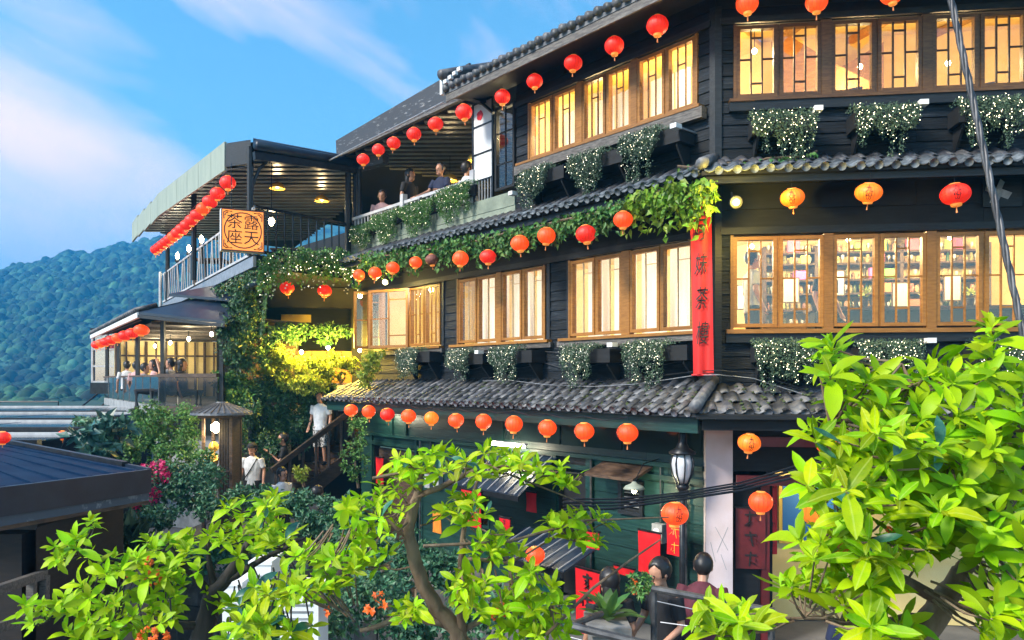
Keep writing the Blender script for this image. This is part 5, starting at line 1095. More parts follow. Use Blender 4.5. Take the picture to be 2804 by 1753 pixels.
def planter(fr, xa, ya, xb, yb, o, label, grp, lights=70, flowers=130, dens=1.0, m='fine_leaf', extra=.0, strands=0):
    x0, z1 = fr.hd(xa, ya, o); x1, z0 = fr.hd(xb, yb, o); w = x1 - x0
    t = thing('flower_box', label, 'planter', fr.M @ T((x0 + x1) / 2, -o, z0), grp)
    bx = MB(); bx.box(x0 + .04, x1 - .04 + extra, -o + .06, -.03, z1 - .26, z1 - .06); obj('trough', bx, 'soffit', t, fr.M)
    for xx in (x0 + .10, x1 - .14 + extra): obj('bracket', MB().hexa([(xx, -o + .1, z1 - .30), (xx + .03, -o + .1, z1 - .30), (xx + .03, -.03, z0 + .02), (xx, -.03, z0 + .02), (xx, -o + .1, z1 - .262), (xx + .03, -o + .1, z1 - .262), (xx + .03, -.03, z1 - .262), (xx, -.03, z1 - .262)]), 'soffit', t, fr.M)
    fb_, fl, li = MB(), MB(), MB(); n = int(2300 * dens * w * (z1 - z0) / .35)
    base_h = rnd(.62, .85); cols = [((k + .5 + rnd(-.5, .5)) / 16, base_h * rnd(.55, 1.0) if RND.random() < .65 else rnd(.85, 1.18)) for k in range(16)]
    def pt():
        u, h = RND.choice(cols); u = min(1, max(0, u + RND.gauss(0, .034))); v = rnd(0, 1) ** .9 * h * (1 - 1.1 * abs(u - .5) ** 2); nar = 1 - .22 * v
        return Vector((x0 + w * (.5 + (u - .5) * nar), -o - .02 - .05 * math.sin(PI * min(1, v * 1.6)) + rnd(-.05, .05), z1 - (z1 - z0) * v + rnd(-.02, .03)))
    for _ in range(n): leaf(fb_, pt(), droop(Vector((0, -.5, 0))), rvec(), rnd(.02, .038), rnd(.012, .02))
    for _ in range(int(n * .14)): leaf(fb_, Vector((rnd(x0, x1), rnd(-o, -o + .25), z1 + rnd(-.06, .035))), rvec() + Vector((0, 0, .6)), rvec(), rnd(.02, .04), .018)
    for _ in range(flowers): p = pt(); flower(fl, p + Vector((0, -.02, 0)), Vector((rnd(-.5, .5), -1, rnd(0, .6))), rnd(.006, .011))
    for _ in range(lights): octa(li, pt() + Vector((0, -.03, 0)), rnd(.0035, .006))
    obj('foliage', fb_, m, t, fr.M, kind='stuff')
    if flowers: obj('blossom', fl, 'white_flower', t, fr.M, kind='stuff')
    if lights: obj('string_lights', li, 'fairy_light', t, fr.M, kind='stuff')
for k, (a, b, c, d) in enumerate(((942, 826, 990, 908), (1060, 828, 1112, 908), (1162, 822, 1224, 910), (1330, 818, 1402, 912), (1475, 810, 1578, 908))):
    planter(FA, a, b, c, d, .40, 'box of trailing white blossom above the lower tiles, %s' % ('first from the shutters', 'second from the shutters', 'third from the shutters', 'second from the banner', 'first from the banner')[k], 'flower boxes above the lower tiles', 26, 240, extra=.30)
for k, (a, b, c, d) in enumerate(((1228, 408, 1297, 492), (1348, 372, 1430, 455), (1468, 325, 1562, 425))):
    planter(FA, a, b, c, d, .40, 'flower box of white blossom below the long top ledge, %s' % ('nearest the terrace', 'the middle one', 'nearest the corner')[k], 'flower boxes below the long top ledge', 34, 170, extra=.30)
for k, (a, b, c, d) in enumerate(((1772, 264, 1932, 372), (2013, 250, 2172, 364), (2262, 234, 2425, 352))):
    planter(FB, a, b, c, d, .40, 'box of fairy lit creeper under the amber top windows, %s' % ('next to the corner', 'the middle one', 'behind the steel cable')[k], 'fairy lit boxes under the top windows', 110, 0, .9)
for k, (a, b, c, d) in enumerate(((1778, 806, 1932, 922), (2025, 808, 2182, 920), (2300, 808, 2440, 920))):
    planter(FB, a, b, c, d, .40, 'box of dense creeper with fairy lights under the bar windows, %s' % ('next to the banner', 'the middle one', 'behind the bright tree')[k], 'fairy lit boxes under the bar windows', 120, 30, 1.25)
for k, (a, b, c, d) in enumerate(((832, 538, 880, 580), (882, 512, 945, 565), (950, 490, 1030, 545), (1035, 452, 1118, 512))):
    planter(FA, a, b, c, d, .16, 'flower box of pale blossom on the terrace railing, %s' % ('by the double posts', 'second from the posts', 'second from the screen', 'by the paper screen')[k], 'flower boxes on the terrace railing', 30, 260, 1.3, 'vine_leaf')
def path_at(pts, f):
    f = f * (len(pts) - 1); k = min(int(f), len(pts) - 2); return [a + (b - a) * (f - k) for a, b in zip(pts[k], pts[k + 1])]
def vine(name, label, pts, n, size, m, thick, hang, fr=None, o=.6, d=None, flowers=0, lights=0, cat='vine', grp=None, stem=True, fl_m='white_flower'):
    """leafy strip along a picture-space path (x, y[, depth]) that lies on a plane or at given depths"""
    def at(q, oo):
        if fr is not None: lx, z = fr.hd(q[0], q[1], oo); return fr.P(lx, -oo, z)
        return pd(q[0], q[1], q[2] - oo)
    b, fl, li = MB(), MB(), MB(); hubs = [(rnd(0, 1), RND.random() ** 1.5) for _ in range(26)]
    for _ in range(n):
        if RND.random() < .55: h = RND.choice(hubs); f = min(1, max(0, h[0] + RND.gauss(0, .02))); dn = h[1] * rnd(.2, 1) * hang
        else: f = rnd(0, 1); dn = RND.random() ** 2 * hang * .7
        q = path_at(pts, f); c = at(q, o + rnd(-.16, .18) if fr else rnd(-.2, .25)); c += Vector((0, 0, rnd(-.3, .7) * thick - dn))
        out = (CAMP - c).normalized() * .5
        leaf(b, c, droop(out, .7), (out + rvec() * .8 + Vector((0, 0, .5))).normalized(), size * rnd(.6, 1.25), size * rnd(.45, .75))
    for _ in range(flowers): q = path_at(pts, rnd(0, 1)); c = at(q, (o if fr else 0) + .15) + Vector((0, 0, rnd(-1, .6) * max(thick, .1) - rnd(0, 1) ** 2 * hang * .6)); flower(fl, c, CAMP - c + rvec() * 3, rnd(.014, .026))
    for _ in range(lights): q = path_at(pts, rnd(0, 1)); c = at(q, (o if fr else 0) + .2) + Vector((0, 0, rnd(-1, .6) * max(thick, .1) - rnd(0, 1) ** 2 * hang * .5)); octa(li, c, rnd(.006, .010))
    t = thing(name, label, cat, T(*at(path_at(pts, .5), o if fr else 0)), grp)
    obj('foliage', b, m, t, kind='stuff')
    if stem: obj('stem', MB().tube([at(path_at(pts, k / 12), (o if fr else 0) - .03) + Vector((0, 0, rnd(-.03, .03))) for k in range(13)], .018, 6), 'bark', t)
    if flowers: obj('blossom', fl, fl_m, t, kind='stuff')
    if lights: obj('string_lights', li, 'fairy_light', t, kind='stuff')
    return t
vine('eave_vine', 'broad leaved vine over the corner of the middle eave, lit by the flood light', [(1690, 440), (1640, 445), (1590, 440), (1530, 465), (1470, 485)], 900, .12, 'flood_lit_leaf', .20, .62, FA, .62)
vine('eave_vine', 'dark leafy vine trailing along the middle eave towards the terrace', [(1480, 478), (1400, 505), (1300, 530), (1200, 553), (1100, 572)], 1500, .10, 'vine_leaf', .16, .42, FA, .62)
vine('eave_vine', 'bushy vine over the eave above the open shutters', [(1110, 572), (1010, 592), (930, 605), (850, 615)], 1500, .10, 'vine_leaf', .26, .5, FA, .62)
vine('wall_creeper', 'thin creeper leafing along the board wall above the corner tiles', [(1930, 362), (1850, 372), (1790, 380), (1730, 385), (1600, 395)], 120, .07, 'vine_leaf', .03, .06, FB, .3)
vine('flowering_creeper', 'creeper with white blossom and fairy lights over the pavilion front rail', [(610, 635, 15.3), (680, 605, 15.7), (740, 612, 16.2), (800, 605, 16.7), (850, 625, 16.9)], 2800, .085, 'vine_leaf', .34, .7, flowers=200, lights=80)
vine('flowering_creeper', 'sparse creeper trailing below the pavilion edge beam', [(445, 695, 21), (500, 690, 18.5), (545, 668, 16.6), (610, 640, 15.4)], 900, .085, 'ivy_leaf', .16, .3, flowers=30)
vine('ivy_curtain', 'long strand of ivy hanging down the dark pier under the pavilion', [(632, 650, 15.9), (625, 720, 16.1), (618, 790, 16.2)], 700, .075, 'ivy_leaf', .08, .15)
def bush(name, label, blobs, n, size, m, cat='shrub', grp=None, up=0., stems=True, flowers=0, fl_m='pink_flower', fsize=.03, base=None, down=.3, parent_dark=False):
    """leafy mass: blobs of (display x, y, rx, ry, depth, thickness)"""
    b, fl = MB(), MB(); tot = sum(q[2] * q[3] for q in blobs); first = blobs[0]; c0 = pd(first[0], first[1], first[4])
    t = thing(name, label, cat, T(c0.x, c0.y, c0.z if base is None else base), grp)
    for q in blobs:
        d = q[4]; c = pd(q[0], q[1], d); rx, rz, ry = q[2] * KD / F * d, q[3] * KD / F * d, (q[5] if len(q) > 5 else .35)
        hubs = [rvec() * rnd(.35, 1.0) for _ in range(int(8 + 26 * q[2] * q[3] / 2500))]
        for _ in range(int(n * q[2] * q[3] / tot)):
            v = RND.choice(hubs) * 1.0 + rvec() * rnd(0, .34)
            if v.y > .3: v.y *= -.6
            p = c + Vector((v.x * rx, v.y * ry, v.z * rz)); out = Vector((v.x, v.y - .4, v.z + .3)).normalized()
            leaf(b, p, rvec() * .8 + out * .6 + Vector((0, 0, up - down)), (out + rvec() * .7).normalized(), size * rnd(.6, 1.3), size * rnd(.4, .7))
        for _ in range(int(flowers * q[2] * q[3] / tot)):
            v = RND.choice(hubs) + rvec() * .2; v.y = -abs(v.y); p = c + Vector((v.x * rx, v.y * ry * 1.1, v.z * rz))
            for _k in range(4): flower(fl, p + rvec() * fsize, rvec() + Vector((0, -.8, .3)), fsize * rnd(.6, 1.2))
    obj('foliage', b, m, t, kind='stuff')
    if flowers: obj('blossom', fl, fl_m, t, kind='stuff')
    if stems:
        s = MB(); q = blobs[len(blobs) // 2]; c = pd(q[0], q[1], q[4]); rz = q[3] * KD / F * q[4]
        s.tube([c + Vector((.05, .12, -rz * 1.3)), c + Vector((.0, .1, -rz * .3)), c + Vector((-.05, .1, rz * .5))], [.03, .022, .01], 6); obj('stem', s, 'bark', t)
    return t
bush('ivy_mass', 'dark ivy bulging over the ledge below the pavilion opening', [(600, 790, 55, 50, 17.5, .4), (680, 785, 60, 26, 18.0, .3), (770, 790, 60, 24, 18.2, .3), (570, 740, 40, 40, 17.6, .3)], 5200, .093, 'ivy_leaf', 'ivy')
bush('ivy_mass', 'ivy glowing yellow green around the wall lamps under the pavilion', [(690, 868, 85, 42, 17.7, .35), (770, 868, 60, 38, 17.8, .35), (640, 855, 40, 42, 17.6, .3), (720, 905, 70, 26, 17.5, .3), (825, 862, 36, 22, 17.7, .25)], 7400, .083, 'lime_leaf', 'ivy')  # lime leaves instead of ivy green: yellow lamp glow put into the leaf colour
bush('ivy_mass', 'wide ivy covering the wall between pillar lantern and stairs', [(600, 930, 75, 55, 17.7, .4), (690, 930, 85, 55, 17.9, .4), (700, 1010, 75, 60, 18.0, .35), (630, 1010, 60, 55, 17.9, .3), (760, 915, 40, 50, 18.0, .3)], 12400, .083, 'ivy_leaf', 'ivy')
bush('ivy_mass', 'pale topped ivy spilling over the end of the terrace rail', [(540, 900, 45, 26, 17.4, .3), (560, 930, 45, 35, 17.4, .3)], 2400, .083, 'vine_leaf', 'ivy')
bush('ivy_mass', 'dark ivy draped down the pier left of the pavilion opening', [(575, 720, 45, 60, 16.6, .4), (560, 800, 45, 60, 17.0, .4), (590, 850, 50, 45, 17.2, .4)], 3600, .09, 'ivy_leaf', 'ivy')
bush('hanging_shrub', 'fresh green creeper cascading over the concrete wall by the pillar lantern', [(375, 985, 45, 40, 15.2, .4), (440, 985, 45, 36, 15.0, .35), (360, 1040, 32, 45, 15.2, .3), (450, 1050, 28, 55, 14.9, .3)], 4200, .065, 'vine_leaf', 'creeper')
bush('hanging_shrub', 'lower creeper covering the concrete wall beside the glass canopy', [(345, 1000, 40, 45, 15.6, .3), (410, 1040, 40, 45, 15.2, .3), (400, 1090, 50, 40, 14.6, .3), (480, 1100, 30, 45, 14.0, .25), (310, 1060, 35, 35, 14.6, .3)], 4200, .075, 'vine_leaf', 'creeper')
bush('ivy_mass', 'shadowed ivy between the pillar lantern and the stair foot', [(560, 1040, 30, 60, 16.9, .3), (640, 1060, 45, 40, 17.0, .3), (590, 975, 45, 35, 17.2, .3)], 2600, .085, 'ivy_leaf', 'ivy')
bush('wall_shrub', 'leafy shrub growing beside the open shutters above the stairs', [(880, 850, 38, 32, 15.6, .3), (865, 890, 30, 22, 15.6, .3)], 900, .08, 'lime_leaf')
bush('wall_shrub', 'yellow lit climbing shrub beside the dark doorway and stairs', [(845, 1010, 26, 40, 16.2, .25), (838, 1090, 32, 50, 16.0, .3)], 1100, .075, 'vine_leaf', base=0)
bush('stair_shrub', 'small round shrub at the foot of the stairs', [(708, 1118, 22, 26, 14.6, .2)], 420, .06, 'lime_leaf', base=.2)
# ================================================================ people
def remesh(o, vox, sm=2):
    m = o.modifiers.new('join', 'REMESH'); m.mode = 'VOXEL'; m.voxel_size = vox; m.use_smooth_shade = True
    if sm: s = o.modifiers.new('soft', 'SMOOTH'); s.factor = .5; s.iterations = sm
def ell(b, c, r, n=12, k=8):
    prof = [(math.sin(PI * (j + .3) / (k - .4)), -math.cos(PI * (j + .3) / (k - .4))) for j in range(k)]
    i = len(b.v); b.lathe(prof, n)
    for q in range(i, len(b.v)): v = b.v[q]; b.v[q] = (c[0] + v[0] * r[0], c[1] + v[1] * r[1], c[2] + v[2] * r[2])
def person(label, base, face, H, shirt, pants, arms=None, sit=False, lean=0., hair='short', sleeve=.45, long_sleeve=False, head_turn=0., nod=0., extra=None, vox=.012, group=None, long_pants=True):
    """base = feet (or, when sitting, the point on the floor under the seat); face = heading, 0 looks at -Y"""
    s = H / 1.72; M_ = T(*base) @ RZ(face) @ Matrix.Diagonal((s, s, s, 1))
    t = thing('person', label, 'person', M_, group)
    hz = .50 if sit else .92; V = Vector
    def L(p):  # lean the upper body forward about the hips
        q = V(p) - V((0, 0, hz)); c, sn = math.cos(lean), math.sin(lean); return V((q.x, q.y * c - q.z * sn, q.y * sn + q.z * c)) + V((0, 0, hz))
    up = hz
    chest, neck, hd = L((0, 0, up + .36)), L((0, 0, up + .54)), L((0, -.02, up + .675))
    sh = [L((k * .18, 0, up + .49)) for k in (-1, 1)]
    arms = arms or {}
    Ar = []
    for i, k in enumerate((-1, 1)):
        a = arms.get('lr'[i] if i < 2 else 'l') or ((k * .25, .03, up + .22), (k * .27, -.07, up - .02))
        Ar.append((sh[i], L(a[0]), L(a[1])))
    if sit: Lg = [(V((k * .09, 0, hz)), V((k * .12, -.42, hz + .02)), V((k * .12, -.40, .06))) for k in (-1, 1)]
    else: Lg = [(V((k * .09, 0, hz)), V((k * .10, -.02, .48)), V((k * .11, .02, .06))) for k in (-1, 1)]
    b = MB()  # skin
    b.tube([chest, neck, hd], [.06, .052, .05], 8)
    hm = Matrix.Translation(hd) @ Matrix.Rotation(head_turn, 4, 'Z') @ Matrix.Rotation(lean * .6 + nod, 4, 'X') @ Matrix.Scale(1.13, 4)
    i0 = len(b.v); ell(b, (0, 0, .03), (.075, .093, .105)); ell(b, (0, -.03, -.055), (.052, .055, .05)); ell(b, (0, -.098, .0), (.012, .016, .022)); ell(b, (-.077, .005, .01), (.012, .02, .03)); ell(b, (.077, .005, .01), (.012, .02, .03))
    for q in range(i0, len(b.v)): b.v[q] = tuple(hm @ V(b.v[q]))
    for a in Ar:
        d = (a[2] - a[1]).normalized(); b.tube([a[0], a[1], a[2]], [.048, .040, .027], 8)
        side = d.cross(V((0, 1, .2))).normalized(); nn = d.cross(side)
        b.tube([a[2], a[2] + d * .05, a[2] + d * .085], [.026, .036, .032], 7)
        for f in range(4): o_ = side * (f - 1.5) * .019; ln = (.062, .075, .07, .052)[f]; b.tube([a[2] + d * .07 + o_, a[2] + d * (.085 + ln * .5) + o_ + nn * .006, a[2] + d * (.08 + ln) + o_ + nn * .022], [.0095, .009, .0075], 6)
        b.tube([a[2] + d * .03 + side * .025, a[2] + d * .06 + side * .05 + nn * .012, a[2] + d * .085 + side * .055 + nn * .02], [.011, .010, .008], 6)
    for l in Lg: b.tube([l[0], l[1], l[2]], [.08, .055, .038], 8)
    body = obj('body', b, 'skin', t, M_, True); remesh(body, vox)
    c = MB()  # shirt
    def torso(z, rx, ry):
        return [L((rx * math.cos(2 * PI * k / 14), ry * math.sin(2 * PI * k / 14), up + z)) for k in range(14)]
    rings = [torso(-.10 if not sit else -.02, .175, .125), torso(.08, .165, .115), torso(.28, .19, .12), torso(.42, .195, .105), torso(.50, .14, .085), torso(.545, .065, .06)]
    i = len(c.v)
    for r in rings: c.v += [tuple(p) for p in r]
    for j in range(5):
        for k in range(14): a, e = i + j * 14 + k, i + j * 14 + (k + 1) % 14; c.face((a, e, e + 14, a + 14))
    c.face([i + k for k in range(14)][::-1]); c.face([i + 70 + k for k in range(14)])
    for a in Ar:
        if long_sleeve: c.tube([a[0], a[1], a[2]], [.072, .056, .042], 9)
        else: c.tube([a[0], a[0].lerp(a[1], .75)], [.075, .066], 9)
    so_ = obj('shirt', c, shirt, t, M_, True); remesh(so_, vox)
    g = MB(); ell(g, (0, 0, hz + .0), (.165, .12, .12))
    for l in Lg: g.tube([l[0], l[1]] + ([l[2] + V((0, 0, .03))] if long_pants else [l[1].lerp(l[2], .12)]), [.105, .078] + ([.062] if long_pants else [.08]), 9)
    po = obj('trousers', g, pants, t, M_, True); remesh(po, vox)
    for l in Lg:
        f = MB(); p = l[2]; ell(f, (p.x, p.y - .06, .045), (.05, .13, .045)); obj('shoe', f, 'cloth_black', t, M_, True)
    h = MB(); i0 = len(h.v); ell(h, (0, .016, .042), (.089, .108, .112), 26, 20); 
    if hair == 'long': ell(h, (0, .05, -.07), (.085, .06, .17))
    if hair == 'bun': ell(h, (0, .1, .1), (.04, .04, .04))
    for q in range(i0, len(h.v)):
        v = V(h.v[q])
        lim = .085 + .02 * math.sin(v.x * 60)
        if v.y < -.03 and v.z < lim: v.y = -.03 + (v.y + .03) * .08
        zl = -.01 if v.y < .02 else -.065
        if hair != 'long' and v.z < zl: v.z = zl
        v *= 1 + .035 * mnoise.noise(v * 38) + .05 * mnoise.noise(Vector((v.x * 150, v.y * 150, v.z * 30)))
        h.v[q] = tuple(hm @ v)
    obj('hair', h, 'hair', t, M_, True)
    for k in (-1, 1): e_ = MB(); ell(e_, (k * .03, -.083, .022), (.010, .007, .006), 8, 6); e_.v = [tuple(hm @ V(v)) for v in e_.v]; obj('eye', e_, 'ink', t, M_, True)
    mth = MB(); mth.box(-.02, .02, -.0905, -.080, -.047, -.041); mth.v = [tuple(hm @ V(v)) for v in mth.v]; obj('mouth', mth, 'dark_red', t, M_)
    if extra == 'glasses':
        e_ = MB()
        for k in (-1, 1): e_.tube([(k * .032 + .024 * math.cos(q * PI / 4), -.099, .022 + .018 * math.sin(q * PI / 4)) for q in range(9)], .003, 4)
        e_.tube([(-.01, -.1, .024), (.01, -.1, .024)], .003, 4); e_.v = [tuple(hm @ V(v)) for v in e_.v]; obj('glasses', e_, 'black_metal', t, M_)
    if extra == 'cap':
        e_ = MB(); ell(e_, (0, .0, .085), (.095, .108, .065)); e_.box(-.06, .06, -.17, -.08, .06, .072); e_.v = [tuple(hm @ V(v)) for v in e_.v]; obj('cap', e_, 'cloth_black', t, M_, True)
    if extra in ('strap', 'cap'):
        obj('strap', MB().tube([L((.13, -.06, up + .5)), L((.02, -.135, up + .28)), L((-.17, -.1, up + .02))], .012, 5), 'ink', t, M_)
    if extra == 'vest':
        e_ = MB(); 
        for r in ((-.09, .185, .135), (.1, .178, .126), (.28, .2, .131), (.40, .17, .115)): e_.v += [tuple(p) for p in torso(*r)]
        for j in range(3):
            for k in range(14): a, e = j * 14 + k, j * 14 + (k + 1) % 14; e_.face((a, e, e + 14, a + 14))
        obj('vest', e_, 'cloth_black', t, M_, True)
    if extra == 'phone':
        w = Ar[0][2]; obj('phone', MB().box(w.x - .005, w.x + .07, w.y - .10, w.y - .09, w.z - .02, w.z + .13), 'ink', t, M_)
    return t
def at_px(x, ytop, d, H):  # feet point for someone whose head top shows at (x, ytop)
    p = pd(x, ytop, d); return Vector((p.x, p.y, p.z - H))
person('young man in a white tee and patterned shorts coming down the stairs', at_px(757, 928, 17.7, 1.66), math.radians(-15), 1.66, 'cloth_white', 'cloth_pattern', long_pants=False)
person('waiter in white shirt and black vest high on the stairs', at_px(806, 884, 18.1, 1.66), math.radians(20), 1.66, 'cloth_white', 'cloth_black', extra='vest', long_sleeve=True)
person('man in a black cap and long white tee with a bag strap across', at_px(597, 1050, 16.6, 1.68), math.radians(-5), 1.68, 'cloth_white', 'cloth_black', extra='cap')
person('man in a black tee raising a phone by the stair foot', at_px(670, 1026, 17.0, 1.66), math.radians(-70), 1.66, 'cloth_black', 'cloth_black', arms={'l': ((-.24, -.16, 1.18), (-.12, -.36, 1.42)), 'r': ((.25, -.1, 1.12), (.1, -.33, 1.32))}, extra='phone')
person('man with glasses in a pale blue white shirt beside the hedge', at_px(666, 1108, 15.0, 1.66), math.radians(60), 1.66, 'cloth_white', 'cloth_black', extra='glasses', long_sleeve=True)
person('person with dark hair just showing above the hedge', at_px(750, 1152, 12.6, 1.55), math.radians(150), 1.55, 'cloth_black', 'cloth_black')
person('man in a black tee and glasses leaning at the railing plants', at_px(1577, 1322, 7.35, 1.72), math.radians(-60), 1.72, 'cloth_black', 'cloth_black', lean=.12, nod=.15, extra='glasses', vox=.01, arms={'l': ((-.25, -.05, 1.15), (-.2, -.28, 1.0)), 'r': ((.25, -.02, 1.15), (.2, -.26, 1.02))})
person('person in a maroon tee bending away beside the pale pillar', at_px(1655, 1332, 7.7, 1.66), math.radians(160), 1.72, 'cloth_maroon', 'cloth_black', lean=.35, nod=.3, hair='short', vox=.01)
person('person in purple trousers with a pale scarf behind the potted plant', at_px(1440, 1350, 7.3, 1.64), math.radians(200), 1.64, 'cloth_black', 'cloth_purple', hair='long', vox=.01)
person('woman in a navy top behind the bright young tree', at_px(2020, 1400, 6.6, 1.60), math.radians(120), 1.60, 'cloth_navy', 'cloth_navy', hair='long', vox=.012)
# guests
def seated(label, x, ytop, d, face, shirt, **k):
    p = pd(x, ytop, d); H = 1.70; person(label, Vector((p.x, p.y, p.z - 1.31 * H / 1.72)), math.radians(face), H, shirt, 'cloth_black', sit=True, vox=.014, **k)
seated('guest in a white shirt seated at the far glass rail', 300, 855, 23.0, 200, 'cloth_white')
seated('guest in a pink top seated by the glass rail', 322, 856, 21.6, 160, 'cloth_pink')
seated('guest in a grey top turned away behind the glass rail', 342, 860, 20.7, 100, 'cloth_grey')
seated('bare armed guest in a pink dress by the rail corner', 364, 852, 19.5, -60, 'cloth_pink', hair='long')
seated('guest raising a camera with both arms at the rail corner', 404, 848, 18.9, -80, 'cloth_grey', arms={'l': ((-.2, -.2, .95), (-.08, -.3, 1.22)), 'r': ((.2, -.2, .95), (.08, -.3, 1.22))})
seated('dark haired guest in black seated behind the timber rail', 430, 850, 18.5, 90, 'cloth_black', hair='long')
seated('guest in a navy tee resting an arm on the terrace railing', 1042, 388, 15.5, -40, 'cloth_navy', arms={'l': ((-.28, -.08, .78), (-.42, -.28, .66)), 'r': ((.24, -.05, .75), (.2, -.28, .70))})
seated('dark haired guest facing the man in navy on the terrace', 968, 402, 16.6, 60, 'cloth_black', hair='long')
seated('guest in pale pink at the far end of the terrace railing', 903, 452, 17.4, 0, 'cloth_pink')
seated('guest in a white striped top beside the paper screen', 1102, 385, 14.9, 120, 'cloth_white')
b0 = FB.P(.60, .75, 3.6); person('man in a white shirt standing behind the bar window', Vector((b0.x, b0.y, 3.6)), math.radians(90), 1.62, 'cloth_white', 'cloth_black', vox=.012)
b0 = FB.P(1.55, .62, 3.6); person('man looking down at the counter behind the bar window', Vector((b0.x, b0.y, 3.55)), math.radians(35), 1.55, 'cloth_black', 'cloth_black', nod=.2, vox=.012)
# ================================================================ low roof, walls and garden in front
br = thing('lane_house', 'low dark house with a smooth navy sheet roof and a worn pale eave', 'building', T(-7, 8, 0))
RP = [pd(348, 1113, 7.9), pd(-60, 1163, 6.0), pd(-700, 1150, 6.0), pd(-700, 1060, 11.6), pd(-20, 1040, 11.9)]
slabpoly('roof', [(p.x, p.y) for p in RP], 2.36, 2.44, 'blue_sheet', br, [p.z for p in RP])
def strip(a, b, dz0, dz1, m, name, out=.03):
    d = (b - a); d.z = 0; d.normalize(); n_ = Vector((d.y, -d.x, 0)) * out
    return obj(name, MB().hexa([a + Vector((0, 0, dz0)), b + Vector((0, 0, dz0)), b + n_ + Vector((0, 0, dz0)), a + n_ + Vector((0, 0, dz0)), a + Vector((0, 0, dz1)), b + Vector((0, 0, dz1)), b + n_ + Vector((0, 0, dz1)), a + n_ + Vector((0, 0, dz1))]), m, br)
strip(RP[1], RP[0], -.22, .02, 'navy_sheet', 'fascia', .05); strip(RP[1], RP[0], -.30, -.222, 'worn_edge', 'worn_eave', .02); strip(RP[1], RP[0], -.335, -.302, 'old_wood', 'eave_batten', .02)
strip(RP[0], RP[4], -.14, .03, 'navy_sheet', 'fascia', .04)
obj('roof_seam', MB().bar(RP[0].lerp(RP[4], .1) + Vector((0, 0, .03)), RP[0].lerp(RP[4], .98) + Vector((0, 0, .03)), .06, .05), 'black_metal', br)
for k in range(6):
    a_, b_ = RP[1].lerp(RP[0], .12 + k * .16) + Vector((0, .02, .012)), RP[3].lerp(RP[4], .70 + k * .05) + Vector((0, -.05, .012)); obj('roof_lap', MB().bar(a_, b_, .035, .022), 'blue_sheet', br)
obj('roof_cable', MB().tube([pd(-10, 1098, 9.0), pd(60, 1092, 9.2), pd(110, 1088, 9.3)], .008, 5), 'grey_metal', br)
W0, W1 = RP[1] + Vector((.2, .45, 0)), RP[0] + Vector((-.35, .2, 0))
obj('front_wall', MB().hexa([(W0.x, W0.y, 0), (W1.x, W1.y, 0), (W1.x - .1, W1.y + .2, 0), (W0.x - .1, W0.y + .2, 0), (W0.x, W0.y, 2.2), (W1.x, W1.y, 2.2), (W1.x - .1, W1.y + .2, 2.2), (W0.x - .1, W0.y + .2, 2.2)]), 'old_wood_dark', br)
obj('side_wall', MB().hexa([(W1.x, W1.y, 0), (RP[4].x - .2, RP[4].y, 0), (RP[4].x - .4, RP[4].y, 0), (W1.x - .2, W1.y, 0), (W1.x, W1.y, 2.2), (RP[4].x - .2, RP[4].y, 2.2), (RP[4].x - .4, RP[4].y, 2.2), (W1.x - .2, W1.y, 2.2)]), 'old_wood_dark', br)
# the window frame low in the corner
def onwall(x, y):  # picture point on the front wall, a little proud of it
    rx = (x * KD - CX) / F; e = W1 - W0; k = (W0.x - rx * W0.y) / (rx * e.y - e.x); d = W0.y + e.y * k - .04; return pd(x, y, d)
wf = MB(); wf.bar(onwall(-60, 1412), onwall(105, 1356), .06, .07); wf.bar(onwall(104, 1360), onwall(102, 1452), .06, .07); wf.bar(onwall(75, 1370), onwall(73, 1462), .05, .06); wf.bar(onwall(-60, 1500), onwall(102, 1448), .06, .07)
obj('window_frame', wf, 'ledge_wood', br)
obj('front_wall', MB().box(RP[2].x + .3, W0.x - .12, W0.y, W0.y + .2, 0, 2.15), 'old_wood_dark', br)
# garden wall with hedge
bush('garden_hedge', 'dense dark hedge along the low wall in front of the stairs', [(640, 1185, 55, 34, 11.6, .4), (720, 1192, 60, 34, 11.2, .4), (800, 1205, 55, 34, 10.8, .4), (870, 1215, 45, 30, 10.4, .4), (760, 1235, 70, 30, 10.6, .35), (580, 1175, 45, 32, 12.0, .4)], 5200, .075, 'hedge_leaf', 'hedge', base=.6)
bush('garden_shrub', 'tall dark green shrub behind the row of jars', [(440, 1165, 60, 55, 11.8, .5), (490, 1125, 45, 45, 12.2, .5), (400, 1130, 35, 45, 12.0, .4), (510, 1190, 50, 40, 11.4, .4), (380, 1215, 45, 35, 11.0, .4)], 4800, .075, 'hedge_leaf', base=.3)
bush('flowering_shrub', 'shrub with crimson blossom at the tip of the navy roof', [(345, 1165, 45, 45, 11.5, .4), (325, 1180, 30, 25, 11.3, .3), (375, 1115, 45, 25, 11.6, .3)], 900, .06, 'hedge_leaf', flowers=110, fsize=.04, base=.4)
bush('broadleaf_plant', 'grey green long leaved plant beside the glass canopy', [(240, 1030, 55, 40, 13.0, .5), (270, 1010, 45, 30, 13.2, .4), (225, 1075, 40, 26, 12.6, .4)], 420, .22, 'old_leaf_mass', base=.5, down=.5)
bush('fern_bed', 'dark blue green ferns filling the bed below the young trees', [(800, 1425, 100, 55, 6.6, .6), (920, 1400, 90, 60, 6.8, .6), (700, 1470, 90, 45, 6.4, .5), (1000, 1470, 110, 45, 6.2, .5), (1150, 1440, 110, 50, 6.4, .5), (1280, 1440, 60, 60, 6.6, .5)], 5200, .06, 'hedge_leaf', 'fern', base=.3)
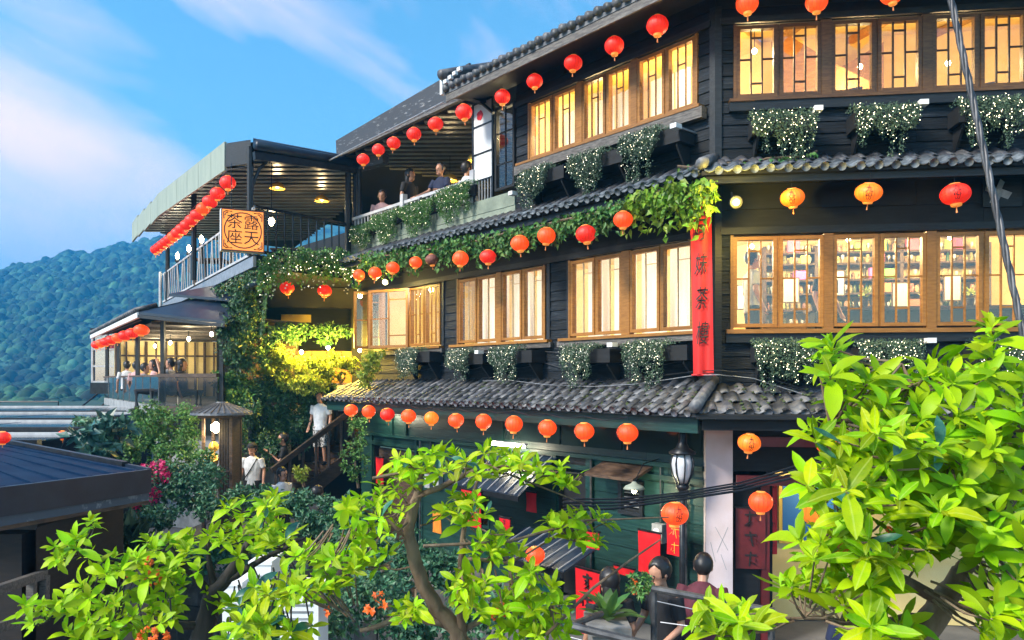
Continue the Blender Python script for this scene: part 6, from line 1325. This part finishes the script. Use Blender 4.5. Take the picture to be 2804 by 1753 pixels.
bush('garden_shrub', 'mid green shrubs filling the bed behind the leaning trunk', [(900, 1285, 70, 45, 8.6, .5), (830, 1270, 60, 35, 9.0, .4), (980, 1300, 60, 45, 8.2, .5), (1050, 1340, 60, 50, 7.6, .5), (900, 1350, 70, 40, 7.6, .5)], 4200, .07, 'hedge_leaf', base=.2)
bush('garden_shrub', 'mid green shrubs below the row of jars', [(450, 1320, 60, 40, 8.6, .5), (540, 1300, 60, 45, 8.8, .5), (620, 1290, 60, 40, 9.0, .5), (380, 1350, 50, 40, 8.0, .4), (690, 1360, 60, 35, 8.0, .4)], 3600, .07, 'hedge_leaf', base=.2)
bush('reed_clump', 'pale reedy grass clump under the crimson shrub', [(310, 1270, 32, 45, 9.6, .3)], 320, .2, 'fine_leaf', 'grass', base=.3, up=.9, down=0)
bush('flower_bush', 'bush with small orange blossom between the young trees', [(790, 1400, 30, 26, 5.9, .3), (900, 1420, 30, 20, 6.0, .3)], 160, .05, 'hedge_leaf', flowers=9, fl_m='orange_flower', fsize=.035, base=.5)
bush('canopy_tree', 'dark green broad tree crowns in the gap beside the terrace base', [(200, 1000, 30, 20, 15, .5)], 150, .12, 'hedge_leaf', 'tree')
gw_ = thing('garden_wall', 'low stone block wall carrying jars and hedge', 'wall', T(-3, 10.4, 0)); qa, qb = pd(350, 1290, 10.3), pd(960, 1300, 9.3)
for r in range(4):
    n_ = 12
    for k in range(n_):
        f0, f1 = (k + .5 * (r % 2)) / (n_ + .5), (k + .96 + .5 * (r % 2)) / (n_ + .5); a, e_ = qa.lerp(qb, f0), qa.lerp(qb, f1); z = .14 + r * .25
        obj('stone_block', MB().bar((a.x, a.y + rnd(-.02, .02), z), (e_.x, e_.y + rnd(-.02, .02), z), .32, .235), 'stone_block', gw_)
for k, (x, y, d, sc) in enumerate(((380, 1262, 10.1, 1.), (405, 1262, 10.05, 1.1), (437, 1262, 9.95, 1.15), (468, 1264, 9.9, 1.0), (700, 1310, 9.3, 1.1), (733, 1312, 9.25, 1.1), (768, 1316, 9.2, 1.15), (800, 1320, 9.15, 1.0), (920, 1345, 8.0, 1.2), (945, 1352, 7.8, 1.3))):
    p = pd(x, y, d); M_ = T(p.x, p.y, 1.02) @ Matrix.Diagonal((sc, sc, sc, 1)); t = thing('clay_jar', ('dark clay jar on the stone wall by the tall shrub, %s from the navy roof' % ORD[k] if k < 4 else 'dark clay jar on the stone block wall under the hedge, %s from the shrub' % ORD[k - 4] if k < 8 else ('smaller', 'larger')[k - 8] + ' clay jar beside the leaning trunk'), 'jar', M_, ('jars under the shrub' if k < 4 else 'jars under the hedge' if k < 8 else 'jars by the trunk'))
    obj('pot', MB().lathe([(.09, 0), (.14, .06), (.155, .14), (.13, .22), (.10, .25), (.115, .27)], 16), 'clay', t, M_, True); obj('lid', MB().lathe([(.10, .272), (.095, .29), (.02, .31)], 14), 'clay', t, M_, True)
# white cabinets low in the garden
for k, (x0, y0, x1, y1, d) in enumerate(((655, 1400, 752, 1485, 5.6), (590, 1335, 640, 1420, 6.2), (525, 1385, 570, 1490, 6.0))):
    a, c = pd(x0, y0, d), pd(x1, y1, d); t = thing('white_cabinet', ('wide white metal cabinet half hidden by young leaves', 'narrow white metal cabinet behind the forked dark trunk', 'tall white metal post box beside the dark trunk')[k], 'cabinet', T(a.x, d, 0), 'white cabinets in the garden')
    obj('cabinet_body', MB().box(a.x, c.x, d, d + .3, .1, a.z), 'white_paint', t); obj('cabinet_lid', MB().box(a.x - .01, c.x + .01, d - .01, d + .31, a.z + .001, a.z + .03), 'white_paint', t)
    for q in range(3): obj('vent_slot', MB().box(a.x + .04, c.x - .04, d - .004, d - .0005, a.z - .1 - q * .05, a.z - .085 - q * .05), 'grey_metal', t)
# railing and stone planter at lower right
rl = thing('street_railing', 'grey tubular street railing with thin wires below the entrance', 'railing', T(.8, 6.2, 0))
for a, b_, d0, d1, r in (((1540, 1390), (1830, 1445), 6.3, 6.0, .03), ((1345, 1478), (1560, 1530), 5.4, 5.2, .03), ((1345, 1478), (1420, 1450), 5.4, 5.9, .025)): obj('rail', MB().tube([pd(*a, d0), pd(*b_, d1)], r, 8), 'rail_metal', rl)
for a, b_ in (((1540, 1418), (1830, 1482)), ((1345, 1505), (1560, 1560)), ((1560, 1470), (1780, 1500))): obj('wire', MB().tube([pd(*a, 6.3), pd(*b_, 6.0)], .005, 5), 'grey_metal', rl)
for x, y, d in ((1545, 1390, 6.3), (1822, 1444, 6.0)): p = pd(x, y, d); obj('stanchion', MB().tube([(p.x, p.y, 0), p], .028, 8), 'rail_metal', rl)
obj('tag_plate', MB().box(*[pd(1790, 1472, 5.98).x, pd(1812, 1472, 5.98).x], 5.96, 5.965, pd(1800, 1490, 5.98).z, pd(1800, 1470, 5.98).z), 'white_paint', rl)
pp = pd(1440, 1455, 6.0); spn = thing('stone_planter', 'carved grey stone planter with broad leaved plants', 'planter', T(pp.x, 6.2, 0)); x0, x1 = pd(1400, 0, 6).x, pd(1482, 0, 6).x
obj('block', MB().box(x0, x1, 6.0, 6.4, .9, 1.45), 'stone_block', spn); obj('rim', MB().box(x0 - .03, x1 + .03, 5.97, 6.43, 1.451, 1.51), 'stone_block', spn); obj('pedestal', MB().box(x0 + .05, x1 - .05, 6.05, 6.35, 0, .899), 'stone_block', spn)
PLANTX = ((x0 + x1) / 2, 6.2, 1.5)
bush('red_tipped_shrub', 'little shrub with orange red tips beside the man in glasses', [(1515, 1380, 30, 26, 6.9, .25)], 340, .05, 'vine_leaf', flowers=14, fl_m='orange_flower', fsize=.02, base=.8)

# ================================================================ the three young trees in front: every near leaf is its own piece
def leaf_mesh(L=1., w=.42, curl=.18, fold=.10, seed=0):
    r = random.Random(seed); b = MB(); rows = 6
    for j in range(rows):
        f = j / (rows - 1); wd = w / 2 * (math.sin(PI * min(1, f ** 1.15 * .97 + .02)) ** .75) * (1.0 if 0 < j < rows - 1 else .06); z = curl * (f * .9 - f * f * 1.5) + r.uniform(-.01, .01)
        b.v += [(-wd, f * L, z + fold * wd * 2), (0, f * L, z), (wd, f * L, z + fold * wd * 2 + r.uniform(-.01, .01))]
    for j in range(rows - 1):
        q = j * 3; b.face((q, q + 1, q + 4, q + 3)); b.face((q + 1, q + 2, q + 5, q + 4))
    return b
LEAFB = [leaf_mesh(1, .33, .20, .16, 1), leaf_mesh(1, .38, .42, .12, 2), leaf_mesh(1, .29, -.10, .20, 3), leaf_mesh(1, .36, .30, .08, 4)]
LEAFM = {m: [b.mesh('leaf', [m], True) for b in LEAFB] for m in ('young_leaf', 'old_leaf')}
def orient(p, d, up, L):
    d = d.normalized(); x = d.cross(up)
    if x.length < 1e-3: x = d.cross(Vector((1, 0, 0)))
    x.normalize(); z = x.cross(d); return Matrix(((x.x * L, d.x * L, z.x * L, p.x), (x.y * L, d.y * L, z.y * L, p.y), (x.z * L, d.z * L, z.z * L, p.z), (0, 0, 0, 1)))
lf = MB()
for k in range(13):
    a = 2.4 * k; e_ = .2 + 1.1 * k / 13; M_ = orient(Vector(PLANTX), Vector((math.cos(a) * math.cos(e_), math.sin(a) * math.cos(e_), math.sin(e_))), Vector((0, 0, 1)), rnd(.22, .34)); b_ = LEAFB[k % 4]; i = len(lf.v); lf.v += [tuple(M_ @ Vector(v)) for v in b_.v]; lf.f += [tuple(i + q for q in f) for f in b_.f]; lf.m += [0] * len(b_.f)
obj('broad_leaves', lf, 'vine_leaf', spn, None, True, 'stuff')
def young_tree(label, trunks, blobs, L, spacing, bark, old=.06, cap=300, fl=()):
    t = thing('young_tree', label, 'tree', T(trunks[0][0][0] and pd(trunks[0][0][0], trunks[0][0][1], trunks[0][0][2]).x, trunks[0][0][2], 0))
    limbs = []
    for k, tr in enumerate(trunks):
        pts = [pd(*q[:3]) for q in tr]; fine = []
        for a, c in zip(pts[:-1], pts[1:]): fine += [a.lerp(c, f) + rvec() * .006 for f in (0, .33, .66)]
        fine.append(pts[-1]); rad = []
        for a, c in zip(tr[:-1], tr[1:]): rad += [a[3] + (c[3] - a[3]) * f for f in (0, .33, .66)]
        rad.append(tr[-1][3]); obj('trunk' if k == 0 else 'branch', MB().tube(fine, rad, 10), bark, t, None, True); limbs += fine
    centres = []
    for (x, y, rx, ry, d, dd) in blobs:
        for _ in range(max(2, int(rx * ry * 5.6 / (spacing * spacing)))):
            for _try in range(12):
                a, r = rnd(0, 2 * PI), math.sqrt(RND.random()); q = (x + rx * r * math.cos(a), y + ry * r * math.sin(a), d + rnd(-dd, dd)); p = pd(*q)
                if all((p - c[0]).length > L * .46 for c in centres): centres.append((p, pd(x, y, d))); break
    leaves = []; tw = MB()
    for p, c in centres:
        lim = min(limbs, key=lambda v: (v - p).length); ax = ((p - lim).normalized() * .5 + Vector((rnd(-.4, .4), rnd(-.55, .1), .8))).normalized()
        ln = min((p - lim).length, L * 3.2); st_ = p - ax * .0; mid = p.lerp(lim, .5) - Vector((0, 0, ln * .12)); far = p.lerp(lim, min(1, L * 2.0 / max((p - lim).length, 1e-3)))
        tw.tube([far, p.lerp(far, .5) - Vector((0, 0, .012)), p], [.0045, .0035, .0025], 5)
        ref = ax.cross(Vector((.3, .1, .9))).normalized(); oth = ax.cross(ref); n_ = RND.randint(6, 10); ph = rnd(0, 6); sz = rnd(.75, 1.2)
        for k in range(n_):
            a = ph + 2.4 * k + rnd(-.35, .35); el = .12 + .95 * k / n_ + rnd(-.22, .25); d = (ref * math.cos(a) + oth * math.sin(a)) * math.cos(el) + ax * math.sin(el); ll = L * (1.2 - .6 * k / n_) * rnd(.55, 1.25) * sz * (.55 if RND.random() < .18 else 1)
            leaves.append((p + ax * (.02 + .025 * k / n_ * L / .1) - ax * .02, d + Vector((0, 0, -.10)), ax + rvec() * .25, ll, RND.random() < old * (1.6 if k < 3 else .4)))
    leaves.sort(key=lambda q: (q[0] - CAMP).length)
    rest = MB()
    for k, (p, d, up, ll, od) in enumerate(leaves):
        M_ = orient(p, d, up, ll); j = RND.randrange(4)
        if k < cap: place('leaf', LEAFM['old_leaf' if od else 'young_leaf'][j], t, M_)
        else:
            i = len(rest.v); rest.v += [tuple(M_ @ Vector(v)) for v in LEAFB[j].v]; rest.f += [tuple(i + q for q in f) for f in LEAFB[j].f]; rest.m += [0] * len(LEAFB[j].f)
    if rest.v: obj('far_leaves', rest, 'young_leaf_mass', t, None, True, 'stuff')
    obj('twigs', tw, bark, t, None, False, 'stuff')
    for (x, y, d, r) in fl:
        f = MB(); c = pd(x, y, d)
        for _ in range(16): flower(f, c + rvec() * r * 1.1, rvec() + Vector((0, -1, .4)), r * rnd(.3, .55), 6)
        obj('blossom', f, 'orange_flower', t, None, False, 'stuff')
    print(label, len(centres), len(leaves))
    return t
young_tree('leaning young tree with bright lime leaves before the green wall', [
    [(1095, 1530, 3.3, 0.0422), (1080, 1490, 3.3, 0.0374), (1035, 1440, 3.28, 0.0340), (1000, 1380, 3.25, 0.0306), (975, 1310, 3.22, 0.0286), (965, 1260, 3.2, 0.0258), (972, 1210, 3.18, 0.0224), (985, 1170, 3.15, 0.0190), (1000, 1110, 3.15, 0.0082)],
    [(1090, 1500, 3.3, 0.0204), (1086, 1420, 3.25, 0.0177), (1090, 1330, 3.2, 0.0150), (1096, 1240, 3.2, 0.0102), (1130, 1130, 3.2, 0.0061)],
    [(1060, 1475, 3.3, 0.0204), (990, 1462, 3.25, 0.0150), (930, 1466, 3.2, 0.0122), (850, 1490, 3.15, 0.0082)], [(985, 1175, 3.15, 0.0136), (1150, 1100, 3.2, 0.0082), (1380, 1120, 3.3, 0.0034)], [(965, 1270, 3.2, 0.0095), (900, 1220, 3.2, 0.0061), (830, 1190, 3.2, 0.0041)],
    [(1100, 1320, 3.2, 0.0082), (1200, 1330, 3.25, 0.0054), (1330, 1260, 3.3, 0.0034)], [(1090, 1490, 3.3, 0.0136), (1180, 1450, 3.3, 0.0088), (1300, 1420, 3.3, 0.0048)]],
    [(1000, 1115, 85, 42, 3.15, .25), (1140, 1095, 110, 36, 3.2, .25), (1290, 1130, 90, 30, 3.3, .2), (930, 1160, 40, 30, 3.2, .2), (1060, 1190, 40, 34, 3.35, .1), (880, 1225, 75, 48, 3.2, .25), (1100, 1215, 50, 40, 3.1, .2), (870, 1310, 60, 45, 3.2, .25), (1170, 1300, 60, 45, 3.2, .2), (1330, 1250, 55, 35, 3.3, .2), (1390, 1255, 50, 40, 3.3, .2),
     (1120, 1400, 55, 55, 3.1, .2), (1260, 1420, 80, 70, 3.2, .25), (1300, 1490, 70, 30, 3.1, .2), (800, 1350, 55, 30, 3.1, .2), (760, 1320, 60, 35, 3.2, .2), (970, 1455, 50, 26, 3.0, .15), (760, 1380, 70, 30, 3.1, .2), (1190, 1480, 50, 30, 3.1, .2)], .074, 33, 'bark', .05, 300, [(1175, 1445, 3.05, .03)])
young_tree('young tree with a forked black trunk and yellow green leaves', [
    [(470, 1530, 3.7, 0.0540), (490, 1450, 3.7, 0.0468), (505, 1400, 3.7, 0.0396), (530, 1370, 3.7, 0.0324), (580, 1300, 3.7, 0.0216), (620, 1220, 3.7, 0.0130), (640, 1190, 3.7, 0.0072)],
    [(500, 1410, 3.7, 0.0252), (440, 1340, 3.65, 0.0158), (400, 1290, 3.6, 0.0086), (380, 1270, 3.6, 0.0043)], [(510, 1395, 3.7, 0.0216), (495, 1320, 3.7, 0.0115), (490, 1240, 3.7, 0.0043)], [(520, 1380, 3.7, 0.0202), (640, 1310, 3.7, 0.0130), (720, 1270, 3.7, 0.0058)], [(480, 1480, 3.7, 0.0216), (330, 1470, 3.6, 0.0130), (180, 1440, 3.5, 0.0072), (60, 1450, 3.5, 0.0043)], [(440, 1345, 3.65, 0.0115), (300, 1330, 3.5, 0.0072), (130, 1300, 3.4, 0.0043)]],
    [(590, 1240, 80, 55, 3.7, .3), (640, 1200, 45, 35, 3.7, .25), (560, 1300, 60, 35, 3.65, .25), (650, 1290, 60, 40, 3.7, .3), (400, 1310, 75, 48, 3.6, .3), (300, 1360, 80, 40, 3.55, .3), (420, 1385, 75, 45, 3.6, .3), (480, 1270, 40, 24, 3.7, .2), (170, 1305, 70, 30, 3.4, .2), (120, 1450, 75, 42, 3.4, .2), (240, 1420, 85, 40, 3.5, .3), (330, 1455, 90, 42, 3.5, .3), (215, 1245, 20, 14, 3.5, .1), (600, 1430, 80, 45, 3.4, .3), (690, 1390, 75, 40, 3.4, .3), (640, 1490, 110, 30, 3.2, .3), (560, 1500, 60, 25, 3.2, .2), (220, 1490, 70, 25, 3.3, .2)], .080, 33, 'dark_bark', .20, 300, [(350, 1325, 3.3, .02), (310, 1360, 3.3, .018), (378, 1505, 3.2, .036), (350, 1502, 3.2, .032), (362, 1365, 3.3, .028)])
young_tree('large leaved young tree crowding the lane edge beside the steel cable', [
    [(2150, 1560, 2.5, 0.0525), (2200, 1460, 2.5, 0.0450), (2240, 1400, 2.5, 0.0375), (2270, 1350, 2.48, 0.0300), (2290, 1320, 2.46, 0.0225), (2300, 1200, 2.4, 0.0150), (2200, 1000, 2.4, 0.0090), (2130, 860, 2.4, 0.0045)],
    [(2230, 1420, 2.5, 0.0225), (2100, 1350, 2.4, 0.0150), (1980, 1250, 2.4, 0.0090), (1960, 1000, 2.4, 0.0053)], [(2295, 1230, 2.4, 0.0112), (2330, 1000, 2.4, 0.0075), (2345, 800, 2.4, 0.0037)], [(2200, 1460, 2.5, 0.0188), (2030, 1470, 2.4, 0.0090), (1900, 1460, 2.3, 0.0060)], [(2290, 1300, 2.46, 0.0135), (2400, 1180, 2.4, 0.0075), (2450, 1050, 2.4, 0.0045)]],
    [(1985, 915, 60, 55, 2.4, .2), (1960, 850, 30, 35, 2.4, .1), (2090, 940, 85, 60, 2.4, .25), (2220, 905, 60, 50, 2.4, .2), (2330, 820, 40, 50, 2.4, .12), (2360, 930, 70, 60, 2.4, .2), (1985, 1040, 75, 60, 2.35, .25), (2130, 1050, 95, 70, 2.3, .3), (2290, 1050, 95, 75, 2.35, .3), (2400, 1050, 50, 75, 2.4, .3), (1960, 1160, 60, 55, 2.35, .2), (2080, 1180, 95, 70, 2.3, .3), (2230, 1190, 95, 70, 2.3, .3), (2370, 1190, 75, 75, 2.35, .3),
     (1960, 1290, 80, 55, 2.35, .25), (2100, 1310, 90, 60, 2.3, .3), (2250, 1260, 60, 40, 2.3, .1), (2380, 1320, 70, 70, 2.3, .3), (1900, 1400, 60, 40, 2.35, .2), (2020, 1400, 80, 50, 2.3, .25), (2360, 1450, 80, 60, 2.2, .25), (1720, 1470, 80, 38, 2.2, .15), (2080, 1490, 80, 30, 2.2, .2)], .092, 37, 'bark', .05, 300, [(1985, 1300, 2.2, .02), (2100, 1260, 2.2, .015)])
# bare twigs and cables in front
for k, pts in enumerate(([(1290, 1500, 3.1), (1400, 1390, 3.2), (1480, 1330, 3.3), (1560, 1275, 3.4)], [(1000, 1290, 3.0), (1200, 1280, 3.1), (1380, 1230, 3.2), (1580, 1222, 3.4)], [(880, 1130, 3.1), (1040, 1100, 3.2), (1200, 1120, 3.3), (1380, 1190, 3.5)])):
    tag(obj('bare_twig', MB().tube([pd(*q) for q in pts], [.007, .006, .005, .003], 6), 'bark'), 'bare grey twig ' + ('rising beside the long street banner', 'reaching past the low lantern', 'arching over the wide ribbed awning')[k], 'twig')
for k in range(4):
    o_ = k * 9; tag(obj('power_cable', MB().tube([pd(1330, 1178 + o_, 7.2), pd(1450, 1180 + o_ * .8, 7.4), pd(1600, 1165 + o_ * .6, 7.5), pd(1750, 1140 + o_ * .7, 7.6), pd(1900, 1095 + o_, 7.7), pd(2100, 1030 + o_, 7.8)], .013 if k % 2 else .009, 6), 'black_metal'), ('topmost', 'second', 'third', 'lowest')[k] + ' black overhead cable of the bundle crossing the pale pillar', 'cable', 'cable bundle before the entrance')
h = MB()
for s_ in range(3):
    a_, c_ = pd(2238, -40, 4.0), pd(2432, 860, 3.6); ax = (c_ - a_).normalized(); x_ = ax.cross(Vector((0, 1, 0))).normalized(); y_ = ax.cross(x_)
    h.tube([a_.lerp(c_, k / 60) + (x_ * math.cos(k * .55 + s_ * 2.094) + y_ * math.sin(k * .55 + s_ * 2.094)) * .0085 for k in range(61)], .0095, 7)
tag(obj('steel_cable', h, 'rail_metal', None, None, True), 'thick twisted grey steel cable slanting across the right windows', 'cable')
cpts = [FA.P(*(lambda q: (q[0], -.35, q[1]))(FA.hd(x, y, .35))) for x, y in ((1140, 900), (1210, 902), (1290, 912), (1400, 914), (1500, 905), (1580, 893), (1640, 886))] + [FB.P(*(lambda q: (q[0], -.45, q[1]))(FB.hd(x, y, .45))) for x, y in ((1700, 888), (1780, 898), (1840, 915), (1900, 930))]
for k in range(3): tag(obj('roof_conduit', MB().tube([p + Vector((0, 0, .03 * k + .02 * math.sin(k * 3 + i))) for i, p in enumerate(cpts)], .006, 5), 'black_metal' if k else 'grey_metal'), ('lowest', 'middle', 'topmost')[k] + ' pale conduit lying along the top of the lower tiles', 'cable', 'conduits along the lower tiles')
# ================================================================ ground, lane, far hill, haze
gb = MB(); gb.quad((-2600, -300, -.02), (2600, -300, -.02), (2600, 3200, -.02), (-2600, 3200, -.02)); o_ = obj('ground', gb, 'far_ground'); o_['kind'] = 'structure'
gb = MB(); gb.quad((-16, -3, -.012), (9, -3, -.012), (9, 30, -.012), (-16, 30, -.012)); o_ = obj('lane', gb, 'paving'); o_['kind'] = 'structure'
o_ = slabpoly('landing', [(-6.6, 14.9), (-4.3, 14.9), (-4.0, 16.6), (-6.5, 17.2)], -.01, .42, 'paving'); o_['kind'] = 'structure'
for k, (x0, y0, x1, y1) in enumerate(((-.5, 6.6, 9, 9.0), (-6.5, 5.5, -4.6, 9.5))): pass
hb = MB(); nx, ny = 330, 190
def ridge(x):  # skyline height at 700 m
    pts = [(-1500, 30), (-900, 45), (-467, 66), (-400, 96), (-347, 125), (-300, 132), (-200, 150), (0, 160), (300, 120), (900, 60), (1500, 30)]
    for (a, za), (b, zb) in zip(pts[:-1], pts[1:]):
        if a <= x <= b: f = (x - a) / (b - a); f = f * f * (3 - 2 * f) * .4 + f * .6; return za + (zb - za) * f
    return 30
for j in range(ny + 1):
    v = j / ny; y = 230 + 640 * v
    for i in range(nx + 1):
        x = -1150 + 1500 * i / nx; k = min(1, v / .735); prof = k ** 1.15 if v <= .735 else 1 - (v - .735) * 1.6
        g_ = mnoise.fractal(Vector((x * .006, y * .006, 3.1)), 1.0, 2.1, 5); g2 = mnoise.noise(Vector((x * .05, y * .05, 1.0))); g3 = mnoise.noise(Vector((x * .16, y * .16, 5.0)))
        z = -3 + (ridge(x * 700 / max(y, 300) if False else x) + 3) * prof + (g_ * 11 * math.sin(PI * min(1, v * 1.05)) + (g2 * 4.0 + g3 * 3.6) * min(1, v * 3)) * (1 if v < .9 else .5)
        hb.v.append((x, y, z))
for j in range(ny):
    for i in range(nx): q = j * (nx + 1) + i; hb.face((q, q + 1, q + nx + 2, q + nx + 1))
o_ = obj('hill', hb, 'hill_forest', None, None, True); o_['kind'] = 'structure'
def hill_z(x, y):
    fx, fy = (x + 1150) / 1500 * nx, (y - 230) / 640 * ny; i, j = int(fx), int(fy)
    if not (0 <= i < nx and 0 <= j < ny): return None
    return hb.v[j * (nx + 1) + i][2]
cb_ = MB()
for _ in range(20000):
    y = 120 + 595 * RND.random() ** .85; x = y * rnd(-.80, -.34); z = hill_z(x, y) if y > 236 else -.5
    if z is None: continue
    z = max(z, -.5)
    r = (1.6 + 4.6 * RND.random() ** 2.2) * (.16 + .84 * y / 700); h_ = r * rnd(.6, 1.5); i = len(cb_.v); ph = rnd(0, 6)
    for rr, zz in ((1., -.2), (.92, .35), (.5, .82)):
        for k in range(6): a = ph + k * PI / 3; q = r * rr * rnd(.8, 1.2); cb_.v.append((x + q * math.cos(a), y + q * math.sin(a), z + h_ * zz))
    cb_.v.append((x, y, z + h_))
    for lv in (0, 6):
        for k in range(6): k2 = (k + 1) % 6; cb_.face((i + lv + k, i + lv + k2, i + lv + 6 + k2, i + lv + 6 + k))
    for k in range(6): cb_.face((i + 12 + k, i + 12 + (k + 1) % 6, i + 18))
o_ = obj('hill_forest', cb_, 'canopy_mass', None, None, True, 'stuff'); tag(o_, 'distant blue green forest covering the hillside', 'forest')
hz = MB().box(-1300, 1300, -40, 1300, -5.0, 185); hm = bpy.data.materials.new('haze_air'); hm.use_nodes = True; hn, hl = hm.node_tree.nodes, hm.node_tree.links; hn.clear()
ho = hn.new('ShaderNodeOutputMaterial'); hv = hn.new('ShaderNodeVolumePrincipled'); hv.inputs['Color'].default_value = (.05, .46, 1, 1); hv.inputs['Density'].default_value = HAZE; hv.inputs['Anisotropy'].default_value = .1
hl.new(hv.outputs[0], ho.inputs['Volume']); MATS['haze_air'] = hm
o_ = obj('haze', hz, 'haze_air'); o_['kind'] = 'stuff'
